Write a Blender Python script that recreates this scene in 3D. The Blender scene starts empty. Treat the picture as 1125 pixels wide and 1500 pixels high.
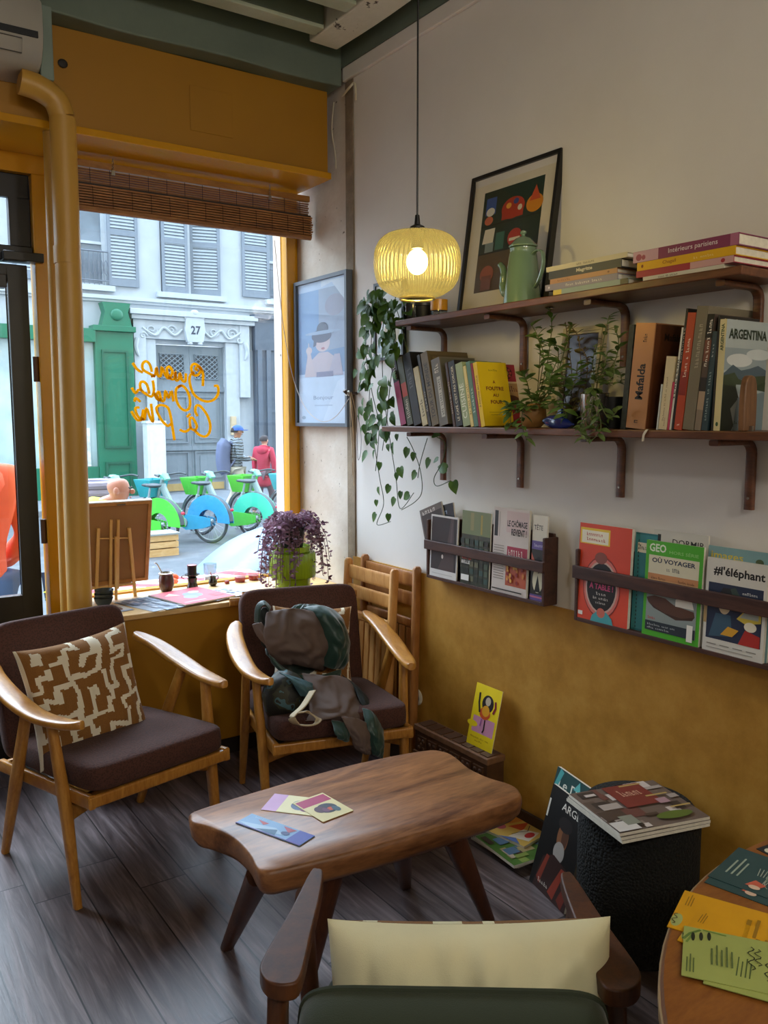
import bpy, bmesh, math, random
from math import sin, cos, pi, radians
from mathutils import Matrix, Vector, Euler, noise
random.seed(7)
C = bpy.context.scene.collection
# ------------------------------------------------------------------ camera geometry (used to lay the room out in metres)
F_PX, YAW, PITCH, ROLL, EYE = 1250.0, radians(34.39), radians(6.414), radians(-.086), 1.45
_f = Vector((sin(YAW)*cos(PITCH), cos(YAW)*cos(PITCH), -sin(PITCH)))
_r0 = Vector((cos(YAW), -sin(YAW), 0)); _u0 = _r0.cross(_f)
_r = _r0*cos(ROLL)+_u0*sin(ROLL); _u = -_r0*sin(ROLL)+_u0*cos(ROLL)
def ray(x, y): return _r*((x-562.5)/F_PX) - _u*((y-750)/F_PX) + _f
def onX(x, y, X): d = ray(x, y); t = X/d.x; return Vector((0, 0, EYE))+d*t
def onY(x, y, Y): d = ray(x, y); t = Y/d.y; return Vector((0, 0, EYE))+d*t
def onZ(x, y, Z): d = ray(x, y); t = (Z-EYE)/d.z; return Vector((0, 0, EYE))+d*t
# ------------------------------------------------------------------ materials
def lin(h):
    h = h.lstrip('#'); o = []
    for i in (0, 2, 4):
        c = int(h[i:i+2], 16)/255; o.append(c/12.92 if c <= .04045 else ((c+.055)/1.055)**2.4)
    return (*o, 1)
_mc = {}
def N(nt, t, **k):
    n = nt.nodes.new('ShaderNode'+t)
    for a, b in k.items():
        if a.startswith('i_'): n.inputs[a[2:].replace('_', ' ')].default_value = b
        else: setattr(n, a, b)
    return n
def newmat(name):
    m = bpy.data.materials.new(name); m.use_nodes = True; nt = m.node_tree
    return m, nt, nt.nodes['Principled BSDF']
def plain(h, rough=.6, metal=0, spec=.5, coat=0, bump=0, bscale=200, var=0, vscale=8, sheen=0):
    key = ('p', h, rough, metal, spec, coat, bump, bscale, var, vscale, sheen)
    if key in _mc: return _mc[key]
    m, nt, b = newmat('m_'+h.strip('#')); c = lin(h)
    b.inputs['Base Color'].default_value = c; b.inputs['Roughness'].default_value = rough
    b.inputs['Metallic'].default_value = metal; b.inputs['Specular IOR Level'].default_value = spec
    b.inputs['Coat Weight'].default_value = coat; b.inputs['Sheen Weight'].default_value = sheen
    tc = N(nt, 'TexCoord')
    v = var or .06
    n = N(nt, 'TexNoise', i_Scale=vscale, i_Detail=4.0); nt.links.new(tc.outputs['Object'], n.inputs['Vector'])
    r = N(nt, 'ValToRGB'); e = r.color_ramp.elements
    e[0].position = .3; e[1].position = .7
    e[0].color = tuple(x*(1-v) for x in c[:3])+(1,); e[1].color = tuple(min(1, x*(1+v)) for x in c[:3])+(1,)
    nt.links.new(n.outputs['Fac'], r.inputs['Fac']); nt.links.new(r.outputs['Color'], b.inputs['Base Color'])
    if bump:
        n2 = N(nt, 'TexNoise', i_Scale=bscale, i_Detail=3.0); nt.links.new(tc.outputs['Object'], n2.inputs['Vector'])
        bp = N(nt, 'Bump', i_Strength=bump, i_Distance=.002); nt.links.new(n2.outputs['Fac'], bp.inputs['Height']); nt.links.new(bp.outputs['Normal'], b.inputs['Normal'])
    _mc[key] = m; return m
def wood(h1, h2, scale=(1, 12, 12), rough=.4, coat=0, dist=3.0, wscale=3.0):
    key = ('w', h1, h2, scale, rough, coat)
    if key in _mc: return _mc[key]
    m, nt, b = newmat('wood_'+h1.strip('#'))
    tc = N(nt, 'TexCoord'); mp = N(nt, 'Mapping'); mp.inputs['Scale'].default_value = scale
    nt.links.new(tc.outputs['Object'], mp.inputs['Vector'])
    n = N(nt, 'TexNoise', i_Scale=wscale, i_Detail=6.0, i_Roughness=.6, i_Distortion=1.2)
    n2 = N(nt, 'TexNoise', i_Scale=wscale*9, i_Detail=3.0)
    for q in (n, n2): nt.links.new(mp.outputs['Vector'], q.inputs['Vector'])
    mx = N(nt, 'Math', operation='MULTIPLY_ADD'); mx.inputs[1].default_value = .35; nt.links.new(n2.outputs['Fac'], mx.inputs[0]); nt.links.new(n.outputs['Fac'], mx.inputs[2])
    r = N(nt, 'ValToRGB'); e = r.color_ramp.elements
    e[0].position = .45; e[0].color = lin(h1); e[1].position = .9; e[1].color = lin(h2)
    nt.links.new(mx.outputs[0], r.inputs['Fac']); nt.links.new(r.outputs['Color'], b.inputs['Base Color'])
    bp = N(nt, 'Bump', i_Strength=.08, i_Distance=.002); nt.links.new(mx.outputs[0], bp.inputs['Height']); nt.links.new(bp.outputs['Normal'], b.inputs['Normal'])
    b.inputs['Roughness'].default_value = rough; b.inputs['Coat Weight'].default_value = coat; b.inputs['Coat Roughness'].default_value = .15
    _mc[key] = m; return m
def woven(h, h2, scale=260, rough=.9):
    key = ('v', h, h2, scale)
    if key in _mc: return _mc[key]
    m, nt, b = newmat('fabric_'+h.strip('#')); tc = N(nt, 'TexCoord')
    v = N(nt, 'TexVoronoi', i_Scale=scale); nt.links.new(tc.outputs['Object'], v.inputs['Vector'])
    r = N(nt, 'ValToRGB'); e = r.color_ramp.elements; e[0].color = lin(h2); e[1].color = lin(h); e[0].position = .0; e[1].position = .6
    nt.links.new(v.outputs['Distance'], r.inputs['Fac']); nt.links.new(r.outputs['Color'], b.inputs['Base Color'])
    bp = N(nt, 'Bump', i_Strength=.5, i_Distance=.002); bp.invert = True
    nt.links.new(v.outputs['Distance'], bp.inputs['Height']); nt.links.new(bp.outputs['Normal'], b.inputs['Normal'])
    b.inputs['Roughness'].default_value = rough; b.inputs['Sheen Weight'].default_value = .03
    _mc[key] = m; return m
def schlick(nt):
    # two sided Schlick reflectance, so that a thin closed pane does not act as a mirror on its far face
    ge = N(nt, 'NewGeometry'); d = N(nt, 'VectorMath', operation='DOT_PRODUCT'); nt.links.new(ge.outputs['Normal'], d.inputs[0]); nt.links.new(ge.outputs['Incoming'], d.inputs[1])
    a = N(nt, 'Math', operation='ABSOLUTE'); nt.links.new(d.outputs['Value'], a.inputs[0]); s = N(nt, 'Math', operation='SUBTRACT'); s.inputs[0].default_value = 1; nt.links.new(a.outputs[0], s.inputs[1])
    p = N(nt, 'Math', operation='POWER'); p.inputs[1].default_value = 5; nt.links.new(s.outputs[0], p.inputs[0]); m = N(nt, 'Math', operation='MULTIPLY_ADD'); m.inputs[1].default_value = .96; m.inputs[2].default_value = .04; nt.links.new(p.outputs[0], m.inputs[0])
    return m
def thin_glass(name, col=(1, 1, 1, 1), rough=.02, refl=.9):
    m = bpy.data.materials.new(name); m.use_nodes = True; nt = m.node_tree; nt.nodes.clear()
    o = N(nt, 'OutputMaterial'); mix = N(nt, 'MixShader'); t = N(nt, 'BsdfTransparent'); g = N(nt, 'BsdfGlossy'); fr = schlick(nt)
    mu = N(nt, 'Math', operation='MULTIPLY'); mu.inputs[1].default_value = refl
    t.inputs[0].default_value = col; g.inputs['Roughness'].default_value = rough
    nt.links.new(fr.outputs[0], mu.inputs[0]); nt.links.new(mu.outputs[0], mix.inputs[0]); nt.links.new(t.outputs[0], mix.inputs[1]); nt.links.new(g.outputs[0], mix.inputs[2]); nt.links.new(mix.outputs[0], o.inputs[0])
    return m
def emit(name, h, s):
    m, nt, b = newmat(name); b.inputs['Base Color'].default_value = lin(h); b.inputs['Emission Color'].default_value = lin(h); b.inputs['Emission Strength'].default_value = s
    return m
# ------------------------------------------------------------------ mesh builder
I4 = Matrix.Identity(4)
def T(x=0, y=0, z=0): return Matrix.Translation((x, y, z))
def R(a, ax): return Matrix.Rotation(a, 4, ax)
_tc = {}
def text2d(s):
    if s in _tc: return _tc[s]
    cu = bpy.data.curves.new('t', 'FONT'); cu.body = s.lstrip('*'); cu.size = 1; cu.resolution_u = 2; cu.offset = .028 if s[0] == '*' else .008
    ob = bpy.data.objects.new('t', cu); C.objects.link(ob)
    dg = bpy.context.evaluated_depsgraph_get(); me = bpy.data.meshes.new_from_object(ob.evaluated_get(dg))
    vs = [(v.co.x, v.co.y) for v in me.vertices]; fs = [tuple(p.vertices) for p in me.polygons]
    bpy.data.objects.remove(ob); bpy.data.curves.remove(cu); bpy.data.meshes.remove(me)
    if vs:
        x0 = min(v[0] for v in vs); x1 = max(v[0] for v in vs); y0 = min(v[1] for v in vs); y1 = max(v[1] for v in vs)
        vs = [((x-x0)/max(x1-x0, 1e-6), (y-y0)/max(y1-y0, 1e-6)) for x, y in vs]
        asp = (x1-x0)/max(y1-y0, 1e-6)
    else: asp = 1
    _tc[s] = (vs, fs, asp); return _tc[s]
class MB:
    def __init__(s): s.v = []; s.f = []; s.fm = []; s.mats = []
    def mi(s, m):
        if m is None: return 0
        if m not in s.mats: s.mats.append(m)
        return s.mats.index(m)
    def add(s, vs, fs, mat=None, M=I4):
        k = len(s.v); i = s.mi(mat); s.v += [tuple(M @ Vector(v)) for v in vs]
        for f in fs: s.f.append(tuple(k+a for a in f)); s.fm.append(i)
        return s
    def box(s, x0, y0, z0, x1, y1, z1, mat=None, M=I4):
        return s.add([(x0,y0,z0),(x1,y0,z0),(x1,y1,z0),(x0,y1,z0),(x0,y0,z1),(x1,y0,z1),(x1,y1,z1),(x0,y1,z1)],
                     [(0,3,2,1),(4,5,6,7),(0,1,5,4),(1,2,6,5),(2,3,7,6),(3,0,4,7)], mat, M)
    def rings(s, rings, mat=None, M=I4, cap=(True, True), close=False):
        n = len(rings[0]); vs = [p for r in rings for p in r]; fs = []; m = len(rings)
        for i in range(m if close else m-1):
            a, b = i*n, ((i+1) % m)*n
            for j in range(n): fs.append((a+j, a+(j+1) % n, b+(j+1) % n, b+j))
        if not close:
            if cap[0]: fs.append(tuple(range(n-1, -1, -1)))
            if cap[1]: fs.append(tuple((m-1)*n+j for j in range(n)))
        return s.add(vs, fs, mat, M)
    def tube(s, pts, r, n=8, mat=None, M=I4, close=False):
        pts = [Vector(p) for p in pts]; m = len(pts)
        rs = r if isinstance(r, (list, tuple)) else [r]*m
        up = None; out = []
        for i in range(m):
            a = pts[(i-1) % m] if (close or i > 0) else pts[i]; b = pts[(i+1) % m] if (close or i < m-1) else pts[i]
            t = (b-a).normalized() if (b-a).length > 1e-9 else Vector((0, 0, 1))
            if up is None: up = Vector((0, 0, 1)) if abs(t.z) < .9 else Vector((1, 0, 0))
            x = t.cross(up); x = x.normalized() if x.length > 1e-6 else t.orthogonal().normalized()
            up = x.cross(t).normalized()
            out.append([pts[i]+(x*cos(2*pi*k/n)+up*sin(2*pi*k/n))*rs[i] for k in range(n)])
        return s.rings(out, mat, M, close=close)
    def sweep(s, pts, wh, mat=None, M=I4, side=(1, 0, 0), n=12, p=.45):
        # superelliptic bar through pts; wh = (half width along side, half height)
        pts = [Vector(q) for q in pts]; sd = Vector(side); out = []
        for i, q in enumerate(pts):
            t = (pts[min(i+1, len(pts)-1)]-pts[max(i-1, 0)]).normalized()
            x = (sd-t*sd.dot(t)).normalized(); u = x.cross(t)
            w, h = wh[i] if isinstance(wh, list) else wh
            ring = []
            for k in range(n):
                a = 2*pi*(k+.5)/n; ca, sa = cos(a), sin(a)
                ring.append(q+x*(w*math.copysign(abs(ca)**p, ca))+u*(h*math.copysign(abs(sa)**p, sa)))
            out.append(ring)
        return s.rings(out, mat, M)
    def lathe(s, prof, n=24, mat=None, M=I4, rib=None):
        out = []
        for r, z in prof:
            out.append([((r+(rib(r, 2*pi*k/n) if rib else 0))*cos(2*pi*k/n), (r+(rib(r, 2*pi*k/n) if rib else 0))*sin(2*pi*k/n), z) for k in range(n)])
        return s.rings(out, mat, M, cap=(prof[0][0] > 1e-4, prof[-1][0] > 1e-4))
    def prism(s, poly, d0, d1, mat=None, M=I4):
        n = len(poly)
        return s.add([(x, y, d0) for x, y in poly]+[(x, y, d1) for x, y in poly],
                     [tuple(range(n-1, -1, -1)), tuple(range(n, 2*n))]+[(i, (i+1) % n, n+(i+1) % n, n+i) for i in range(n)], mat, M)
    def grid(s, fn, nu, nv, mat=None, M=I4, matfn=None, wrap=False):
        vs = [fn(i/nu, j/nv) for j in range(nv+1) for i in range(nu+1)]; k = len(s.v)
        s.v += [tuple(M @ Vector(v)) for v in vs]
        for j in range(nv):
            for i in range(nu):
                a = k+j*(nu+1)+i
                s.f.append((a, a+1, a+nu+2, a+nu+1)); s.fm.append(s.mi(matfn(i, j) if matfn else mat))
        return s
    def ball(s, c, r, mat=None, n=12, M=I4):
        rx, ry, rz = r if isinstance(r, (list, tuple)) else (r, r, r); m = n//2
        out = [[(c[0]+rx*sin(pi*i/m)*cos(2*pi*k/n), c[1]+ry*sin(pi*i/m)*sin(2*pi*k/n), c[2]-rz*cos(pi*i/m)) for k in range(n)] for i in range(1, m)]
        vs = [p for q in out for p in q]+[(c[0], c[1], c[2]-rz), (c[0], c[1], c[2]+rz)]; fs = []
        for i in range(m-2):
            for k in range(n): fs.append((i*n+k, i*n+(k+1) % n, (i+1)*n+(k+1) % n, (i+1)*n+k))
        b = len(vs)-2
        for k in range(n): fs.append((b, (k+1) % n, k)); fs.append((b+1, (m-2)*n+k, (m-2)*n+(k+1) % n))
        return s.add(vs, fs, mat, M)
    def build(s, name, mats=None, parent=None, smooth=True, bevel=0, seg=2, subsurf=0, solid=0, loc=None, angle=40):
        me = bpy.data.meshes.new(name); me.from_pydata(s.v, [], s.f)
        ms = s.mats or ([mats] if not isinstance(mats, (list, tuple)) else list(mats))
        for m in ms: me.materials.append(m)
        if s.mats: me.polygons.foreach_set('material_index', s.fm)
        bm = bmesh.new(); bm.from_mesh(me); bmesh.ops.remove_doubles(bm, verts=bm.verts, dist=1e-6); bmesh.ops.recalc_face_normals(bm, faces=bm.faces) if not getattr(s, 'keepn', False) else None
        if smooth:
            for f in bm.faces: f.smooth = True
            for e in bm.edges:
                if len(e.link_faces) == 2 and e.calc_face_angle(0) > radians(angle): e.smooth = False
        bm.to_mesh(me); bm.free()
        o = bpy.data.objects.new(name, me); C.objects.link(o)
        if parent: o.parent = parent
        if loc: o.location = loc
        if solid: md = o.modifiers.new('s', 'SOLIDIFY'); md.thickness = solid
        if bevel: md = o.modifiers.new('b', 'BEVEL'); md.width = bevel; md.segments = seg; md.limit_method = 'ANGLE'; md.angle_limit = radians(35); md.harden_normals = False
        if subsurf: md = o.modifiers.new('u', 'SUBSURF'); md.levels = md.render_levels = subsurf
        return o
    # flat artwork on a cover: origin o, axes u and v (metres), normal n
    def art(s, o, u, v, shapes, off=.0004, step=.00012):
        o, u, v = Vector(o), Vector(u), Vector(v); n = u.cross(v).normalized(); U, V = u.length, v.length
        for i, sh in enumerate(shapes):
            k, col = sh[0], sh[1]; m = col if not isinstance(col, str) else plain(col, .45)
            b = o+n*(off+step*i)
            if k == 'r': pts = [(sh[2], sh[3]), (sh[4], sh[3]), (sh[4], sh[5]), (sh[2], sh[5])]
            elif k == 'e': pts = [(sh[2]+sh[4]*cos(2*pi*j/24), sh[3]+sh[5]*sin(2*pi*j/24)) for j in range(24)]
            elif k == 'p': pts = sh[2]
            elif k == 't':  # text, x0, y0, width, height ; fitted
                x0, y0, w, h = sh[3:7]
                if sh[2][0] == '~':  # lettering too small to read in the photograph: a row of strokes
                    q = sh[2][1:]; c = w/len(q)
                    for j, ch in enumerate(q):
                        if ch == ' ': continue
                        hh = h*(.62 if ch in 'aceimnorsuvwxz' else .95); e_ = (ord(ch) % 3)*.08
                        for (xa, ya, xb, yb) in (((.12, 0, .3, 1), (.3, .75, .8, 1), (.62+e_, 0, .8, .74)), ((.12, 0, .8, .22), (.12, .23, .32, 1), (.33, .42, .7, .6)), ((.35, 0, .58, 1), (.12, .8, .34, 1), (.59, 0, .82, .2)))[ord(ch) % 3]:
                            s.add([b+u*(x0+c*(j+p_))+v*(y0+hh*r_) for p_, r_ in ((xa, ya), (xb, ya), (xb, yb), (xa, yb))], [(0, 1, 2, 3)], m)
                    continue
                vs, fs, asp = text2d(sh[2])
                s.add([b+u*(x0+w*a)+v*(y0+h*c) for a, c in vs], fs, m); continue
            elif k == 'l':  # stroke through points, width in metres
                P = [b+u*a+v*c for a, c in sh[2]]; w = sh[3]/2; L = []
                for j in range(len(P)):
                    t = (P[min(j+1, len(P)-1)]-P[max(j-1, 0)]); t = t.normalized() if t.length > 1e-9 else u.normalized()
                    q = n.cross(t); L.append((P[j]+q*w, P[j]-q*w))
                s.add([a for q in L for a in q], [(2*j, 2*j+1, 2*j+3, 2*j+2) for j in range(len(L)-1)], m); continue
            s.add([b+u*a+v*c for a, c in pts], [tuple(range(len(pts)))], m)
        return s
def spline(pts, n=8, closed=False):
    P = [Vector(p) for p in pts]; out = []; m = len(P)
    for i in range(m if closed else m-1):
        if closed: a, b, c, d = P[(i-1) % m], P[i], P[(i+1) % m], P[(i+2) % m]
        else: a, b, c, d = P[max(i-1, 0)], P[i], P[i+1], P[min(i+2, m-1)]
        for k in range(n):
            t = k/n; out.append(.5*((2*b)+(c-a)*t+(2*a-5*b+4*c-d)*t*t+(3*b-a-3*c+d)*t**3))
    if not closed: out.append(P[-1])
    return out
def tag(o, label=None, cat=None, group=None, kind=None):
    if label: o['label'] = label
    if cat: o['category'] = cat
    if group: o['group'] = group
    if kind: o['kind'] = kind
    return o
def thing(name, label, cat, loc=(0, 0, 0), rz=0, group=None, rot=None):
    o = bpy.data.objects.new(name, None); C.objects.link(o); o.empty_display_size = .1
    o.location = loc; o.rotation_euler = rot if rot else (0, 0, rz); return tag(o, label, cat, group)
def struct(name, mb, m, bevel=0, smooth=False, parent=None):
    o = mb.build(name, m, parent, smooth=smooth, bevel=bevel)
    if not parent: o['kind'] = 'structure'
    return o
def copy_tree(o, parent=None):
    c = o.copy(); C.objects.link(c)
    if parent: c.parent = parent
    for ch in list(o.children): copy_tree(ch, c)
    return c
# ------------------------------------------------------------------ camera, view
cd = bpy.data.cameras.new('camera'); cam = bpy.data.objects.new('camera', cd); C.objects.link(cam)
cd.sensor_fit = 'VERTICAL'; cd.sensor_height = 36; cd.lens = 36*F_PX/1500; cd.clip_start = .02
cam.matrix_world = Matrix(((_r.x, _u.x, -_f.x, 0), (_r.y, _u.y, -_f.y, 0), (_r.z, _u.z, -_f.z, EYE), (0, 0, 0, 1)))
sc = bpy.context.scene; sc.camera = cam
sc.view_settings.view_transform = 'Standard'; sc.view_settings.look = 'None'; sc.view_settings.gamma = 1; sc.view_settings.exposure = 1.12
sc.view_settings.use_curve_mapping = False
sc.render.engine = 'CYCLES'; sc.cycles.use_denoising = True; sc.cycles.max_bounces = 10; sc.cycles.transparent_max_bounces = 24
sc.cycles.caustics_reflective = False; sc.cycles.caustics_refractive = False
# ------------------------------------------------------------------ colours / shared materials
XW = 2.03
def nodes_wall(name, h1, h2, scale, rough, h3=None, bump=.1):
    m, nt, b = newmat(name); tc = N(nt, 'TexCoord')
    n = N(nt, 'TexNoise', i_Scale=scale, i_Detail=8.0, i_Roughness=.65); nt.links.new(tc.outputs['Object'], n.inputs['Vector'])
    r = N(nt, 'ValToRGB'); e = r.color_ramp.elements; e[0].position = .32; e[1].position = .68; e[0].color = lin(h1); e[1].color = lin(h2)
    if h3: q = e.new(.5); q.color = lin(h3)
    nt.links.new(n.outputs['Fac'], r.inputs['Fac']); nt.links.new(r.outputs['Color'], b.inputs['Base Color']); b.inputs['Roughness'].default_value = rough
    n2 = N(nt, 'TexNoise', i_Scale=scale*10, i_Detail=5.0); nt.links.new(tc.outputs['Object'], n2.inputs['Vector'])
    bp = N(nt, 'Bump', i_Strength=bump, i_Distance=.004); nt.links.new(n2.outputs['Fac'], bp.inputs['Height']); nt.links.new(bp.outputs['Normal'], b.inputs['Normal'])
    return m
M_white = nodes_wall('wall_white', '#dcd6cf', '#e4dfd9', 1.5, .75, bump=.04)
M_ochre = nodes_wall('wall_ochre', '#a0701c', '#bd8c38', 9, .6, '#b07e29', bump=.08)
M_stone = nodes_wall('stone', '#c3b5a4', '#d8cfc2', 5, .85, '#cdc1b2', bump=.35)
M_yellow = plain('#c98d12', .22, var=.04, vscale=3)
M_yellow_d = plain('#a5720c', .5, var=.05, vscale=3)
M_pipe = plain('#c39440', .4, var=.05, vscale=2)
M_green = nodes_wall('green_paint', '#626e62', '#6f7b6d', 4, .55, bump=.1)
M_greenl = nodes_wall('pale_green_paint', '#a5ad93', '#b9bfa6', 6, .6, bump=.3)
M_black = plain('#171412', .4, var=.3, vscale=6)
M_dark = plain('#2a241f', .6)
W_shelf = wood('#4a2a19', '#7d4c2f', (10, 1, 10), .42)
W_rack = wood('#38201a', '#59382c', (10, 1, 10), .5)
W_chair = wood('#9a5f1e', '#c88f40', (8, 2, 2), .35, .2)
W_fold = wood('#b87a3c', '#dda763', (4, 4, 1), .45)
W_pale = wood('#cfa264', '#e3c08a', (2, 10, 6), .45)
W_easel = wood('#cf9a52', '#e8c07c', (6, 6, 1), .5)
W_table = wood('#55301a', '#ab7448', (1.0, 5, 5), .42, .04, wscale=2.6)
W_tleg = wood('#3a1d10', '#5e3520', (8, 8, 1), .4)
W_round = wood('#7a451a', '#9a6028', (3, 9, 3), .38)
W_arm = wood('#3a1d0e', '#633819', (6, 6, 2), .5)
M_white_p = plain('#efeae0', .6); M_paper = plain('#e4ddcc', .8, var=.08, vscale=90)
M_steel = plain('#a8a49c', .3, metal=1)
# floor : wood look porcelain planks laid along the room
def floor_mat():
    m, nt, b = newmat('plank_tiles'); L = nt.links.new; tc = N(nt, 'TexCoord'); sp = N(nt, 'SeparateXYZ'); L(tc.outputs['Object'], sp.inputs[0])
    def mth(op, a, c=None, d=None):
        q = N(nt, 'Math', operation=op)
        for i, z in enumerate((a, c, d)):
            if z is None: continue
            if isinstance(z, (int, float)): q.inputs[i].default_value = z
            else: L(z, q.inputs[i])
        return q.outputs[0]
    PW, PL = .1455, .92
    xs = mth('DIVIDE', mth('SUBTRACT', sp.outputs[0], .494), PW); row = mth('FLOOR', xs)
    wn = N(nt, 'TexWhiteNoise', noise_dimensions='1D'); L(row, wn.inputs['W'])
    ys = mth('ADD', mth('DIVIDE', sp.outputs[1], PL), mth('ADD', mth('MULTIPLY', wn.outputs['Value'], .34), .0)); col = mth('FLOOR', ys)
    fx = mth('FRACT', xs); fy = mth('FRACT', ys)
    gx = mth('MULTIPLY', mth('MINIMUM', fx, mth('SUBTRACT', 1, fx)), PW); gy = mth('MULTIPLY', mth('MINIMUM', fy, mth('SUBTRACT', 1, fy)), PL)
    g = mth('LESS_THAN', mth('MINIMUM', gx, gy), .0022)
    cb = N(nt, 'CombineXYZ'); L(row, cb.inputs[0]); L(col, cb.inputs[1]); w2 = N(nt, 'TexWhiteNoise', noise_dimensions='2D'); L(cb.outputs[0], w2.inputs['Vector'])
    mp = N(nt, 'Mapping'); mp.inputs['Scale'].default_value = (16, 1.1, 1); L(tc.outputs['Object'], mp.inputs['Vector'])
    of = N(nt, 'VectorMath', operation='ADD'); L(mp.outputs[0], of.inputs[0]); cb2 = N(nt, 'CombineXYZ'); L(mth('MULTIPLY', w2.outputs['Value'], 30), cb2.inputs[2]); L(cb2.outputs[0], of.inputs[1])
    n = N(nt, 'TexNoise', i_Scale=2.2, i_Detail=8.0, i_Roughness=.62, i_Distortion=.9); L(of.outputs[0], n.inputs['Vector'])
    r = N(nt, 'ValToRGB'); e = r.color_ramp.elements; e[0].position = .3; e[1].position = .75; e[0].color = lin('#33292a'); e[1].color = lin('#86797a'); q = e.new(.52); q.color = lin('#5c5051'); L(n.outputs['Fac'], r.inputs['Fac'])
    hv = N(nt, 'HueSaturation'); L(r.outputs['Color'], hv.inputs['Color']); L(mth('MULTIPLY_ADD', w2.outputs['Value'], .45, .8), hv.inputs['Value'])
    mx = N(nt, 'MixRGB'); mx.inputs[2].default_value = lin('#1c1918'); L(g, mx.inputs[0]); L(hv.outputs[0], mx.inputs[1]); L(mx.outputs[0], b.inputs['Base Color'])
    bp = N(nt, 'Bump', i_Strength=.25, i_Distance=.003); L(mth('SUBTRACT', n.outputs['Fac'], mth('MULTIPLY', g, 1.5)), bp.inputs['Height']); L(bp.outputs[0], b.inputs['Normal'])
    L(mth('MULTIPLY_ADD', n.outputs['Fac'], .25, .28), b.inputs['Roughness']); b.inputs['Specular IOR Level'].default_value = .5
    return m
M_floor = floor_mat()
# ------------------------------------------------------------------ room shell
XL, YB, ZC = -2.2, -2.6, 3.1
struct('floor', MB().box(XL, YB, -.1, XW+.2, 3.72, 0), M_floor)
b = MB().box(XW, YB, .83, XW+.15, 3.25, ZC+.1, M_white).box(XW, YB, 0, XW+.15, 3.25, .83, M_white)
struct('wall_right', b, M_white)
struct('trim_1', MB().box(XW-.008, YB, 0, XW-.0005, 3.2, .826), M_ochre)                      # ochre lower panelling
struct('baseboard_right', MB().box(XW-.02, YB, 0, XW-.0085, 3.2, .075), plain('#3c2a1e', .5))
struct('wall_left', MB().box(XL-.15, YB, 0, XL, 3.7, ZC+.1), M_white)
struct('wall_back', MB().box(XL, YB-.15, 0, XW, YB, ZC+.1), M_white)
struct('ceiling', MB().box(XL, YB, ZC, XW+.1, 3.75, ZC+.1), M_green)
# white cornice at the head of the white wall, dark green board above it
struct('trim_2', MB().box(XW-.018, YB, 2.865, XW-.0005, 3.25, 2.92), M_white, bevel=.003)
struct('trim_3', MB().box(XW-.022, YB, 2.921, XW-.0005, 3.25, ZC-.001), M_green)
# main beam over the window wall, joists and the flaking trimmer
def beamy(name, x0, y0, z0, x1, y1, z1, mat, rag=.006, seg=40, ax=0):
    mb = MB(); rr = []
    for i in range(seg+1):
        t = i/seg
        q = lambda k: (noise.noise(Vector((t*9, k*7.3, x0+y0)))*rag)
        if ax == 0:
            x = x0+(x1-x0)*t; rr.append([(x, y0+q(1), z0+q(2)), (x, y1+q(3), z0+q(4)), (x, y1, z1), (x, y0, z1)])
        else:
            y = y0+(y1-y0)*t; rr.append([(x0+q(1), y, z0+q(2)), (x1+q(3), y, z0+q(4)), (x1, y, z1), (x0, y, z1)])
    return struct(name, mb.rings(rr), mat, bevel=.006)
beamy('trim_4', XL, 3.245, 2.845, XW-.023, 3.7, ZC-.001, M_green, .01, 60)
def flaky():
    m = nodes_wall('flaking_paint', '#c9c8b4', '#d6d4c2', 5, .7, bump=.4); nt = m.node_tree; b = nt.nodes['Principled BSDF']
    old = b.inputs['Base Color'].links[0].from_socket; tc = N(nt, 'TexCoord'); n = N(nt, 'TexNoise', i_Scale=11.0, i_Detail=6.0, i_Roughness=.7); nt.links.new(tc.outputs['Object'], n.inputs['Vector'])
    r = N(nt, 'ValToRGB'); r.color_ramp.interpolation = 'CONSTANT'; r.color_ramp.elements[1].position = .63; nt.links.new(n.outputs['Fac'], r.inputs['Fac'])
    mx = N(nt, 'MixRGB'); mx.inputs[2].default_value = lin('#4a4438'); nt.links.new(r.outputs['Color'], mx.inputs[0]); nt.links.new(old, mx.inputs[1]); nt.links.new(mx.outputs[0], b.inputs['Base Color'])
    return m
M_flaky = flaky()
beamy('trim_5', 1.80, YB+.01, 2.95, 1.935, 3.165, ZC-.001, M_flaky, .012, 60, 1)
k = 6
y = 3.03
while y > YB+.2:
    mb = MB().box(XL+.001, y, 2.965, 1.795, y+.075, ZC-.001, M_green).box(XL+.001, y, 2.95, 1.795, y+.075, 2.9649, M_greenl)
    struct('trim_%d' % k, mb, M_greenl, bevel=.003); k += 1; y -= .235
# window wall : ochre box above the shop window (fascia + soffit), stone pier, timber post
YF, YG = 3.33, 3.68
b = MB().box(XL, YF, 2.5, XW-.045, 3.70, 2.843, M_yellow_d).box(XL, 3.30, 2.472, XW-.045, 3.70, 2.499, M_yellow)
struct('wall_window', b, M_yellow, bevel=.002)
def pitted(m):
    nt = m.node_tree; b = nt.nodes['Principled BSDF']; old = b.inputs['Base Color'].links[0].from_socket; tc = N(nt, 'TexCoord')
    n = N(nt, 'TexNoise', i_Scale=38.0, i_Detail=2.0); nt.links.new(tc.outputs['Object'], n.inputs['Vector']); r = N(nt, 'ValToRGB'); r.color_ramp.elements[0].position = .70; r.color_ramp.elements[1].position = .74; nt.links.new(n.outputs['Fac'], r.inputs['Fac'])
    mx = N(nt, 'MixRGB'); mx.inputs[2].default_value = lin('#6a5c4e'); nt.links.new(r.outputs['Color'], mx.inputs[0]); nt.links.new(old, mx.inputs[1]); nt.links.new(mx.outputs[0], b.inputs['Base Color'])
pitted(M_stone)
struct('wall_stone', MB().box(XW, 3.2505, 0, XW+.25, 3.95, ZC+.1), M_stone)
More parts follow.
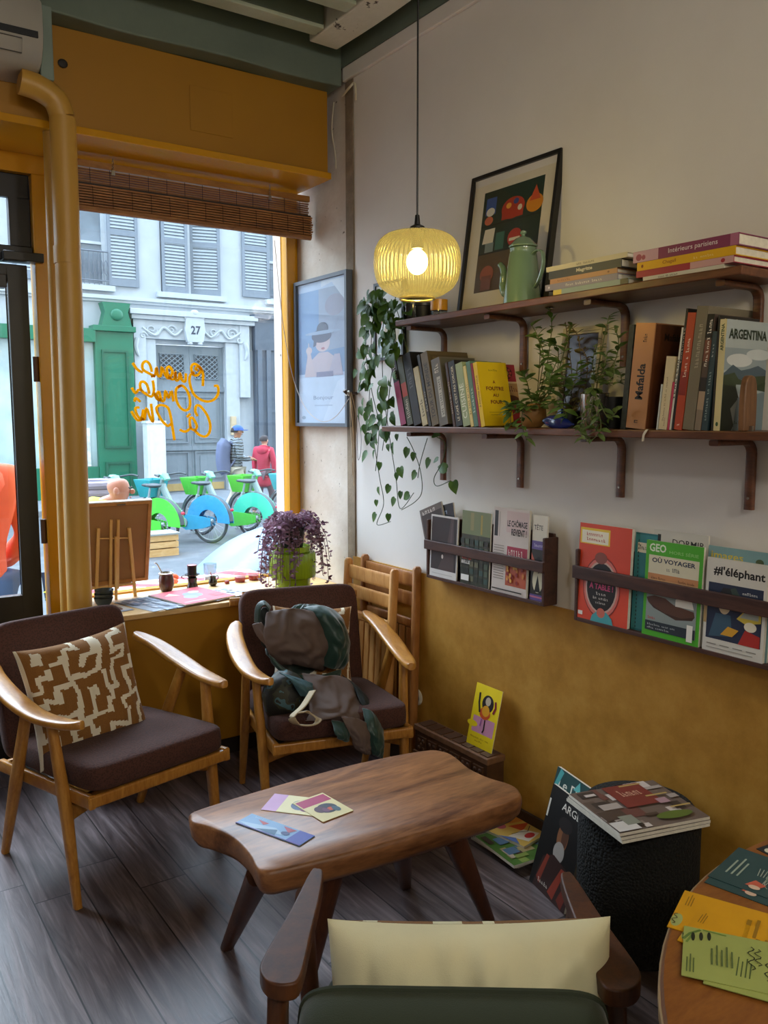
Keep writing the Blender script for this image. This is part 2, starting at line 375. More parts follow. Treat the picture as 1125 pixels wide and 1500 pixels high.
struct('trim_31', MB().box(XW-.006, 3.185, .0, XW-.0005, 3.249, 2.864), nodes_wall('old_post', '#7a6a55', '#98876f', 14, .8, '#86755f', bump=.5), bevel=.003)
# upper floors of the cafe's own house and its neighbours, unseen, added tall to shade the facade opposite
struct('wall_outside', MB().box(-14, 3.25, ZC+.1001, 26, 3.74, 26).box(-14, 3.25, -.45, XL-.16, 3.74, ZC+.1).box(XW+.26, 3.25, -.45, 26, 3.74, ZC+.1), plain('#b9b2a6', .9))
# service hatch outline on the ochre fascia
a = onY(277, 124, YF); c = onY(341, 203, YF)
mb = MB(); x0, x1, z0, z1 = a.x, c.x, c.z+.0, a.z
mb.box(x0, YF-.004, z0, x1, YF-.0005, z1)
struct('trim_32', mb, M_yellow_d, bevel=.002)
# shop window : ochre frame, thin glass, painted lettering
win = bpy.data.objects.new('window_1', None); C.objects.link(win); win['kind'] = 'structure'
fr = MB(); WX0, WX1, WZ0, WZ1 = .955, 1.962, .72, 2.47
fr.box(WX1, YG, .70, WX1+.05, 3.74, WZ1).box(WX1+.05, YG+.012, .70, XW-.001, 3.74, WZ1)
fr.box(WX0-.075, YG, .0, WX0, 3.74, WZ1)
fr.box(WX0, YG+.01, .60, WX1, 3.74, .684).box(WX0, YG+.01, 2.40, WX1, 3.74, WZ1)
o = fr.build('frame', M_yellow, win, smooth=False, bevel=.004)
M_glass = thin_glass('window_glass')
MB().box(WX0, 3.708, .684, WX1, 3.712, 2.40).build('pane', M_glass, win, smooth=False)
# hand painted sign on the pane (seen mirrored from inside)
S = [  # strokes traced in a 160 px square of the picture starting at (180, 500); unit = 1/7.03 px
 [(770,300),(748,280),(775,262),(803,300),(765,350),(718,335),(706,265),(738,232),(795,268),(825,330),(826,400),(824,460)],
 [(735,318),(695,350),(688,420),(725,535),(800,600),(880,620),(948,592),(983,530),(976,462),(942,460)],
 [(650,330),(642,412),(610,398),(588,330),(575,390),(548,398),(540,312),(528,388),(478,372),(452,290),(480,262),(512,318),(470,382),(430,330),(402,265),(392,350),(362,352),(346,268),(332,345),(292,362)],
 [(332,362),(270,330),(208,290),(204,232),(238,205),(278,240),(300,315)],[(205,320),(150,290),(102,222)],
 [(602,455),(552,488),(548,590),(590,680),(650,712),(690,668),(686,570),(650,490),(602,455),(565,478)],
 [(522,620),(500,512),(472,580),(440,512),(428,600),(400,612),(372,520),(348,558),(388,608),(352,592),(322,532)],
 [(308,402),(320,500),(300,566),(250,550),(188,498),(180,432),(210,415),(250,452),(272,540)],[(190,505),(160,500),(130,532),(92,478)],
 [(770,770),(745,718),(760,662),(802,672),(868,760),(900,860),(890,940),(848,980),(790,964),(742,920),(700,890),(690,802),(720,790),(762,870),(742,922)],
 [(695,880),(690,902),(640,930),(588,910)],[(662,780),(694,746)],
 [(352,722),(348,682),(390,656),(460,680),(490,760),(510,880),(532,1018)],[(350,722),(400,812),(460,870),(494,850)],
 [(290,642),(312,822),(280,780),(242,690),(222,800),(190,795)],[(212,800),(150,810),(88,720)],[(168,682),(130,690),(148,760),(190,792),(212,702)],[(122,622),(132,585),(180,622)]]
lt = MB()
for st in S:
    pts = [onY(180+x/7.03, 500+y/7.03, 3.7055) for x, y in st]
    sp = spline(pts, 5); lt.sweep(sp, [(.0058, .0008)]*len(sp), side=(0, 1, 0), n=6) if False else lt.tube([(p.x, 3.7062, p.z) for p in sp], .0062, 6)
m_l = bpy.data.materials.new('sign_paint'); m_l.use_nodes = True; nt = m_l.node_tree; nt.nodes.clear(); o_ = N(nt, 'OutputMaterial'); t_ = N(nt, 'BsdfTranslucent'); d_ = N(nt, 'BsdfDiffuse'); x_ = N(nt, 'MixShader')
t_.inputs[0].default_value = lin('#e2b62a'); d_.inputs[0].default_value = lin('#cfa01c'); x_.inputs[0].default_value = .2; nt.links.new(t_.outputs[0], x_.inputs[1]); nt.links.new(d_.outputs[0], x_.inputs[2]); nt.links.new(x_.outputs[0], o_.inputs[0])
tag(lt.build('lettering', m_l, win), 'ochre hand painted script on the pane')
struct('trim_33', MB().box(XL, 3.66, 2.40, WX0-.076, 3.74, 2.471).box(XL, 3.67, 0, -.30, 3.74, 2.3999), M_yellow)
# glazed black door beside the window, in its ochre jamb
dr = bpy.data.objects.new('door_1', None); C.objects.link(dr); dr['kind'] = 'structure'
DX1 = .80
MB().box(-.22, 3.69, .02, -.11, 3.73, 2.05).box(DX1-.075, 3.69, .02, DX1, 3.73, 2.05).box(-.11, 3.69, 1.98, DX1-.075, 3.73, 2.05).box(-.11, 3.69, .02, DX1-.075, 3.73, .72).build('leaf', M_black, dr, smooth=False, bevel=.004)
MB().box(-.109, 3.708, .72, DX1-.076, 3.712, 1.98).build('pane', M_glass, dr, smooth=False)
MB().box(-.24, 3.67, 2.06, DX1+.02, 3.73, 2.12).box(-.24, 3.69, 2.31, DX1+.02, 3.73, 2.399).box(DX1-.06, 3.69, 2.12, DX1+.02, 3.73, 2.31).build('transom_bar', M_black, dr, smooth=False, bevel=.004)
MB().box(-.24, 3.708, 2.121, DX1-.06, 3.712, 2.309).build('transom_pane', M_glass, dr, smooth=False)
MB().box(DX1+.022, YG-.03, 0, WX0-.076, 3.739, 2.399).box(-.299, 3.66, 0, -.241, 3.739, 2.399).build('frame', M_yellow, dr, smooth=False, bevel=.005)
hg = MB()
for z in (.98, 1.64): hg.tube([(DX1+.012, 3.672, z-.05), (DX1+.012, 3.672, z+.05)], .011, 10)
hg.build('hinge', plain('#5a3a20', .5), dr)
MB().box(DX1-.10, 3.62, 2.055, DX1+.05, 3.668, 2.09).box(DX1-.16, 3.63, 1.95, DX1-.09, 3.688, 2.0).build('door_closer', M_black, dr, smooth=False, bevel=.003)
# ------------------------------------------------------------------ light
w = bpy.data.worlds.new('overcast'); sc.world = w; w.use_nodes = True; nt = w.node_tree; bg = nt.nodes['Background']
tc = N(nt, 'TexCoord'); sp = N(nt, 'SeparateXYZ'); nt.links.new(tc.outputs['Generated'], sp.inputs[0]); rp = N(nt, 'ValToRGB')
rp.color_ramp.elements[0].position = .0; rp.color_ramp.elements[0].color = (.55, .6, .65, 1); rp.color_ramp.elements[1].position = .5; rp.color_ramp.elements[1].color = (.60, .79, 1, 1)
nt.links.new(sp.outputs[2], rp.inputs[0]); nt.links.new(rp.outputs[0], bg.inputs[0]); bg.inputs[1].default_value = 4.0
def light(name, typ, loc, energy, col, size=.1, rot=None, **k):
    l = bpy.data.lights.new(name, typ); l.energy = energy; l.color = col
    if typ == 'AREA': l.size = size; l.shape = k.get('shape', 'SQUARE'); l.size_y = k.get('sy', size)
    elif typ != 'SUN': l.shadow_soft_size = size
    else: l.angle = size
    o = bpy.data.objects.new(name, l); C.objects.link(o); o.location = loc
    if rot: o.rotation_euler = rot
    return o
light('overcast_sky_glow', 'SUN', (1, 8, 8), 3.0, (.78, .89, 1), radians(50), rot=Vector((.25, -1, -1.0)).to_track_quat('-Z', 'Y').to_euler())
# bright sky seen through the shop front (portal only guides sampling)
p = light('window_portal', 'AREA', (1.45, 3.76, 1.6), 1, (1, 1, 1), 1.0, rot=(radians(-90), 0, 0), shape='RECTANGLE', sy=1.75); p.data.cycles.is_portal = True
p = light('door_portal', 'AREA', (.3, 3.76, 1.4), 1, (1, 1, 1), 1.0, rot=(radians(-90), 0, 0), shape='RECTANGLE', sy=2.0); p.data.cycles.is_portal = True
# unseen fill lamps added behind the camera to brighten the room
light('fill_lamp', 'POINT', (-.3, -1.2, 2.6), 23, (1, .95, .89), .12)
light('fill_lamp_far', 'POINT', (1.0, -1.6, 2.6), 23, (1, .95, .89), .12)
# ------------------------------------------------------------------ furniture
F_brown = woven('#4c2a20', '#2a140e', 170); F_green = plain('#2c3521', .85, bump=.25, bscale=500, sheen=.2)
def rbox(x0, y0, z0, x1, y1, z1, M=I4): return MB().box(x0, y0, z0, x1, y1, z1, None, M)
def bulge_cushion(hw, hd, th, crown=.02, n=14, pw=4):
    # soft box cushion centred on the origin, lying in x/y, thickness th, crowned top and bottom
    mb = MB()
    def se(a, e): return math.copysign(abs(a)**e, a)
    rings = []
    for j in range(n+1):
        ph = -pi/2+pi*j/n; zc = se(sin(ph), .28)*th/2; k = abs(cos(ph))**.22
        ring = []
        for i in range(40):
            a = 2*pi*i/40; x = se(cos(a), .22)*hw*k; y = se(sin(a), .22)*hd*k
            ring.append((x, y, zc+math.copysign(crown*(1-(abs(x)/hw)**2)*(1-(abs(y)/hd)**2), zc) if abs(zc) > .2*th else zc))
        rings.append(ring)
    return mb.rings(rings)
def armchair(loc, rz, label, group):
    t = thing('lounge_armchair', label, 'armchair', loc, rz, group)
    m = bulge_cushion(.242, .272, .085, .012); m.v = [tuple(T(0, .065, .385) @ R(radians(5), 'X') @ Vector(v)) for v in m.v]
    m.build('seat_cushion', F_brown, t, angle=60)
    m = bulge_cushion(.243, .232, .075, .008); m.v = [tuple(T(0, -.272, .535) @ R(radians(90+13), 'X') @ Vector(v)) for v in m.v]
    m.build('back_cushion', F_brown, t, angle=60)
    for s in (1, -1):
        MB().sweep(spline([(s*.262, -.25, .645), (s*.288, -.16, .622), (s*.296, -.02, .588), (s*.288, .12, .566), (s*.268, .24, .567), (s*.250, .305, .576)], 5),
                   [(a, .0125) for a in (.012, .022, .026, .028, .030, .032, .033, .034, .035, .0355, .036, .0355, .035, .034, .033, .032, .031, .030, .0285, .027, .025, .023, .021, .0185, .016, .010)], side=(1, 0, 0), n=16, p=.6).build('armrest', W_chair, t, angle=60)
        MB().sweep([(s*.256, .243, 0), (s*.260, .205, .30), (s*.274, .165, .562)], [(.0115, .014), (.017, .021), (.0135, .017)], side=(1, 0, 0), p=.6).build('leg', W_chair, t, angle=50)
        MB().sweep([(s*.256, -.243, 0), (s*.262, -.12, .28), (s*.280, .03, .578)], [(.0115, .014), (.017, .021), (.0135, .017)], side=(1, 0, 0), p=.6).build('leg', W_chair, t, angle=50)
        MB().sweep([(s*.232, -.285, .285), (s*.238, .0, .315), (s*.240, .325, .347)], (.011, .021), p=.35).build('seat_rail', W_chair, t, angle=50)
        MB().sweep([(s*.205, -.20, .29), (s*.205, -.285, .45), (s*.205, -.385, .74)], (.011, .014), p=.4).build('back_post', W_chair, t, angle=50)
    MB().sweep([(-.248, .318, .345), (.248, .318, .345)], (.010, .018), side=(0, 1, 0), p=.35).build('front_rail', W_chair, t, angle=50)
    MB().sweep(spline([(-.256, .20, .275), (-.16, .20, .30), (0, .20, .312), (.16, .20, .30), (.256, .20, .275)], 4), (.009, .024), side=(0, 1, 0), p=.35).build('stretcher', W_chair, t, angle=50)
    MB().sweep([(-.243, -.262, .288), (.243, -.262, .288)], (.010, .018), side=(0, 1, 0), p=.35).build('rear_rail', W_chair, t, angle=50)
    b = MB().sweep([(-.268, -.375, .705), (.268, -.375, .705)], (.011, .017), side=(0, 1, 0), p=.7); b.build('back_rail', W_chair, t, angle=50)
    return t
cA = armchair((.789, 2.779, 0), 3.374, 'brown fabric wooden armchair holding only a patterned cushion, beside the yellow pipe', 'brown lounge armchairs')
cB = armchair((1.560, 2.711, 0), 2.887, 'brown fabric wooden armchair with a dark green jacket thrown over it', 'brown lounge armchairs')
# ---- cushions
PAT = """
##########.##..#####.###
##..####...##..##....##.
##..####.####..##.#####.
##..###..##....##.#####.
#####....##.##.##....##.
####.###.##.##.#####.##.
##...###.#####.##....##.
##.#####.......##.####..
##.##....######.#.####.#
...##.##.######.#.##...#
#####.##.##..##.#.##.###
###...##.##..##...##.###
....####.##.###.####.##.
.#######.##.##..####.##.
.##......##.##.##......#
.##.####.##.##.##.####.#
.##.####.......##.####.#
.#####.....#######.##..#
....##.###.#######.##.##
###.##.###..##.....##.##
###.##..##..##.######.##
###.###.##.###.######...
###.###.##.###.##....###
###......#.....##.######
""".split()
M_cream = plain('#e6dcc6', .9, bump=.3, bscale=600); M_rust = woven('#8f602a', '#784c1c', 500); M_cream_y = plain('#e6dcb4', .9, bump=.3, bscale=600)
def cushion(name, label, loc, rot, s=.21, th=.055, front=True, cream=None, seed=1, pinch=.09, wrinkle=1):
    cream = cream or M_cream
    t = thing(name, label, 'cushion', loc, rot=rot); n = 96; mb = MB()
    def shape(sg):
        def f(a, b):
            x, y = 2*a-1, 2*b-1
            w = max(0, (1-x**4)*(1-y**4))**.6
            pin = 1-pinch*(1-abs(x)**2.2)*abs(y)**6; pin2 = 1-pinch*(1-abs(y)**2.2)*abs(x)**6
            wr = (noise.noise(Vector((x*2.6+seed, y*2.6, sg)))*.011+noise.noise(Vector((x*8+seed, y*1.8, sg)))*.005*wrinkle)*w
            return (x*s*pin2, y*s*pin, sg*(th*w+.0005)+wr)
        return f
    def mf(i, j):
        x, y = i/4, (95-j)/4; q = noise.noise_vector(Vector((x*.16+seed, y*.16, 0)))*1.5+noise.noise_vector(Vector((x*.5, y*.5, seed)))*.35
        if min(i, 95-i) < 2 or j < 3: return cream
        return M_rust if PAT[int(min(23, max(0, y+q.y)))][int(min(23, max(0, x+q.x)))] == '#' else cream
    mb.grid(shape(1), n, n, matfn=mf).build('cover', None, t, angle=80)
    MB().grid(shape(-1), n, n, mat=cream).build('back_panel', None, t, angle=80)
    return t
# ---- coffee table : thick slab with hollowed ends on four splayed legs
t = thing('coffee_table', 'low thick slab wood coffee table with splayed legs and scattered postcards', 'coffee table', (1.22, 1.88, 0))
def pw(x, y, z): p = onZ(x, y, z); return (p.x-1.22, p.y-1.88)
TZ = .40
ol = [pw(*q, TZ) for q in [(290, 1184), (400, 1150), (520, 1117), (618, 1098), (650, 1099), (668, 1108), (688, 1124), (720, 1139), (752, 1149), (764, 1160), (758, 1172), (700, 1194), (600, 1226), (500, 1253), (420, 1272), (392, 1277), (376, 1271), (364, 1250), (340, 1226), (306, 1211), (282, 1204), (277, 1194)]]
out = spline([(x, y, 0) for x, y in ol], 4, True)
cx = sum(p.x for p in out)/len(out); cy = sum(p.y for p in out)/len(out)
def ring(k, z): return [(cx+(p.x-cx)*(1-k/.42), cy+(p.y-cy)*(1-k/.19), z) for p in out]
MB().rings([ring(.035, TZ-.070), ring(.014, TZ-.066), ring(.004, TZ-.05), ring(0, TZ-.022), ring(.001, TZ-.010), ring(.004, TZ-.003), ring(.009, TZ)]).build('tabletop', W_table, t, angle=70)
for (a, b), z, (fx, fy) in [((380, 1282), .335, (332, 1388)), ((487, 1270), .335, (452, 1436)), ((664, 1225), .335, (716, 1348)), ((586, 1235), .335, (594, 1298))]:
    q = onZ(a, b, z); g = onZ(fx, fy, 0); q = (q.x-1.22, q.y-1.88, z); g = (g.x-1.22, g.y-1.88, 0)
    mid = tuple(.5*(i+j) for i, j in zip(q, g))
    MB().sweep([g, mid, q], [(.017, .014), (.025, .020), (.033, .026)], side=(1, 0, 0), p=.7).build('leg', W_tleg, t, angle=60)
# ---- green armchair seen from behind
GX, GY, GR = .862, 1.084, -.63
t = thing('green_armchair', 'dark green upholstered armchair with broad polished wooden arms, back to the viewer', 'armchair', (GX, GY, 0), GR)
m = bulge_cushion(.218, .21, .10, .02); m.v = [tuple(T(.004, -.262, .448) @ R(radians(90+14), 'X') @ Vector(v)) for v in m.v]
bk = m.build('backrest', F_green, t, angle=60)
m = bulge_cushion(.222, .215, .12, .02); m.v = [tuple(T(0, -.01, .29) @ R(radians(4), 'X') @ Vector(v)) for v in m.v]
m.build('seat_cushion', F_green, t, angle=60)
pp = []
for i in range(48):
    a = 2*pi*i/48; c, s_ = math.copysign(abs(cos(a))**.22, cos(a)), math.copysign(abs(sin(a))**.22, sin(a)); pp.append(T(0, -.262, .448) @ R(radians(104), 'X') @ Vector((.216*c+.004, .209*s_, -.034)))
MB().tube(pp, .0045, 6, close=True).build('piping', plain('#2b3220', .8), bk)
for s in (1, -1):
    poly = [(x, y) for x, y, _ in spline([(.236, .165, 0), (.249, .178, 0), (.262, .165, 0), (.282, .02, 0), (.303, -.10, 0), (.306, -.15, 0), (.285, -.185, 0), (.252, -.190, 0), (.236, -.165, 0), (.234, -.05, 0), (.232, .08, 0)], 4, True)]
    poly = [(x*.962, y) for x, y in poly]
    if s < 0: poly = [(-x, y) for x, y in poly][::-1]
    poly = [(x+.005, y) for x, y in poly]
    mb = MB().prism(poly, -.014, .014, None, T(0, 0, .575) @ R(radians(-3), 'X'))
    mb.build('armrest', W_arm, t, bevel=.008, seg=3)
    MB().sweep([(s*.262, -.27, 0), (s*.262, -.20, .30), (s*.262, -.14, .565)], [(.013, .015), (.018, .024), (.016, .022)], p=.6).build('leg', W_arm, t)
    MB().sweep([(s*.262, .27, 0), (s*.258, .22, .30), (s*.252, .10, .565)], [(.013, .015), (.018, .024), (.016, .022)], p=.6).build('leg', W_arm, t)
    MB().sweep([(s*.245, -.25, .23), (s*.245, .26, .25)], (.011, .022), p=.35).build('seat_rail', W_arm, t)
MB().sweep([(-.25, .255, .24), (.25, .255, .24)], (.011, .022), side=(0, 1, 0), p=.35).build('front_rail', W_arm, t)
# ---- black boucle pouf
mb = MB(); prof = [(0.001, 0), (.150, 0), (.160, .012), (.163, .1), (.163, .345), (.158, .375), (.145, .392), (.10, .399), (0.001, .40)]
mb.lathe(prof, 48); m_b, nt, bb = newmat('boucle'); tc = N(nt, 'TexCoord'); v = N(nt, 'TexVoronoi', i_Scale=130.0); nt.links.new(tc.outputs['Object'], v.inputs['Vector'])
bb.inputs['Base Color'].default_value = lin('#12110c'); bb.inputs['Roughness'].default_value = .95
bp = N(nt, 'Bump', i_Strength=1.0, i_Distance=.006); bp.invert = True; nt.links.new(v.outputs['Distance'], bp.inputs['Height']); nt.links.new(bp.outputs[0], bb.inputs['Normal'])
tag(mb.build('pouf', m_b, loc=(1.845, 1.455, 0)), 'black nubbly fabric drum pouf with magazines lying on top', 'pouf')
# ---- round cafe table near the viewer
t = thing('round_table', 'round brown wooden cafe table with leaflets fanned out on it', 'table', (1.255, .118, 0))
rt = MB().lathe([(0.001, .712), (.63, .712), (.650, .716), (.652, .734), (.648, .7395), (.64, .74), (0.001, .74)], 96); rt.build('tabletop', W_round, t, angle=35)
MB().lathe([(.6525, .716), (.6545, .717), (.6545, .733), (.6525, .734)], 96).build('edge_band', plain('#a98a62', .45), t)
MB().lathe([(0.001, .011), (.25, .011), (.25, .024), (.04, .045), (.035, .06), (.035, .70), (.10, .712), (0.001, .712)], 32).build('pedestal', plain('#1c1a19', .4, metal=.6), t)
MB().lathe([(0.001, 0), (.24, 0), (.25, .0105), (0.001, .0105)], 32).build('foot_pad', plain('#111111', .8), t)
# ---- window counter
CZ, CY, CX0 = .677, 3.265, .875
t = thing('window_counter', 'ochre counter with a pale wooden top running under the shop window', 'counter', (0, 0, 0))
MB().box(CX0, CY, CZ-.022, XW-.001, YG-.001, CZ).build('countertop', W_pale, t, smooth=False, bevel=.004)
MB().box(CX0+.005, CY+.012, .085, XW-.002, YG-.002, CZ-.0225).build('front_panel', M_yellow_d, t, smooth=False)
MB().box(CX0+.01, CY+.05, 0, XW-.003, YG-.003, .0845).build('plinth', plain('#241a14', .7), t, smooth=False)
# ---- folding chairs leaning on the wall
def folding_chair(label, tl, tr, xt, xf, mat):
    t = thing('folding_chair', label, 'folding chair', (0, 0, 0), group='wooden folding chairs')
    a = onX(*tl, xt); c = onX(*tr, xt); zt = (a.z+c.z)/2; y0, y1 = c.y, a.y
    def P(y, z, d=0): k = z/zt; return (xf+(xt-xf)*k-d, y, z)
    for y in (y0, y1): MB().sweep([P(y, .0), P(y, zt*.5), P(y, zt-.012), P(y, zt)], [(.011, .017), (.011, .019), (.011, .019), (.010, .010)], side=(0, 1, 0), p=.5).build('back_leg', mat, t)
    for z, h in ((zt-.055, .030), (zt-.135, .028)):
        pts = [P(y0+(y1-y0)*i/6, z, .004*sin(pi*i/6)) for i in range(7)]
        MB().sweep(pts, (.006, h), side=(1, 0, 0), p=.35).build('back_slat', mat, t)
    yi0, yi1 = y0+.030, y1-.030; z1, z0 = zt-.235, zt-.60
    for z in (z1, z0): MB().sweep([P(yi0, z, -.004), P(yi1, z, -.004)], (.009, .018), side=(1, 0, 0), p=.4).build('seat_rail', mat, t)
    n = 7
    for i in range(n):
        y = yi0+.012+(yi1-yi0-.024)*i/(n-1)
        MB().sweep([P(y, z0+.02, 0), P(y, z1-.02, 0)], (.0175, .005), side=(0, 1, 0), p=.35).build('seat_slat', mat, t)
    for y in (y0+.024, y1-.024): MB().sweep([P(y, .0, -.022), P(y, zt-.20, -.022)], (.009, .015), side=(0, 1, 0), p=.5).build('front_leg', mat, t)
    MB().sweep([P(yi0, .12, -.022), P(yi1, .12, -.022)], (.008, .012), side=(1, 0, 0), p=.5).build('stretcher', mat, t)
    return t
folding_chair('slatted wooden folding chair leaning in front, nearest the brown armchair', (511, 816), (578, 835), 1.957, 1.907, W_fold)
folding_chair('slatted wooden folding chair leaning flat against the ochre wall behind another', (535, 811), (611, 831), 2.008, 1.984, wood('#8a5222', '#b98043', (4, 4, 1), .45))
# ---- carved chest with a yellow card
t = thing('carved_chest', 'low dark carved wooden chest standing against the ochre wall', 'chest', (1.905, 2.15, 0)); LY, HX, HZ = .43, .085, .262
W_carv = plain('#50331f', .5, var=.25, vscale=30); W_carl = plain('#7d583c', .6, var=.2, vscale=40)
MB().box(.004, .004, .0, HX-.004, LY-.004, .238).build('body', W_carv, t, smooth=False)
MB().box(0, 0, .239, HX, LY, HZ).build('lid', W_carl, t, smooth=False, bevel=.003)
mb = MB()
for i in range(6):
    y = .022+i*.066
    mb.box(-.004, y, .165, .0035, y+.052, .225)
    for (dy, dz) in ((.013, .015), (.039, .015), (.013, .045), (.039, .045), (.026, .030)): mb.ball((-.004, y+dy, .165+dz), (.005, .009, .009), None, 8)
mb.build('carved_panel', W_carv, t, smooth=True)
mb = MB()
for i in range(7): y = .02+i*.06; mb.box(-.003, y, .012, .0035, y+.028, .15)
mb.box(-.005, .0, .150, .0035, LY, .160).build('pillar_carving', W_carl, t, smooth=False, bevel=.002)
mb = MB()
for i in range(8): mb.box(.012, .012+i*.052, HZ+.0002, HX-.012, .054+i*.052, HZ+.0035)
mb.build('lid_inlay', W_carv, t, smooth=False)
# ---- wall shelves
def shelf(label, y0, y1, z, ys, drop):
    t = thing('wall_shelf', label, 'shelf', (1.83, y0, z))
    MB().box(0, 0, -.021, XW-1.83-.001, y1-y0, 0).build('board', W_shelf, t, smooth=False, bevel=.003)
    for y in ys:
        pts = [(.022, y-y0, -.030), (.10, y-y0, -.030), (.155, y-y0, -.030)]+[(.155+.030*sin(a), y-y0, -.060+.030*cos(a)) for a in (.4, .8, 1.2, pi/2)]+[(.185, y-y0, -.12), (.185, y-y0, -drop)]
        br = MB().sweep(pts, (.013, .0075), side=(0, 1, 0), p=.4); b = br.build('bracket', W_shelf, t, angle=50)
        MB().lathe([(0.001, 0), (.004, 0), (.003, .002), (0.001, .002)], 8, None, T(.1775, y-y0, -drop+.03) @ R(-pi/2, 'Y')).build('screw', M_steel, b)
    return t
shelf('upper dark wood wall shelf carrying the green coffee pot', 1.205, 2.60, 1.797, (2.545, 2.12, 1.695, 1.275), .205)
shelf('lower dark wood wall shelf packed with upright books and plants', .98, 2.69, 1.413, (2.545, 2.125, 1.695, 1.275), .205)
# ---- magazine racks
def rack(label, y0, y1, z0, zb, zs, hs, zl):
    t = thing('magazine_rack', label, 'magazine rack', (1.963, y0, z0)); L = y1-y0; D = XW-1.963-.001
    MB().box(D-.012, .012, .0, D, L-.012, zb).build('back_panel', W_rack, t, smooth=False, bevel=.002)
    for y in (0, L-.0125): MB().box(.004, y, 0, D, y+.0125, zl).build('side_panel', W_rack, t, smooth=False, bevel=.003)
    MB().box(.004, .0126, 0, D-.0121, L-.0126, .012).build('ledge', W_rack, t, smooth=False, bevel=.001)
    MB().box(-.006, -.002, zs, .0035, L+.002, zs+hs).build('front_strap', W_rack, t, smooth=False, bevel=.002)
    return t
rack('dark wood magazine rack below the trailing plant, holding newspapers', onX(796, 850, 1.963).y, onX(623, 810, 1.963).y, .832, .235, .112, .036, .225)
rack('dark wood magazine rack holding the red and the green magazine', 1.05, onX(840, 860, 1.963).y, .815, .235, .135, .040, .225)
# ------------------------------------------------------------------ books
SX = 1.845
def book(label, M, th, dp, ht, col, spine=(), front=(), group=None, page=None, ttb=False, rough=.5, cat='book', name='book', metal=0, hard=.0022):
    t = thing(name, label, cat, group=group); t.matrix_basis = M
    m = plain(col, rough, metal=metal) if isinstance(col, str) else col; mb = MB(); h = th/2
    mb.box(0, -h, 0, hard, h, ht, m).box(hard, -h, 0, dp, -h+hard, ht, m).box(hard, h-hard, 0, dp, h, ht, m)
    if spine:
        if ttb: mb.art((0, h, ht), (0, 0, -ht), (0, -th, 0), spine)
        else: mb.art((0, -h, 0), (0, 0, ht), (0, th, 0), spine)
    if front: mb.art((0, -h, 0), (dp, 0, 0), (0, 0, ht), front)
    mb.build('cover', None, t, smooth=False)
    MB().box(hard+.0004, -h+hard+.0002, .003, dp-.004, h-hard-.0002, ht-.003).build('pages', page or M_paper, t, smooth=False)
    return t
def upright(label, x0, x1, xt, yt, col, spine=(), front=(), dp=.17, zs=1.4132, yb=629, X=SX, group=None, **k):
    a = onX(x0, yb, X); c = onX(x1, yb, X); p = onX(xt, yt, X); th = abs(a.y-c.y)-.0008
    dy, dz = p.y-a.y, p.z-zs; th_ = math.atan2(-dy, dz)
    M = T(X, a.y, zs) @ R(th_, 'X') @ T(0, -th/2, 0) if th_ < 0 else T(X, c.y, zs) @ R(th_, 'X') @ T(0, th/2, 0)
    return book(label, M, th*cos(th_), dp, math.hypot(dy, dz), col, spine, front, group, **k)
GL, GR_ = 'books leaning on the left half of the lower shelf', 'books standing on the right half of the lower shelf'
def st(s, col, a=.12, b=.25, w=.7, h=.5): return ('t', col, s, a, b, w, h)
upright('dark slim book with a magenta foot, first beside the trailing plant', 587, 596, 570.2, 524, '#2a2226', [('r', '#a03060', 0, .05, .62, .95), st('~VOYAGE', '#e8d8d8', .66, .3, .22, .4)], dp=.16, group=GL)
upright('grey green book with a red block, second from the trailing plant', 597, 605.5, 580.5, 526, '#4e5240', [('r', '#b03a28', .42, .05, .62, .95), st('~Anthologie', '#d8d0b8', .1, .25, .28, .5)], dp=.17, group=GL)
upright('plain black book between the red-blocked book and the slim cream one', 606.5, 618, 589.2, 521, '#1b1a1c', [st('~ATLAS', '#5a5a58', .5, .3, .3, .4)], dp=.18, group=GL)
upright('slim cream book, shorter than the black books on both its sides', 619, 627, 604.8, 540, '#c9bd98', [st('~Recits', '#50422c', .15, .25, .3, .5)], dp=.13, group=GL)
upright('thin charcoal book leaning between the cream book and the large olive one', 628, 632, 610.7, 521, '#2c2926', [st('~Essais', '#b0a890', .2, .25, .3, .5)], dp=.16, group=GL)
upright('large olive brown book with big dark letters on its cover', 633, 643.5, 615.4, 519, '#6b5b3c', [st('TOUR DU MONDE', '#2a2114', .1, .25, .75, .5)], [('r', '#5a4c30', .05, .05, .95, .95), ('r', '#6f6040', .1, .6, .9, .92), ('t', '#231b10', 'TOUR', .16, .70, .66, .16), ('r', '#3a3020', .12, .08, .88, .5), ('e', '#7a6b48', .5, .3, .2, .12)], dp=.215, group=GL)
upright('thick grey book with a pale label strip on its spine', 644, 657, 630.9, 528, '#6b655a', [('r', '#b9b4a6', .12, .18, .72, .6), st('~LES GRANDS CAFES', '#3a362e', .15, .26, .54, .24), st('~Ets', '#d8d2c2', .78, .25, .14, .5)], [('r', '#5d5a4c', .03, .02, .98, .98)], dp=.16, group=GL)
upright('very slim brown book beside the black coffee book', 664, 667.5, 651.4, 532, '#4a2f22', [st('~Carnet de route', '#c8b090', .2, .2, .5, .6)], dp=.13, group=GL)
upright('black book with cream spine letters about coffee', 668.5, 678, 655.8, 531, '#1f1a17', [st("LE CAFÉ C'EST PAS SORCIER", '#e6d9b8', .08, .28, .84, .44)], dp=.15, group=GL)
upright('pale green cookbook with large letters along its spine', 678.8, 689.3, 666.4, 534, '#9fae86', [st('CUISINE', '#e9ecd8', .12, .2, .55, .6)], dp=.16, group=GL)
upright('thin cream yellow book squeezed between two green ones', 689.8, 694.2, 677.8, 537, '#e3cf86', [st('~Le gout du mate', '#7a5a1a', .2, .2, .5, .6)], dp=.13, group=GL)
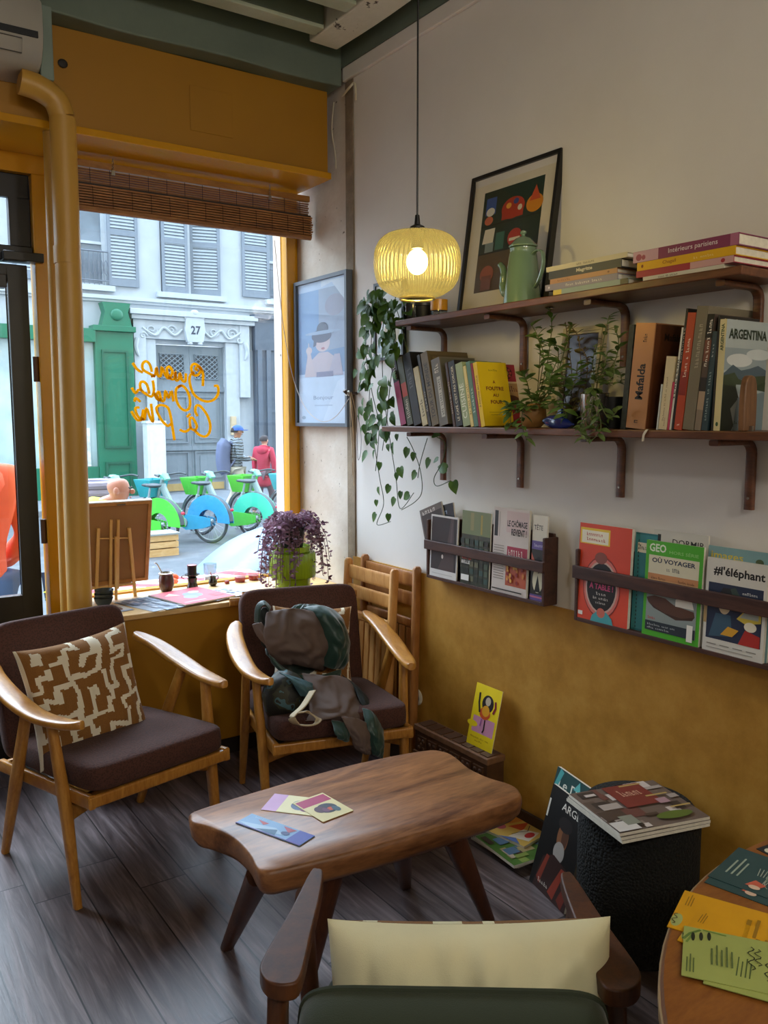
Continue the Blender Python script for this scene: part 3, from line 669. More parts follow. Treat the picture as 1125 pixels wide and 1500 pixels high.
upright('sea green book leaning behind the bright yellow one', 694.8, 701, 682.1, 531, '#5d8474', [st('~Jardins', '#cfe0d0', .2, .25, .4, .5)], [('r', '#6a917f', .03, .02, .98, .98)], dp=.14, group=GL)
upright('crimson cookbook with a round flower emblem on its cover', 701.4, 704.6, 688.9, 533, '#8e2036', [], [('r', '#a32741', .02, .02, .99, .99), ('e', '#4a1018', .70, .86, .13, .10), ('e', '#c9a04a', .70, .86, .05, .04)]+[('e', '#c04a50', .70+.09*cos(i*pi/4), .86+.07*sin(i*pi/4), .028, .022) for i in range(8)]+[('r', '#d8c39a', .42, .34, .98, .72), ('r', '#b08a5a', .45, .36, .95, .69), ('t', '#5a1018', '~Recettes', .5, .56, .4, .09), ('e', '#5a2a18', .70, .44, .2, .06)], dp=.205, group=GL)
upright('bright yellow paperback with dark red title words on its cover', 705, 711, 692.4, 532, '#e8c40a', [st('À FOUTRE AU FOUR', '#5a2010', .3, .28, .5, .44)], [('r', '#edcb10', .02, .01, .99, .99), ('t', '#3a2a10', '~Recettes', .36, .86, .3, .03), ('t', '#7a1a14', '*À', .45, .665, .09, .05), ('t', '#7a1a14', '*FOUTRE', .2, .555, .6, .06), ('t', '#7a1a14', '*AU', .4, .455, .2, .05), ('t', '#7a1a14', '*FOUR', .3, .345, .4, .06), ('r', '#8a6a10', .2, .21, .8, .215), ('r', '#8a6a10', .25, .17, .75, .175)], dp=.128, group=GL)
k = dict(group=GR_, yb=632)
upright('dark mottled slim book between the metal plant pot and the copper book', 908, 915.5, 921.7, 476, plain('#2c3029', .6, var=.5, vscale=60), [], dp=.18, **k)
upright('thick shiny copper book with bold black spine title', 916, 944, 931.6, 476, '#b98558', [('t', '#120d0a', '*Mafalda', .28, .28, .34, .40), ('t', '#2a1a10', '~Todo', .82, .35, .08, .2), ('t', '#120d0a', '~E', .05, .4, .04, .2)], [('r', '#5a3018', .02, .01, .99, .99), ('t', '#1a0d06', '*Mafalda', .25, .84, .5, .07), ('e', '#6a1a12', .5, .45, .06, .06)], dp=.165, rough=.35, metal=.35, **k)
upright('slim white booklet with a grey back behind the small cream paperback', 960.5, 963, 968.1, 563, '#c8ccc8', [], dp=.12, **k)
upright('small cream paperback with tiny spine letters', 963.6, 976, 976.1, 523, '#d9c9a4', [st('~Histoires de cafe, un recueil', '#7a5a3a', .12, .5, .6, .18), ('t', '#7a2a1a', '~Poche', .05, .3, .12, .14)], dp=.11, **k)
upright('narrow pink paperback below the white and black book', 976.5, 979.5, 985.1, 560, '#c23a5a', [], dp=.11, **k)
upright('slim white book with heavy black spine letters', 979.8, 982.6, 998.3, 480, '#dcd8cc', [st('~DUBUFFET', '#141210', .3, .1, .4, .8)], dp=.15, **k)
upright('tall black book leaning behind the orange red spine', 982.9, 986.2, 1004.9, 452, '#171415', [st('~Portraits', '#c8c0b0', .55, .25, .3, .5)], dp=.19, **k)
upright('orange red tall book with white spine letters', 986.4, 998, 1007.5, 459, '#b5441f', [('r', '#8e2a1c', .3, .05, .5, .95), ('t', '#efe2cc', '~Vivre a Paris', .45, .28, .34, .4), ('t', '#efd8c0', '~M', .03, .35, .03, .3)], dp=.17, **k)
upright('tall taupe book with a pale top edge', 999, 1015.5, 1021.2, 450, '#7a705c', [st('~ARCHITECTURE', '#b0a68e', .5, .3, .36, .3)], dp=.20, page=plain('#cfc6a8', .8), **k)
upright('book with a brown and grey photograph printed on its spine', 1016.5, 1026.2, 1037.4, 461, '#54443a', [('r', '#8a7a68', 0, 0, .18, 1), ('r', '#a89078', .18, 0, .34, 1), ('r', '#2a2320', .34, 0, .46, 1), ('r', '#7a4a38', .6, 0, .78, 1), st('~Bistrots', '#e8e0d0', .55, .3, .3, .4), ('r', '#151312', .8, 0, 1, 1), ('t', '#f0e8dc', '~Paris', .83, .2, .13, .6)], dp=.16, **k)
upright('dark teal book with thin spine letters beside the lake book', 1026.6, 1035.6, 1042.7, 486, '#2f434a', [st('~CHANSONS DE PARIS', '#9ab0b0', .1, .35, .5, .3), ('t', '#c0ccca', '~Rene', .74, .4, .14, .2)], dp=.16, **k)
upright('tall black book with script title rising behind the lake book', 1040.7, 1044, 1051.9, 462, '#211d1a', [], [('t', '#c8bca4', '~Argentine', .1, .93, .5, .05)], dp=.17, **k)
LAKE = [('r', '#a9b2b2', .0, .0, 1, 1), ('r', '#8f9b9f', 0, .55, 1, .75), ('e', '#c9cccb', .35, .64, .3, .06), ('e', '#c2c8c8', .8, .70, .3, .05), ('p', '#4a5a64', [(0, .52), (.2, .60), (.4, .55), (.6, .57), (.8, .6), (1, .56), (1, .48), (0, .46)]), ('p', '#39452c', [(0, .50), (.25, .53), (.35, .47), (.55, .46), (.7, .50), (1, .51), (1, .40), (0, .36)]), ('r', '#9aa6a6', .3, .34, 1, .42), ('p', '#26301e', [(0, .42), (.3, .40), (.38, .30), (.2, .2), (.3, .05), (.25, 0), (0, 0)]), ('p', '#6f7f84', [(.35, .30), (1, .36), (1, 0), (.28, 0)]), ('p', '#2a3a1c', [(.8, .42), (1, .45), (1, .36), (.7, .38)]), ('t', '#22301e', '*ARGENTINA', .06, .83, .9, .09), ('t', '#22301e', '~Patagonie', .3, .06, .4, .03)]
upright('large picture book of a mountain lake with pale spine', 1044.2, 1054, 1055.0, 468, '#dccf9c', [('t', '#3a4a2c', '*ARGENTINA', .72, .25, .24, .5), ('e', '#3a5a3a', .06, .5, .02, .2)], LAKE, dp=.175, **k)
t = thing('bookend', 'rounded upright wooden slab holding up the lake book', 'bookend', (0, 0, 0))
mb = MB(); poly = [(x, y) for x, y, _ in spline([(-.030, 0, 0), (-.032, .05, 0), (-.028, .105, 0), (-.014, .128, 0), (.014, .128, 0), (.028, .105, 0), (.032, .05, 0), (.030, 0, 0)], 4)]
p0 = onX(1093, 632, 1.86); t.location = (1.862, p0.y, 1.4134)
mb.prism(poly, -.008, .008, None, R(radians(8), 'Z') @ R(pi/2, 'X')).build('slab', wood('#5a3a22', '#8a6240', (10, 10, 1.5), .5), t, bevel=.003)
MB().box(-.012, -.010, 0, .012, .02, .0016).box(-.004, -.016, .0, .004, -.0095, .012).build('metal_foot', M_steel, t, smooth=False)
b = MB().sweep(spline([(1.838, onX(948, 634, 1.838).y, 1.4142), (1.827, onX(948, 634, 1.83).y, 1.412), (1.826, onX(946, 640, 1.83).y+.004, 1.40), (1.826, onX(946, 640, 1.83).y+.006, 1.384)], 4), (.0035, .0004), side=(0, 1, 0), n=6)
tag(b.build('ribbon', plain('#d8d2c4', .7)), 'short white ribbon hanging over the lower shelf edge', 'ribbon')
# flat stacks on the upper shelf
def flat(label, x0, x1, z, th, col, spine=(), dp=.2, X=SX, group=None, rz=0, **k):
    a = onX(x0, 400, X).y; c = onX(x1, 400, X).y
    M = T(X, c, z+th/2) @ R(rz, 'Z') @ Matrix(((1, 0, 0, 0), (0, 0, 1, 0), (0, -1, 0, 0), (0, 0, 0, 1)))
    return book(label, M, th, dp, a-c, col, spine, (), group, ttb=True, **k)
z = 1.7974; g = 'stack of art books beside the coffee pot'
for (lab, x0, x1, th, col, sp, dp) in [
    ('pale blue grey book with a yellow end, bottom of the art stack', 811, 921, .0165, '#93a5a0', [('r', '#d8c04a', 0, .05, .12, .95), ('r', '#1c1c20', .9, 0, 1, 1)], .17),
    ('lavender grey book below the tan one in the art stack', 799, 905, .0175, '#8d8698', [('t', '#e2ddd8', '~Toni Ungerer Musee', .3, .3, .5, .4), ('e', '#d8d0e0', .06, .5, .012, .2)], .16),
    ('tan orange slim book in the middle of the art stack', 806, 904, .0135, '#b98a62', [('t', '#7a4a2a', '~Carnets', .12, .3, .2, .4), ('e', '#7a4a2a', .88, .5, .015, .2)], .165),
    ('dark slate painter monograph, second from top of the art stack', 804, 910, .0225, '#3c3f42', [('t', '#cfc8b4', '*Magritte', .40, .22, .22, .56)], .15),
    ('cream thin book lying on top of the art stack', 800, 918, .0135, '#cdc3a6', [('t', '#6a6250', '~LES MURALES', .4, .3, .22, .4)], .17)]:
    flat(lab, x0, x1, z, th, col, sp, dp, group=g); z += th+.0003
z = 1.7974; g = 'stack of bright books at the shelf end'
for (lab, x0, x1, th, col, sp, dp) in [
    ('white slim book at the bottom of the bright stack', 942, 1060, .0115, '#d4cec0', [('t', '#5a5448', '~PARIS EN DESSIN', .2, .3, .25, .4)], .14),
    ('red and pink book, third from top of the bright stack', 932, 1074, .0165, '#a5203a', [('r', '#cfa0a0', .58, .02, 1, .98), ('e', '#a01830', .9, .5, .02, .3)], .175),
    ('yellow book with orange spine title in the bright stack', 933, 1076, .0215, '#e3ae14', [('t', '#a05a10', 'Chagall', .28, .25, .14, .5), ('t', '#f0d890', '~Le cirque', .6, .3, .2, .3), ('e', '#8a3a10', .06, .5, .012, .2)], .17),
    ('thick magenta book about interiors on top of the bright stack', 927, 1080, .0285, '#84305a', [('r', '#c79cae', 0, .02, .26, .98), ('e', '#9a3a5a', .06, .45, .03, .3), ('e', '#9a3a5a', .11, .4, .02, .22), ('t', '#e8d8de', 'Intérieurs parisiens', .36, .24, .46, .54), ('r', '#b06a8a', .93, .02, 1, .98)], .21)]:
    flat(lab, x0, x1, z, th, col, sp, dp, group=g); z += th+.0003
# ------------------------------------------------------------------ magazines
def magazine(name, label, M, w, h, th, base, art, cat='magazine', group=None, curl=0):
    t = thing(name, label, cat, group=group); t.matrix_basis = M; m = plain(base, .35) if isinstance(base, str) else base
    mb = MB(); mb.add([(0, 0, 0), (w, 0, 0), (w, 0, h), (0, 0, h)], [(0, 1, 2, 3)], m); mb.art((0, 0, 0), (w, 0, 0), (0, 0, h), art, off=.0002)
    pg = MB().box(.0005, .0003, .0005, w-.0005, th, h-.0005)
    if curl:
        mb2 = MB()  # subdivide so that the sheet can bend
        for q in (mb, pg): q.v = [(x, y-curl*((z/h)**2)*(1 if z > 0 else 0), z) for x, y, z in q.v]
    mb.build('cover', None, t, smooth=False); pg.build('pages', M_paper, t, smooth=False)
    return t
def in_rack(name, label, x0, x1, yt, zb, X, base, art, tilt=2.2, roll=0, th=.006, xy=850, group=None, cat='magazine'):
    a = onX(x0, xy, X).y; c = onX(x1, xy, X).y; p = onX(x0, yt, X+.012)
    h = p.z-zb
    return magazine(name, label, T(X, a, zb) @ R(-pi/2, 'Z') @ R(radians(-tilt), 'X') @ R(radians(roll), 'Y'), a-c, h, th, base, art, cat, group)
G1, G2 = 'magazines in the rack below the trailing plant', 'magazines in the rack nearer the viewer'
Z1 = .8445; Z2 = .8275
in_rack('magazine', 'grey magazine sticking out sideways behind the dark night photograph cover', 630, 664, 745, Z1+.014, 1.984, '#6a625c', [('r', '#3a322e', .05, .05, .95, .9), ('t', '#d8d0c8', '~REVUE', .1, .9, .6, .06)], roll=-20, xy=835, group=G1)
in_rack('magazine', 'black magazine with blue lettering fanned beside the night photograph cover', 646, 676, 742, Z1+.004, 1.990, '#24262a', [('t', '#8aa0b8', '~Geo', .1, .86, .6, .08)], roll=-14, xy=835, group=G1)
in_rack('magazine', 'magazine with a dark night photograph and a white strip along the bottom', 629, 668, 752, Z1, 1.9695, '#d8d4d0', [('r', '#2c2424', .04, .12, .97, .97), ('p', '#4a3c3a', [(.3, .12), (.62, .5), (.75, .97), (.85, .97), (.9, .12)]), ('p', '#57494a', [(.7, .4), (.78, .9), (.82, .9), (.8, .4)]), ('e', '#e8e0d4', .47, .34, .035, .035), ('r', '#b8b4b0', .1, .05, .85, .06)], xy=840, group=G1)
in_rack('magazine', 'magazine with a green city photograph and red and white words', 674, 715.5, 746, Z1, 1.9695, '#3a3d30', [('r', '#77805a', 0, .68, 1, 1), ('r', '#8f8a5e', .3, .74, .42, .98), ('r', '#a8954f', .66, .7, .72, .96)]+[('r', random.choice(['#2a3026', '#4d5a48', '#1d201a', '#6a6a52', '#39504a']), (i % 6)/6, .05+.1*(i//6), (i % 6)/6+.13, .12+.1*(i//6)) for i in range(36)]+[('t', '#e8e4dc', '*LYON,', .06, .40, .34, .05), ('t', '#c23a2a', '*VERT LE', .06, .34, .34, .045), ('t', '#e8e4dc', '*BELLE', .06, .28, .3, .045), ('r', '#e8e6e0', .06, .05, .34, .13)], xy=845, group=G1)
in_rack('newspaper', 'folded white newspaper with heavy black headline above red print', 719.5, 771, 741, Z1, 1.9695, '#d9cfc6', [('r', '#cfc3bc', .0, .0, 1, 1), ('t', '#151210', '1', .03, .66, .10, .30), ('r', '#9a9288', .17, .66, .185, .95), ('r', '#cbb3b0', .38, .72, .98, .97), ('t', '#1a1412', '*LE CHÔMAGE', .40, .79, .55, .09), ('t', '#1a1412', '*REVIENT !', .52, .69, .42, .08), ('r', '#a33048', .42, .42, .98, .56), ('r', '#b5563a', .40, .10, .98, .40)]+[('r', '#8a8076', .05, .16+.03*i, .34, .168+.03*i) for i in range(14)]+[('e', random.choice(['#c77a3a', '#8a2a2a', '#d8a04a']), .44+.5*random.random(), .13+.25*random.random(), .03, .025) for _ in range(26)]+[('r', '#2a2420', .05, .035, .9, .05), ('t', '#e0c8c0', '~REGARD', .48, .45, .42, .08)], th=.008, xy=855, group=G1, cat='newspaper')
in_rack('magazine', 'magazine half hidden behind the newspaper with a pale bird on its cover', 776, 797.5, 753, Z1, 1.976, '#2a2420', [('r', '#d8d2c4', 0, .70, 1, 1), ('t', '#2a241e', 'TÊTE', .1, .83, .6, .07), ('r', '#6a5a9a', 0, .60, 1, .70), ('t', '#cfc8e8', '~Dossier', .15, .63, .6, .04), ('p', '#c86a5a', [(0, .36), (0, .56), (.3, .44)]), ('p', '#c86a5a', [(1, .36), (1, .56), (.75, .44)]), ('e', '#d8d2b4', .5, .24, .36, .15), ('e', '#1a1614', .5, .42, .18, .1), ('e', '#d8d2b4', .45, .38, .1, .07), ('p', '#151210', [(.3, .1), (.5, .3), (.7, .1)]), ('r', '#5a4a8a', 0, 0, 1, .07), ('r', '#b86a8a', 0, .03, 1, .05)], xy=865, group=G1)
in_rack('magazine', 'spiral bound teal notebook behind the green travel magazine', 926, 958, 778, Z2, 1.984, '#1f6a70', [('r', '#2f8086', .0, .02, .98, .98), ('r', '#e8e0c8', .12, .8, .9, .9), ('t', '#1a3a3a', '~Tome 2', .2, .83, .5, .05)]+[('e', '#16282a', .20, .04+.04*i, .02, .012) for i in range(23)], group=G2)
RED = [('r', '#d8482e', 0, 0, 1, 1), ('r', '#e9c53a', .02, .79, .60, .955), ('r', '#efe8d4', .05, .80, .57, .93), ('t', '#b5301c', '~Courrier', .14, .875, .32, .04), ('t', '#b5301c', '~Gourmand', .14, .825, .38, .035), ('e', '#8a2a20', .48, .36, .36, .32), ('e', '#d8746a', .48, .36, .345, .305), ('e', '#caa79a', .48, .36, .31, .27), ('e', '#191414', .48, .36, .28, .25), ('e', '#8a4a40', .45, .66, .12, .06), ('t', '#d04a7a', '*À TABLE !', .25, .335, .46, .075), ('t', '#d8d0c8', '~Menu', .38, .28, .2, .03), ('t', '#d8d0c8', '~du monde', .33, .235, .3, .03), ('t', '#d8d0c8', '~entier', .38, .19, .2, .025), ('p', '#4aa0a8', [(.30, 0), (.33, .06), (.42, .11), (.52, .13), (.62, .11), (.71, .06), (.74, 0)]), ('e', '#c86a5a', .5, .10, .08, .05), ('r', '#e8e4dc', .05, .04, .14, .08)]
in_rack('magazine', 'red orange food magazine with a round black plate on its cover', 845, 921, 764, Z2, 1.9695, '#d8482e', RED, th=.012, xy=835, group=G2)
in_rack('magazine', 'white magazine rising behind the green travel magazine', 952, 1032, 774, Z2, 1.9845, '#cfccc2', [('t', '#2a2824', 'DORMIR', .36, .875, .58, .055), ('t', '#1a1816', '1', .08, .86, .06, .1)], th=.006, group=G2)
GEO = [('r', '#4fae2c', 0, 0, 1, 1), ('t', '#e6efd8', '*GEO', .06, .885, .30, .085), ('t', '#9ad07a', 'HORS SÉRIE', .42, .885, .5, .04), ('r', '#ddd6bc', .06, .06, .94, .85), ('t', '#22304a', '*OÙ VOYAGER', .12, .775, .76, .06), ('t', '#3a4456', '~en 2024', .38, .70, .24, .04), ('r', '#c98a5a', .06, .44, .94, .66), ('r', '#d8a878', .06, .54, .94, .60), ('t', '#5a3a20', '~Chine Taiwan', .12, .60, .26, .03), ('t', '#5a3a20', '~Namibie Canada', .6, .60, .28, .03), ('r', '#8f9a98', .06, .10, .94, .46), ('p', '#5a3a2c', [(.06, .40), (.2, .43), (.4, .42), (.55, .37), (.9, .34), (.92, .29), (.7, .25), (.4, .27), (.1, .35)]), ('p', '#40281e', [(.1, .35), (.4, .27), (.7, .25), (.92, .29), (.88, .25), (.6, .22), (.2, .30)]), ('p', '#efeade', [(.58, .36), (.58, .43), (.66, .46), (.68, .52), (.71, .46), (.86, .44), (.9, .36)]), ('r', '#28323c', .06, .06, .94, .16), ('t', '#c23a2a', '~Guide', .1, .18, .14, .03), ('t', '#c8d0d0', '~Chambres avec vue', .1, .115, .5, .02), ('t', '#c8d0d0', '~iles secretes', .1, .08, .4, .02), ('r', '#efece4', .80, .03, .90, .20)]
in_rack('magazine', 'green bordered travel magazine with a white chapel on a rock', 942, 1026, 789, Z2, 1.9695, '#4fae2c', GEO, th=.008, xy=860, group=G2)
in_rack('magazine', 'blue picture magazine peeping out above the white culture magazine', 1032, 1128, 797, Z2, 1.983, '#7fa4a8', [('t', '#d8c03a', 'images', .05, .86, .5, .09), ('e', '#4a5a3a', .8, .9, .06, .03)], th=.006, xy=870, group=G2)
ELE = [('r', '#dcd8d0', 0, 0, 1, 1), ('t', '#14110f', "*#l'éléphant", .12, .80, .84, .12), ('r', '#26304a', .05, .14, .95, .74), ('p', '#3a4a44', [(.12, .58), (.3, .66), (.5, .72), (.62, .6), (.9, .56), (.5, .52)]), ('e', '#d8c4a0', .34, .52, .10, .10), ('p', '#26262a', [(.2, .57), (.3, .70), (.42, .70), (.5, .56)]), ('p', '#3c5a70', [(.1, .16), (.2, .42), (.45, .42), (.5, .2)]), ('p', '#d8c04a', [(.55, .4), (.8, .6), (.94, .6), (.94, .4), (.7, .36)]), ('p', '#aab0a8', [(.6, .42), (.75, .55), (.9, .54), (.9, .42)]), ('p', '#b3302a', [(.6, .14), (.7, .3), (.94, .26), (.94, .14)]), ('e', '#e8e0cc', .78, .34, .10, .05), ('p', '#d8a030', [(.3, .2), (.42, .3), (.6, .28), (.5, .2)]), ('t', '#e8e8e8', '~culture', .62, .66, .25, .03), ('r', '#b89a6a', .0, .3, .05, .62)]+[('r', '#8a857c', .08+.22*i, .08, .24+.22*i, .09) for i in range(4)]+[('r', '#aaa59c', .08, .04, .85, .05)]
in_rack('magazine', 'white culture magazine with a man in a hat drawn on its cover', 1031, 1121, 814, Z2, 1.9695, '#dcd8d0', ELE, th=.010, xy=880, group=G2)
# magazines and leaflets lying about : px corners on a horizontal plane
def sheet(name, label, q, z, th, base, art, cat, group=None, rect=True):
    P = [onZ(x, y, z+th) for x, y in q]; o, u, v = P[3], P[2]-P[3], P[0]-P[3]   # q: far-left, far-right, near-right, near-left
    if rect:
        ul = u.length; ud = u.normalized(); v = v-ud*v.dot(ud)
    t = thing(name, label, cat, (o.x, o.y, z), group=group); m = plain(base, .4)
    mb = MB(); k = [(0, 0), (u.x, u.y), (u.x+v.x, u.y+v.y), (v.x, v.y)]
    mb.add([(x, y, th) for x, y in k], [(0, 1, 2, 3)], m); mb.art((0, 0, th), (u.x, u.y, 0), (v.x, v.y, 0), art, off=.0002)
    MB().prism(k, 0, th-.0002).build('paper', M_paper if th > .003 else m, t, smooth=False)
    mb.build('print', None, t, smooth=False)
    return t
# ------------------------------------------------------------------ printed matter on tables and floor
pA = [('r', '#c79ac4', 0, 0, .24, 1), ('r', '#e2d8a8', .24, 0, 1, 1), ('e', '#5a6a8a', .55, .5, .16, .3), ('e', '#7a4a6a', .66, .35, .10, .2), ('e', '#3a4a5a', .60, .65, .1, .15)]
sheet('postcard', 'cream postcard with a lilac end, partly under the magenta one', [(398, 1162), (470, 1166), (474, 1197), (382, 1186)], .4003, .0012, '#e2d8a8', pA, 'postcard', 'postcards on the coffee table')
pB = [('r', '#dccf9a', 0, 0, 1, 1), ('r', '#a8285a', .04, .66, .96, .95), ('e', '#2a3040', .55, .40, .28, .2), ('e', '#4a2a40', .35, .42, .16, .14), ('e', '#c85a3a', .6, .34, .1, .07), ('e', '#3a5a6a', .72, .28, .1, .12), ('e', '#6a3a5a', .45, .34, .08, .1)]
sheet('postcard', 'cream postcard with a magenta band and a dark bird picture', [(433, 1175), (477, 1161), (518, 1187), (473, 1204)], .4018, .0012, '#dccf9a', pB, 'postcard', 'postcards on the coffee table')
pC = [('r', '#7fa6cc', 0, 0, 1, 1), ('r', '#4a55a8', .78, 0, 1, 1), ('p', '#a9c4dc', [(.0, .2), (.5, .6), (.7, .3), (.3, 0)]), ('p', '#b5484a', [(.18, .75), (.32, .5), (.36, .72)]), ('p', '#a84a58', [(.55, .9), (.7, .55), (.76, .9)]), ('p', '#3f6a8a', [(.3, .1), (.55, .5), (.6, .1)]), ('e', '#3a4a7a', .68, .45, .06, .14), ('r', '#6a4a9a', 0, 0, 1, .05), ('t', '#c8d4e8', '~Visites', .1, .8, .2, .08)]
sheet('leaflet', 'blue folded leaflet with red and white figures, nearest the table edge', [(364, 1190), (475, 1212), (438, 1239), (345, 1205)], .4003, .0025, '#7fa6cc', pC, 'leaflet')
g = 'leaflets on the round table'
txt = lambda c, s, x, y, w, h: ('t', c, s, x, y, w, h)
def rot_txt(c, x, y, n, l, sp=.05): return [('r', c, x+sp*i, y, x+sp*i+sp*.32, y+l*(1 if i % 2 else .8)) for i in range(n)]
pT = [('r', '#2f4a4c', 0, 0, 1, 1)]+rot_txt('#9aa898', .10, .25, 3, .5, .06)+[('e', '#dccfb0', .52, .78, .07, .09), ('e', '#5a8a5a', .50, .74, .05, .05), ('p', '#c8604a', [(.36, .12), (.42, .3), (.55, .24), (.5, .12)]), ('e', '#d8b8a0', .46, .12, .06, .05)]+[('l', '#a8b0a0', [(.40+.03*i, .42), (.37+.04*i, .62)], .0012) for i in range(5)]+[('l', '#a8b0a0', [(.60+.10*cos(a/3), .5+.16*sin(a/3)) for a in range(14)], .0012)]
for i, (dx, dy) in enumerate(((-5, 9), (0, 0))):
    sheet('leaflet', ['dark teal leaflet lying under the other teal one on the round table', 'dark teal leaflet with pale plant drawings on the round table'][i], [(1076+dx, 1239+dy), (1205+dx, 1282+dy), (1178+dx, 1336+dy), (1037+dx, 1283+dy)], .7402+.0012*i, .001, '#2f4a4c', pT, 'leaflet', g)
sheet('leaflet', 'nearly black leaflet with a white shape by the far edge of the round table', [(1120, 1228), (1190, 1250), (1170, 1275), (1108, 1243)], .7402, .001, '#23292f', [('e', '#d8d0c0', .2, .3, .1, .2), ('e', '#d8d0c0', .5, .4, .1, .1)], 'leaflet', g)
pY = [('r', '#d99c0c', 0, 0, 1, 1), ('e', '#a9b06a', .05, .22, .05, .16)]+rot_txt('#8a6410', .06, .62, 3, .3, .025)+rot_txt('#7a560c', .40, .12, 4, .3, .05)+[('l', '#4a3a0c', [(.03+.02*sin(a), .1+.02*a) for a in range(14)], .0014), ('r', '#9a7010', .62, .2, .66, .7), ('r', '#9a7010', .7, .3, .73, .75)]
for i, q in enumerate(([(1017, 1308), (1176, 1356), (1150, 1410), (977, 1357)], [(1023, 1330), (1180, 1380), (1150, 1436), (992, 1377)])):
    sheet('leaflet', ['yellow leaflet lying furthest under the pile on the round table', 'yellow leaflet between the other yellow one and the pale green one'][i], q, .7402+.0012*i, .001, '#d99c0c', pY, 'leaflet', g)
pG = [('r', '#a3ab5c', 0, 0, 1, 1), ('l', '#5f7a34', [(.0, .72), (.06, .86), (.16, .97)], .004), ('l', '#6f8a3c', [(.03, .66), (.1, .9)], .003), ('l', '#6f8a3c', [(.18, .98), (.40, .95)], .003)]+[('e', '#262c1c', .09+.075*i, .80+.03*i, .018, .09) for i in range(3)]+rot_txt('#5a6a3a', .04, .08, 3, .35, .03)+rot_txt('#5a6a3a', .26, .30, 5, .4, .045)+[('l', '#2a3018', [(.62+.03*sin(a*1.2), .35+.035*a) for a in range(14)], .0016), ('l', '#2a3018', [(.68+.03*sin(a*1.4), .45+.03*a) for a in range(12)], .0016)]
for i, q in enumerate(([(1016, 1366), (1186, 1398), (1180, 1482), (1030, 1440)], [(1007, 1357), (1178, 1388), (1172, 1466), (998, 1428)])):
    sheet('leaflet', ['pale green leaflet underneath its twin on the round table', 'pale green leaflet with dark leaves in its corner, on top'][i], q, .7427+.0012*i, .001, '#a3ab5c', pG, 'leaflet', g)
def interior_art(seed, cols):
    random.seed(seed); o = []
    for i in range(26):
        x, y = random.random()*.9, random.random()*.9; w, h = .06+.2*random.random(), .05+.2*random.random(); o.append(('r', random.choice(cols), x, y, min(1, x+w), min(1, y+h)))
    return o
g = 'magazines lying on the pouf'; cols = ['#5a4a40', '#8a7a70', '#3a302a', '#a89a90', '#6a4038', '#c8bab0', '#4a3a30', '#7a8070']
for i, (q, l) in enumerate((([(858, 1164), (980, 1158), (1040, 1206), (912, 1232)], 'lowest magazine of the pile on the black pouf'), ([(853, 1163), (985, 1153), (1041, 1201), (910, 1227)], 'middle magazine of the pile on the black pouf'))):
    sheet('magazine', l, q, .4003+.0082*i, .008, '#5a5048', interior_art(i, cols), 'magazine', g)
top = interior_art(4, cols)+[('r', '#7a3028', .36, .45, .78, .98), ('t', '#c89a80', '~Maison', .45, .7, .24, .16), ('r', '#b89a5a', .55, .93, .80, .96), ('r', '#b89a5a', .68, .62, .93, .65), ('r', '#b89a5a', .76, .30, .99, .33), ('r', '#d0c8c0', .0, .0, .24, .2), ('r', '#8a8a7a', .15, .1, .3, .3), ('e', '#5a6a2a', .7, .15, .2, .08), ('r', '#b08a90', .72, .42, .84, .54)]
sheet('magazine', 'open topped magazine with a room photograph, uppermost on the black pouf', [(852, 1160), (983, 1151), (1040, 1196), (908, 1221)], .4167, .008, '#6a5a50', top, 'magazine', g)
g = 'magazines piled on the floor by the wall'
for i, l in enumerate(('bottom magazine of the floor pile beside the ochre wall', 'second magazine of the floor pile beside the ochre wall', 'green edged magazine in the floor pile beside the ochre wall')):
    d = (0, 3, 6)[i]
    sheet('magazine', l, [(755+d, 1200), (806, 1216-d), (759-d, 1268), (690+d, 1225)], .0005+.0102*i, .010, ['#5a4a4a', '#8a8078', '#4f7a34'][i], interior_art(9+i, ['#b0a070', '#5a7a9a', '#c8b8a0', '#4a3a30', '#8aa050']), 'magazine', g)
sheet('magazine', 'colourful yellow illustrated magazine on top of the floor pile', [(760, 1190), (798, 1207), (768, 1240), (706, 1213)], .0312, .009, '#d8b860', [('r', '#d8b45a', 0, 0, 1, 1), ('p', '#c8502a', [(.3, .4), (.5, .8), (.62, .45)]), ('p', '#e8e0d0', [(.55, .1), (.95, .2), (.9, .6), (.6, .5)]), ('e', '#c83a3a', .82, .4, .08, .12), ('p', '#d88a3a', [(0, .5), (.3, .95), (.5, .95), (.2, .4)]), ('e', '#b85a6a', .2, .3, .12, .1), ('l', '#3a2a20', [(.55, .2), (.6, .35), (.7, .5), (.6, .7)], .003), ('p', '#5a78b8', [(.4, 0), (.9, 0), (.7, .14)])], 'magazine', g)
def leaning(label, bl, br, tl, h, w, th, base, art, off=0):
    a = onZ(*bl, 0); c = onZ(*br, 0); ux = (c-a); ux.z = 0; ux.normalize(); yaw = math.atan2(ux.y, ux.x)
    return magazine('magazine', label, T(a.x, a.y, .0006) @ R(yaw, 'Z') @ T(0, off, 0) @ R(radians(tl), 'X'), w, h, th, base, art, group='tall magazines leaning against the pouf')
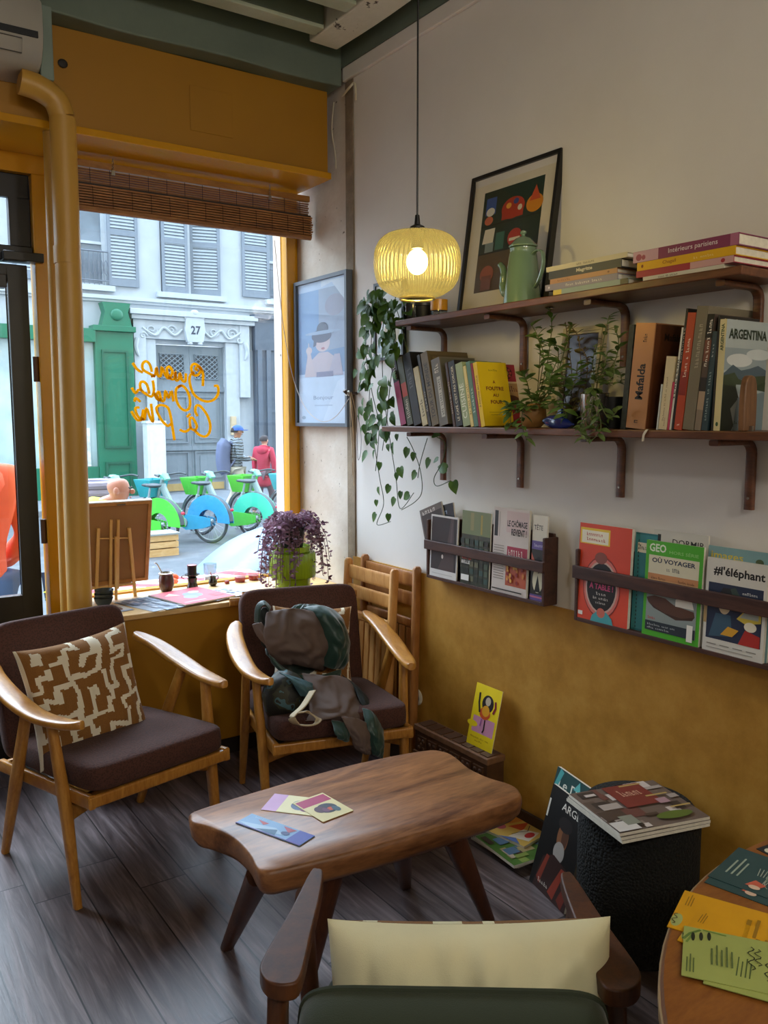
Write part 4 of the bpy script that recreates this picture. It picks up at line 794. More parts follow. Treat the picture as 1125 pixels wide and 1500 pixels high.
ARG = [('r', '#161412', 0, 0, 1, 1), ('t', '#e0d8c8', 'ARGENTINE', .42, .83, .9, .075), ('e', '#8a5a3a', .55, .60, .14, .15), ('e', '#5a3a2a', .6, .62, .08, .12), ('e', '#a8a098', .54, .45, .14, .10), ('e', '#2a2422', .55, .72, .18, .07), ('p', '#3a2420', [(.1, 0), (.2, .32), (.45, .40), (.8, .36), (1, .2), (1, 0)]), ('p', '#8a3a2a', [(.15, .1), (.28, .36), (.36, .36), (.25, .05)]), ('p', '#9a3e2c', [(.5, .05), (.7, .34), (.8, .34), (.66, .02)]), ('p', '#7a3022', [(.75, .05), (.9, .3), (1, .25), (.9, .0)]), ('t', '#d8d0c0', '~Pampa', .2, .07, .3, .04), ('r', '#d8d0c0', .02, .68, .06, .86)]
ARG = [s if s[0] != 't' or s[2] != 'ARGENTINE' else ('t', s[1], 'ARGEN', .36, .83, .62, .075) for s in ARG]
leaning('black picture magazine with a bearded man in red stripes, leaning on the pouf', (775, 1289), (818, 1332), -15, .315, .20, .010, '#161412', ARG)
leaning('dark teal tall magazine leaning behind the bearded man magazine', (770, 1280), (813, 1322), -15, .352, .205, .012, '#1f3a3a', [('r', '#20413f', 0, .0, 1, 1), ('t', '#d8d4c4', 'Le Doc', .12, .84, .75, .085), ('p', '#4a9a98', [(.0, .8), (.1, 1), (.2, .98), (.08, .8)]), ('p', '#5aa8a4', [(.5, .9), (.62, .99), (.68, .9)])], off=.020)
# yellow card on the carved chest
p = onX(683, 1087, 1.945); q = onX(720, 1101, 1.945)
magazine('greeting_card', 'bright yellow card with a dancing figure, propped on the carved chest', T(1.945, p.y, .2663) @ R(-pi/2, 'Z') @ R(radians(-13), 'X'), p.y-q.y, .222, .0025, '#e2c40e', [('r', '#e6ca14', 0, 0, 1, 1), ('r', '#c88aa8', .10, .22, .92, .48), ('e', '#e6ca14', .1, .34, .2, .05), ('e', '#211a1a', .55, .72, .22, .14), ('e', '#b8a890', .55, .76, .10, .07), ('e', '#c8501e', .5, .56, .2, .10), ('e', '#d89a20', .52, .60, .14, .09), ('l', '#231a18', [(.2, .86), (.22, .7), (.3, .55)], .009), ('l', '#7a1a22', [(.82, .8), (.86, .7), (.8, .6)], .010), ('l', '#231a18', [(.55, .46), (.56, .3), (.52, .25)], .006), ('l', '#9a5a9a', [(.42, .46), (.40, .34)], .005), ('t', '#8a5a10', '~Bienvenue chez nous', .12, .13, .7, .03), ('t', '#8a5a10', '~cafe', .3, .08, .3, .025)], 'card')
o = MB().lathe([(0.001, 0), (.034, 0), (.034, .006), (.026, .010), (.024, .006), (0.001, .006)], 28, None, T(XW-.0085, onX(614, 1020, XW).y, onX(614, 1020, XW).z) @ R(-pi/2, 'Y')).build('wall_socket', plain('#d8d0bc', .4)); tag(o, 'round cream wall socket low on the ochre wall behind the folding chairs', 'socket')
# ------------------------------------------------------------------ cushions
cushion('cushion', 'square cushion with a brown maze print on the armchair by the yellow pipe', onY(124, 1016, 2.775), (radians(90-15), radians(-4), 3.374+pi-.03), s=.192, th=.060)
cushion('cushion', 'brown maze print cushion half hidden behind the dark green jacket', (1.595, 2.82, .560), (radians(90-17), radians(5), 2.887+pi), s=.160, th=.05, seed=3)
v = Vector((GX, GY, 0))+R(GR, 'Z') @ Vector((.045, -.128, .415))
cushion('cushion', 'cream cushion seen from its plain back, wedged into the dark green armchair', v, (radians(90+14), radians(1.5), GR+pi), s=.230, th=.105, cream=M_cream_y, seed=6, pinch=.045, wrinkle=2.2)
# ------------------------------------------------------------------ pendant lamp
LX, LY_, LZ = 1.44, 1.94, 1.872
t = thing('pendant_lamp', 'lit pendant lamp with a ribbed amber glass shade on a black cord', 'pendant lamp', (LX, LY_, LZ))
MB().tube([(0, 0, .115), (0, 0, ZC-LZ-.03)], .0026, 8).build('cord', M_black, t)
MB().lathe([(0.001, .125), (.006, .125), (.0085, .10), (.020, .094), (.021, .082), (.017, .060), (.017, .035), (0.001, .035)], 24).build('socket', M_black, t)
MB().lathe([(0.001, ZC-LZ-.001), (.05, ZC-LZ-.001), (.05, ZC-LZ-.02), (.01, ZC-LZ-.03), (0.001, ZC-LZ-.03)], 24).build('ceiling_rose', M_black, t)
def shade_mat():
    m = bpy.data.materials.new('amber_glass'); m.use_nodes = True; nt = m.node_tree; nt.nodes.clear(); L = nt.links.new
    o = N(nt, 'OutputMaterial'); tr = N(nt, 'BsdfTransparent'); tl = N(nt, 'BsdfTranslucent'); tl.inputs[0].default_value = (.8, .70, .34, 1)
    lw = N(nt, 'LayerWeight'); lw.inputs['Blend'].default_value = .5; rp = N(nt, 'ValToRGB'); e = rp.color_ramp.elements; e[0].position = .0; e[0].color = (.90, .86, .58, 1); e[1].position = .62; e[1].color = (.24, .20, .05, 1); L(lw.outputs['Facing'], rp.inputs[0]); L(rp.outputs[0], tr.inputs[0])
    gl = N(nt, 'BsdfGlossy'); gl.inputs['Roughness'].default_value = .05; a = N(nt, 'MixShader'); a.inputs[0].default_value = .10; L(tr.outputs[0], a.inputs[1]); L(tl.outputs[0], a.inputs[2])
    fr = schlick(nt); b = N(nt, 'MixShader'); L(fr.outputs[0], b.inputs[0]); L(a.outputs[0], b.inputs[1]); L(gl.outputs[0], b.inputs[2]); L(b.outputs[0], o.inputs[0]); return m
prof = [(.018, .082), (.045, .0815), (.075, .075), (.098, .060), (.112, .036), (.1165, .008), (.116, -.022), (.109, -.050), (.094, -.072), (.070, -.088), (.048, -.096)]
pr = [(q.x, q.y) for q in spline([(a, b, 0) for a, b in prof], 4)]
mb = MB(); mb.lathe(pr, 360, None, rib=lambda r, a: .0034*abs(sin(a*26))*min(1, r/.09)); mb.f = [f for f in mb.f if len(f) == 4]; mb.fm = [0]*len(mb.f)
mb.build('shade', shade_mat(), t, angle=85)
MB().tube([(.047*cos(a*pi/24), .047*sin(a*pi/24), -.100) for a in range(48)], .0034, 8, close=True).build('shade_rim', plain('#c8b060', .15, spec=.8), t)
MB().ball((0, 0, .0), (.029, .029, .034), None, 20).build('bulb', emit('bulb_glow', '#ffe6a0', 46), t)
lamp2 = copy_tree(t); lamp2.location = (1.36, .34, 1.93); lamp2['label'] = 'second ribbed amber pendant lamp, hanging over the round cafe table'
for o in lamp2.children:
    if o.name.startswith(('cord', 'ceiling_rose')): o.location.z -= .058
# ------------------------------------------------------------------ things on the upper shelf
t = thing('framed_print', 'black framed print of colourful pots on shelves, leaning on the wall', 'picture', (0, 0, 0))
ZS = 1.7976; a = onX(668, 450, 1.955); w = .29; h = .455
a.y = onX(668, 448, 1.955).y
M = T(1.955, a.y, ZS) @ R(-pi/2, 'Z') @ R(radians(-8.0), 'X'); t.matrix_basis = M
w = a.y-onX(795, 432, 1.955).y; q = onX(687, 262, 2.015); h = (q.z-ZS)/cos(radians(8))
fw = .013
MB().box(0, 0, 0, fw, .022, h).box(w-fw, 0, 0, w, .022, h).box(fw, 0, 0, w-fw, .022, fw).box(fw, 0, h-fw, w-fw, .022, h).build('frame', plain('#16130f', .4), t, smooth=False)
MB().box(fw, .012, fw, w-fw, .02, h-fw).build('mount', plain('#ded4c0', .8), t, smooth=False)
POTS = [('r', '#23382c', .16, .16, .84, .87), ('r', '#5a4a2c', .16, .16, .84, .43), ('r', '#17231c', .16, .62, .84, .63), ('r', '#17231c', .16, .425, .84, .435), ('e', '#b03a24', .52, .71, .13, .075), ('r', '#b03a24', .40, .64, .64, .71), ('e', '#e0a03a', .47, .73, .03, .02), ('e', '#3a4a8a', .55, .75, .03, .02), ('e', '#d8d0b8', .6, .70, .025, .02), ('e', '#d88a1e', .76, .70, .09, .06), ('p', '#c8502a', [(.70, .72), (.76, .82), (.82, .72)]), ('r', '#3a5a9a', .20, .70, .32, .82), ('e', '#dcd8cc', .26, .72, .05, .03), ('e', '#c86a4a', .25, .66, .05, .03), ('p', '#dcd4c0', [(.2, .5), (.22, .6), (.34, .6), (.33, .5)]), ('r', '#7a8a8a', .24, .435, .34, .50), ('r', '#3a6a5a', .36, .44, .46, .56), ('e', '#b03a2a', .58, .50, .08, .06), ('r', '#dcd4c0', .52, .48, .64, .50), ('e', '#b84a2a', .62, .32, .06, .05), ('e', '#a05a3a', .30, .28, .08, .06), ('r', '#7a4a30', .24, .17, .36, .27)]
MB().art((0, .012, 0), (w, 0, 0), (0, 0, h), POTS).build('print', None, t, smooth=False)
MB().box(fw, .0075, fw, w-fw, .0085, h-fw).build('glazing', thin_glass('print_glass', refl=.6), t, smooth=False)
c = onX(765, 440, 1.905)
t = thing('coffee_pot', 'tall sage green enamel coffee pot with lid, spout and loop handle', 'coffee pot', (1.905, c.y, ZS))
M_enam = plain('#718b70', .18, coat=.6, var=.05)
MB().lathe([(0.001, 0), (.057, 0), (.060, .003), (.0585, .015), (.044, .150), (.0405, .160), (.0415, .163), (.0415, .171), (.039, .173), (0.001, .173)], 48).build('body', M_enam, t)
ld = MB().lathe([(.0395, .1735), (.0445, .1745), (.045, .178), (.040, .183), (.025, .200), (.010, .207), (.006, .209), (.006, .213), (.010, .217), (.010, .222), (.005, .226), (0.001, .227)], 48).build('lid', M_enam, t)
MB().tube(spline([(0, .050, .045), (0, .078, .047), (0, .088, .07), (0, .086, .10), (0, .092, .125), (0, .106, .138)], 6), [.0165]*7+[.015]*6+[.013]*6+[.011]*6+[.0095]*5+[.0085], 14).build('spout', M_enam, t)
MB().sweep(spline([(0, -.040, .145), (0, -.060, .156), (0, -.082, .150), (0, -.090, .125), (0, -.086, .095), (0, -.070, .062), (0, -.053, .045)], 5), (.007, .0028), side=(1, 0, 0), n=10).build('handle', M_enam, t)
c = onX(605, 463, 1.90)
o = thing('candle_holder', 'black candle glass standing beside the amber votive under the lamp', 'candle', (1.90, c.y, ZS))
MB().lathe([(0.001, 0), (.036, 0), (.0375, .003), (.0375, .062), (.0345, .062), (.0345, .05), (0.001, .05)], 32).build('glass', plain('#15181a', .15, coat=.4), o)
MB().lathe([(0.001, .0503), (.0343, .0503), (.0343, .052), (0.001, .053)], 24).build('wax', plain('#d8c8a8', .5), o)
c = onX(643, 456, 1.90)
o = thing('votive_glass', 'amber and clear glass votive between the black candle and the framed print', 'candle glass', (1.90, c.y, ZS))
MB().lathe([(.030, .022), (.031, .023), (.031, .060), (.0295, .060), (.0295, .024)], 32).build('amber_cup', plain('#c88a10', .12, coat=.5), o)
MB().lathe([(0.001, 0), (.029, 0), (.030, .003), (.030, .0218), (.004, .0215), (0.001, .006)], 32).build('clear_foot', thin_glass('votive_clear', (.75, .75, .7, 1)), o)
# frame behind the trailing plant
a = onX(547, 416, 2.012); b_ = onX(590, 525, 2.012); w, h = a.y-b_.y, a.z-b_.z
t = thing('picture_frame', 'dark framed pale picture on the wall behind the trailing plant', 'picture', (2.012, a.y, b_.z), rot=(0, 0, -pi/2))
fw = .012; MB().box(0, 0, 0, fw, .017, h).box(w-fw, 0, 0, w, .017, h).box(fw, 0, 0, w-fw, .017, fw).box(fw, 0, h-fw, w-fw, .017, h).build('frame', M_black, t, smooth=False)
MB().box(fw, .006, fw, w-fw, .016, h-fw).build('backing', plain('#cfd2d0', .6), t, smooth=False)
MB().art((0, .006, 0), (w, 0, 0), (0, 0, h), [('r', '#d8dad6', .08, .06, .92, .94), ('e', '#c9b89a', .6, .36, .26, .16), ('e', '#c88a7a', .22, .52, .06, .07), ('r', '#b8c4cc', .1, .1, .9, .2)]).build('print', None, t, smooth=False)
# poster on the stone pier
a = onX(429.5, 416.5, 1.992); b_ = onX(509, 624, 1.992); z0 = (onX(433, 625.5, 1.992).z+b_.z)/2; z1 = (a.z+onX(506, 392.5, 1.992).z)/2; y1 = (a.y+onX(433, 625, 1.992).y)/2; y0 = (onX(506, 392, 1.992).y+b_.y)/2
w, h = y1-y0, z1-z0
t = thing('poster_frame', 'tall grey framed poster of a woman in a hat on the stone pier', 'poster', (1.992, y1, z0), rot=(0, 0, -pi/2))
fw = .016; MB().box(0, 0, 0, fw, .036, h).box(w-fw, 0, 0, w, .036, h).box(fw, 0, 0, w-fw, .036, fw).box(fw, 0, h-fw, w-fw, .036, h).build('frame', plain('#5a6068', .35), t, smooth=False)
MB().box(fw, .014, fw, w-fw, .03, h-fw).build('backing', plain('#aebfd4', .5), t, smooth=False)
POST = [('r', '#a9bcd4', .04, .02, .96, .98), ('r', '#6f8fb5', .04, .36, .45, .92), ('r', '#8a97ad', .45, .5, .96, .92), ('p', '#c2ccd8', [(.5, .93), (.7, .95), (.96, .8), (.96, .96), (.5, .97)]), ('e', '#8a8a9c', .75, .80, .18, .07), ('p', '#6a88ad', [(.04, .36), (.04, .62), (.2, .6), (.3, .5), (.96, .52), (.96, .36)]), ('p', '#b3a6ae', [(.2, .34), (.26, .44), (.45, .50), (.62, .50), (.82, .44), (.9, .34)]), ('p', '#b7a8ac', [(.16, .34), (.22, .48), (.20, .53), (.27, .53), (.32, .44), (.38, .34)]), ('e', '#bfaeae', .255, .52, .06, .025), ('r', '#bfaeae', .24, .52, .255, .57), ('e', '#c0adb0', .52, .565, .14, .062), ('e', '#4a4a60', .50, .61, .19, .045), ('p', '#4a4a60', [(.36, .62), (.34, .54), (.40, .55), (.42, .62)]), ('e', '#3f4356', .52, .655, .11, .045), ('e', '#8fa0b8', .52, .632, .34, .012), ('e', '#a06a70', .53, .525, .035, .008), ('p', '#a8a0b0', [(.62, .34), (.74, .48), (.84, .48), (.9, .34)]), ('r', '#77758f', .40, .33, .72, .37), ('r', '#b9cade', .04, .02, .96, .335), ('p', '#c5d4e6', [(.5, .02), (.8, .3), (.96, .33), (.96, .02)]), ('t', '#7a88a8', 'Bonjour', .34, .175, .38, .035), ('r', '#9fb0c8', .36, .14, .7, .147), ('e', '#8f9fb5', .14, .06, .04, .012)]
MB().art((0, .014, 0), (w, 0, 0), (0, 0, h), POST, step=.0001).build('print', None, t, smooth=False)
MB().box(fw, .008, fw, w-fw, .0095, h-fw).build('glazing', thin_glass('poster_glass', refl=1.0), t, smooth=False)
# ------------------------------------------------------------------ bamboo blind with cord
t = thing('bamboo_blind', 'rolled up brown bamboo blind hanging above the shop window', 'blind', (0, 0, 0))
a = onY(80, 236, 3.55).x; BX0, BX1, BY = a, 2.006, 3.54; zt, zb = 2.437, 2.262
W_bam = wood('#6e4220', '#a8733f', (2, 14, 14), .5); W_bam2 = wood('#5a351a', '#8f5f34', (2, 14, 14), .5)
MB().box(BX0, BY-.012, zt-.012, BX1, BY+.014, zt+.014).build('head_rail', wood('#8a5a26', '#b07c3c', (2, 12, 12), .5), t, smooth=False, bevel=.002)
mb = MB(); z = zt-.018; i = 0
while z > zt-.075: mb.box(BX0+.002, BY-.004, z-.0066, BX1-.002-.004*(i % 2), BY+.0, z); z -= .0092; i += 1
mb.build('slats', W_bam2, t, smooth=False)
mb = MB(); zz = z; n = 0
while zz > zb+.004: mb.box(BX0-.003*(n % 2), BY-.026-.006*sin(pi*(z-zz)/(z-zb)), zz-.0074, BX1+.004*(n % 3 == 0), BY-.020-.006*sin(pi*(z-zz)/(z-zb)), zz-.0004); zz -= .0104; n += 1
mb.box(BX0, BY-.0195, zb, BX1, BY+.004, z+.008, M_dark); mb.mats = [W_bam, M_dark]; mb.fm = [0 if q == 0 and i < len(mb.fm)-6 else 1 for i, q in enumerate(mb.fm)]
mb.tube([(BX0, BY-.014, zb+.004), (BX1, BY-.014, zb+.004)], .013, 10, W_bam)
mb.build('rolled_bundle', W_bam, t, smooth=False)
mb = MB()
for i in range(14):
    x = BX0+.05+(BX1-BX0-.1)*i/13; mb.tube([(x, BY-.006, zt-.01), (x, BY-.006, z), (x, BY-.036, z-.01), (x, BY-.037, zb+.01)], .0011, 5)
mb.build('binding_string', plain('#2a170c', .8), t)
for (px, py) in ((165, 232), (395, 268)):
    q = onY(px, py, BY-.02); mb = MB()
    for j in range(5): mb.tube([(q.x+.004*cos(a_*pi/4)*(1 if j % 2 else .3), q.y+.004*cos(a_*pi/4)*(.3 if j % 2 else 1), 2.463-.009*j+.006*sin(a_*pi/4)) for a_ in range(8)], .001, 5, close=True)
    mb.box(q.x-.007, q.y-.003, 2.405, q.x+.007, q.y+.0, 2.423); mb.build('hanging_chain', M_steel, t, smooth=False)
cp = [onY(402, 352, 3.53), onY(414, 470, 3.53), onX(428, 548, 1.975), onX(446, 595, 1.975), onX(470, 617, 1.975), onX(492, 610, 1.975), onX(511, 584, 1.985)]
MB().tube(spline(cp, 8), .0016, 6).build('cord', plain('#c9bcb4', .7), t)
# hook with twine on the old post
c = onX(516, 576, 2.0)
t = thing('cord_hook', 'wooden cord hook with strands of pale twine hanging down the old post', 'hook', (2.0, c.y, c.z))
MB().tube([(.024, 0, 0), (-.03, .0, 0), (-.04, 0, .012)], [.007, .007, .009], 10).build('peg', plain('#4a3626', .6), t)
MB().lathe([(0.001, -.006), (.012, -.006), (.006, 0), (.012, .006), (0.001, .006)], 14, None, T(-.025, .0, 0) @ R(pi/2, 'Y')).build('spool', plain('#c9c2b6', .5), t)
random.seed(5)
for i in range(6):
    y0, L = random.uniform(-.03, .005), random.uniform(.18, .42)
    MB().tube(spline([(-.012, y0*.3, .004), (-.016, y0-.01, -.05), (-.010, y0-.012+random.uniform(-.01, .01), -L*.5), (-.006, y0-.012+random.uniform(-.012, .012), -L)], 6), .0015, 5).build('twine', plain(['#a98a62', '#b99a74', '#d0c0a8'][i % 3], .8), t)
MB().tube(spline([(-.01, -.06, -.10), (-.004, -.075, -.18), (-.004, -.07, -.26), (-.004, -.05, -.285), (-.004, -.045, -.2), (-.01, -.05, -.12)], 6, True), .0012, 5, close=True).build('cable_loop', plain('#3a2c28', .6), t)
o = MB().tube(spline([onX(502, 140, 2.0), onX(512, 128, 1.99), onX(519, 122, 2.0), onX(521, 135, 2.0), onX(521, 146, 2.015)], 8), .005, 8).tube(spline([onY(489, 150, 3.32), onY(486, 190, 3.32), onY(491, 225, 3.32), onY(492, 247, 3.32)], 6), .003, 6).build('power_cable', plain('#c9bfa6', .6)); tag(o, 'cream cable looping over the top of the stone pier', 'cable')
# ------------------------------------------------------------------ air conditioner and pipes
t = thing('air_conditioner', 'white wall air conditioner above the ochre window wall', 'air conditioner', (0, 0, 0))
ACX = .765
def ac(pr, x0, x1): return [(x0, pr), (x1, pr)]
prof = [(3.328, 2.842), (3.15, 2.842), (3.125, 2.83), (3.118, 2.80), (3.118, 2.725), (3.128, 2.675), (3.155, 2.635), (3.195, 2.615), (3.328, 2.612)]
pr = [(y, z) for y, z in prof]
mb = MB(); mb.rings([[(x, y, z) for y, z in pr] for x in (.0, ACX-.012)]); mb.rings([[(ACX-.012, y, z) for y, z in pr], [(ACX, y+(.012 if y < 3.2 else 0), z+(.008 if z < 2.7 else -.006)) for y, z in pr]])
mb.build('housing', plain('#b9b4ac', .35), t, angle=30, bevel=.004)
mb = MB(); mb.box(.02, 3.116, 2.700, ACX-.02, 3.13, 2.720).build('air_slot', plain('#141414', .5), t, smooth=False)
mb = MB().tube([(.30, 3.137, 2.648), (ACX-.07, 3.137, 2.648), (ACX-.07, 3.123, 2.69), (.30, 3.123, 2.69)], .0018, 6, close=True); mb.build('flap_line', plain('#4a4642', .5), t)
MB().box(ACX+.001, 3.19, 2.60, ACX+.045, 3.328, 2.842).build('side_duct', plain('#7c8a80', .5), t, smooth=False, bevel=.004)
t = thing('drain_pipe', 'thick ochre pipe bending down from the air conditioner beside the window', 'pipe', (0, 0, 0))
pts = spline([(.70, 3.215, 2.585), (.76, 3.215, 2.575), (.815, 3.215, 2.545), (.838, 3.215, 2.49)], 6)
PX_ = .838
MB().tube(pts, .043, 20).build('elbow', M_pipe, t)
MB().tube([(PX_, 3.215, 2.489), (PX_-.002, 3.215, 1.9), (PX_-.010, 3.215, 1.0), (PX_-.014, 3.215, .001)], .0445, 24).build('pipe', M_pipe, t)
MB().tube([(PX_-.0035, 3.215, 2.05), (PX_-.0035, 3.215, 1.99)], .0465, 24).build('sleeve', M_pipe, t)
o = MB().tube([(PX_-.015, 3.34, 2.471), (PX_-.032, 3.34, .001)], .024, 16).build('thin_pipe', M_pipe); tag(o, 'thin ochre pipe standing just behind the thick pipe', 'pipe')
o = MB().ball((onY(92, 93, 3.325).x, 3.325, onY(92, 93, 3.325).z), (.018, .005, .016), None, 12).build('cable_gland', plain('#2a2622', .6)); tag(o, 'small dark plug in the ochre wall behind the pipe bend', 'plug')
# ------------------------------------------------------------------ street outside
SZ, FY = -.45, 19.3
M_pav = nodes_wall('pavement', '#6a7076', '#7d838a', 2, .85, bump=.2); M_asph = nodes_wall('asphalt', '#4c5156', '#5e6368', 4, .9, bump=.3)
struct('street', MB().box(-14, 3.76, SZ-.2, 26, 17.0, SZ), M_asph)
struct('sidewalk', MB().box(-14, 17.01, SZ-.2, 26, FY+.2, SZ+.12), M_pav, bevel=.02)
M_fac = nodes_wall('facade_render', '#99a2aa', '#a9b2ba', 1.2, .85, bump=.08); M_carve = plain('#a8b1b8', .8, var=.05); M_shut = plain('#8a959e', .6, var=.05); M_pane = plain('#6d7b88', .12, var=.2, vscale=2)
t = thing('apartment_building', 'pale rendered old house with louvred shutters across the street', 'building', (0, 0, 0)); BD = t
fc = MB()
holes = [(4.60, 5.86, 4.30, 6.9), (7.06, 8.50, 4.27, 6.9), (9.80, 11.1, 4.30, 6.9), (6.87, 8.57, -.33, 3.11)]
# wall with real openings: strips between hole edges
xs = sorted({-12, 24} | {h[0] for h in holes} | {h[1] for h in holes}); zs = sorted({SZ, 7.8} | {h[2] for h in holes} | {h[3] for h in holes})
for i in range(len(xs)-1):
    for j in range(len(zs)-1):
        cx_, cz_ = (xs[i]+xs[i+1])/2, (zs[j]+zs[j+1])/2
        if any(h[0] < cx_ < h[1] and h[2] < cz_ < h[3] for h in holes): continue
        fc.box(xs[i], FY, zs[j], xs[i+1], FY+.35, zs[j+1])
fc.build('wall', M_fac, t, smooth=False)
mb = MB().box(-12, FY-.10, 4.02, 24, FY-.001, 4.10).box(-12, FY-.05, 3.96, 24, FY-.001, 4.0199)
mb.build('string_course', M_carve, t, smooth=False)
def window(x0, x1, z0, z1, rail=True):
    w_ = MB().box(x0, FY+.18, z0, x1, FY+.2, z1).build('window_pane', M_pane, t, smooth=False)
    m = MB(); xm = (x0+x1)/2
    for a, b_ in ((x0, x0+.08), (xm-.05, xm+.05), (x1-.08, x1)): m.box(a, FY+.12, z0, b_, FY+.178, z1)
    for z in (z0, z0+.9, z0+1.75): m.box(x0+.081, FY+.125, z, x1-.081, FY+.175, z+.06)
    m.build('window_frame', M_carve, w_, smooth=False)
    MB().box(x0-.12, FY-.12, z0-.12, x1+.12, FY-.001, z0-.001).build('window_sill', M_carve, t, smooth=False)
    if rail:
        m = MB().tube([(x0, FY-.06, z0+.72), (x1, FY-.06, z0+.72)], .018, 6).tube([(x0, FY-.06, z0+.1), (x1, FY-.06, z0+.1)], .014, 6)
        n = 12
        for i in range(n+1):
            x = x0+(x1-x0)*i/n; m.tube([(x, FY-.06, z0), (x, FY-.06, z0+.72)], .009, 5)
            if i < n: m.tube([(x+(x1-x0)/n*(.5+.4*cos(a*pi/4)), FY-.06, z0+.38+.16*sin(a*pi/4)) for a in range(8)], .007, 5, close=True)
        m.build('balcony_rail', plain('#5b6470', .5), t)
for h in holes[:3]: window(*h, rail=h[0] != 7.06)
def shutter(x0, x1, z0, z1, ang=0, hinge=0):
    m = MB(); w_ = x1-x0; s = T(x0 if hinge == 0 else x1, FY-.05, z0) @ R(ang, 'Z') @ T(0 if hinge == 0 else -w_, 0, 0)
    for a, b_ in ((0, .07), (w_-.07, w_)): m.box(a, 0, 0, b_, .04, z1-z0, None, s)
    for z in (0, (z1-z0)*.45, z1-z0-.16): m.box(.071, 0, z, w_-.071, .04, z+.16 if z == 0 else z+.12, None, s)
    m.box(.072, .028, .16, w_-.072, .034, z1-z0-.05, plain('#6f7a86', .7), s)
    n = int((z1-z0-.2)/.072)
    for i in range(n):
        z = .17+i*.072; m.add([(.071, .004, z), (w_-.071, .004, z), (w_-.071, .026, z+.05), (.071, .026, z+.05), (.071, .014, z-.006), (w_-.071, .014, z-.006), (w_-.071, .034, z+.044), (.071, .034, z+.044)], [(0, 1, 2, 3), (7, 6, 5, 4), (0, 4, 5, 1), (3, 2, 6, 7)], M_shut, s)
    for f in range(len(m.fm)): pass
    m.mats and None
    o = MB(); o.v, o.f = m.v, m.f; o.mats = [M_shut, plain('#6f7a86', .7)]; 
    idx = {id(q): (1 if 'm_6f7a86' in q.name else 0) for q in m.mats}
    o.fm = [idx[id(m.mats[i])] if m.mats else 0 for i in m.fm]
    # first (frame) boxes carry no material of their own
    o.build('shutter', None, t, smooth=False)
shutter(5.86, 6.54, 4.32, 6.75); shutter(7.08, 7.70, 4.25, 6.75); shutter(7.80, 8.50, 4.25, 6.75, radians(-14), 1); shutter(9.07, 9.79, 4.32, 6.75)
shutter(11.12, 11.8, 4.32, 6.75); shutter(3.9, 4.58, 4.32, 6.75)
# carved door surround with the number plate
m = MB(); sx0, sx1 = 6.34, 9.18
m.box(sx0, FY-.14, 2.0, 6.62, FY-.002, 3.62).box(9.0-.08, FY-.14, 1.9, sx1, FY-.002, 3.62).box(sx0-.05, FY-.2, 3.62, sx1+.12, FY-.002, 3.72).box(sx0-.1, FY-.26, 3.7201, sx1+.18, FY-.002, 3.84).box(sx0, FY-.12, 3.2, sx1, FY-.0025, 3.6199)
m.box(6.62, FY-.08, SZ+.12, 6.865, FY-.002, 3.199).box(8.575, FY-.08, SZ+.12, 8.92, FY-.002, 3.199)
m.build('door_surround', M_carve, t, smooth=False, bevel=.01)
m = MB()
def scroll(cx_, cz_, r, turns, d):
    pts = []; n = 26
    for i in range(n+1):
        a = d*turns*2*pi*i/n; k = r*(1-.85*i/n); pts.append((cx_+k*cos(a), FY-.135, cz_+k*sin(a)*.9))
    m.tube(pts, [.026*(1-.5*i/n) for i in range(n+1)], 6)
for s_ in (-1, 1):
    c0 = 7.74
    scroll(c0+s_*.98, 3.40, .15, 1.4, s_); scroll(c0+s_*.52, 3.42, .12, 1.3, -s_); scroll(c0+s_*1.18, 3.26, .09, 1.2, -s_)
    m.tube(spline([(c0+s_*1.2, FY-.13, 3.44), (c0+s_*.9, FY-.14, 3.28), (c0+s_*.7, FY-.14, 3.46), (c0+s_*.45, FY-.14, 3.30), (c0+s_*.26, FY-.14, 3.44)], 6), .03, 6)
    m.tube(spline([(c0+s_*1.32, FY-.15, 3.2), (c0+s_*1.36, FY-.15, 3.0), (c0+s_*1.30, FY-.15, 2.8)], 5), [.05, .055, .06, .06, .055, .05, .05, .045, .04, .03, .02], 6)
m.build('carved_scrolls', M_carve, t)
m = MB().prism([(-.19, -.26), (.19, -.26), (.25, .0), (.22, .26), (.10, .33), (-.10, .33), (-.22, .26), (-.25, 0)], 0, .12, None, T(7.76, FY-.12, 3.42) @ R(pi/2, 'X'))
m.ball((7.76, FY-.22, 3.82), (.11, .05, .08), None, 10)
for s_ in (-1, 1): m.ball((7.76+s_*.2, FY-.2, 3.72), (.07, .05, .06), None, 10).ball((7.76+s_*.12, FY-.2, 3.13), (.07, .05, .05), None, 10)
kp = m.build('number_cartouche', M_carve, t)
MB().art((7.76-.11, FY-.242, 3.33), (.24, 0, 0), (0, 0, .2), [('t', '#2f3848', '*27', 0, 0, 1, 1)]).build('house_number', None, kp, smooth=False)
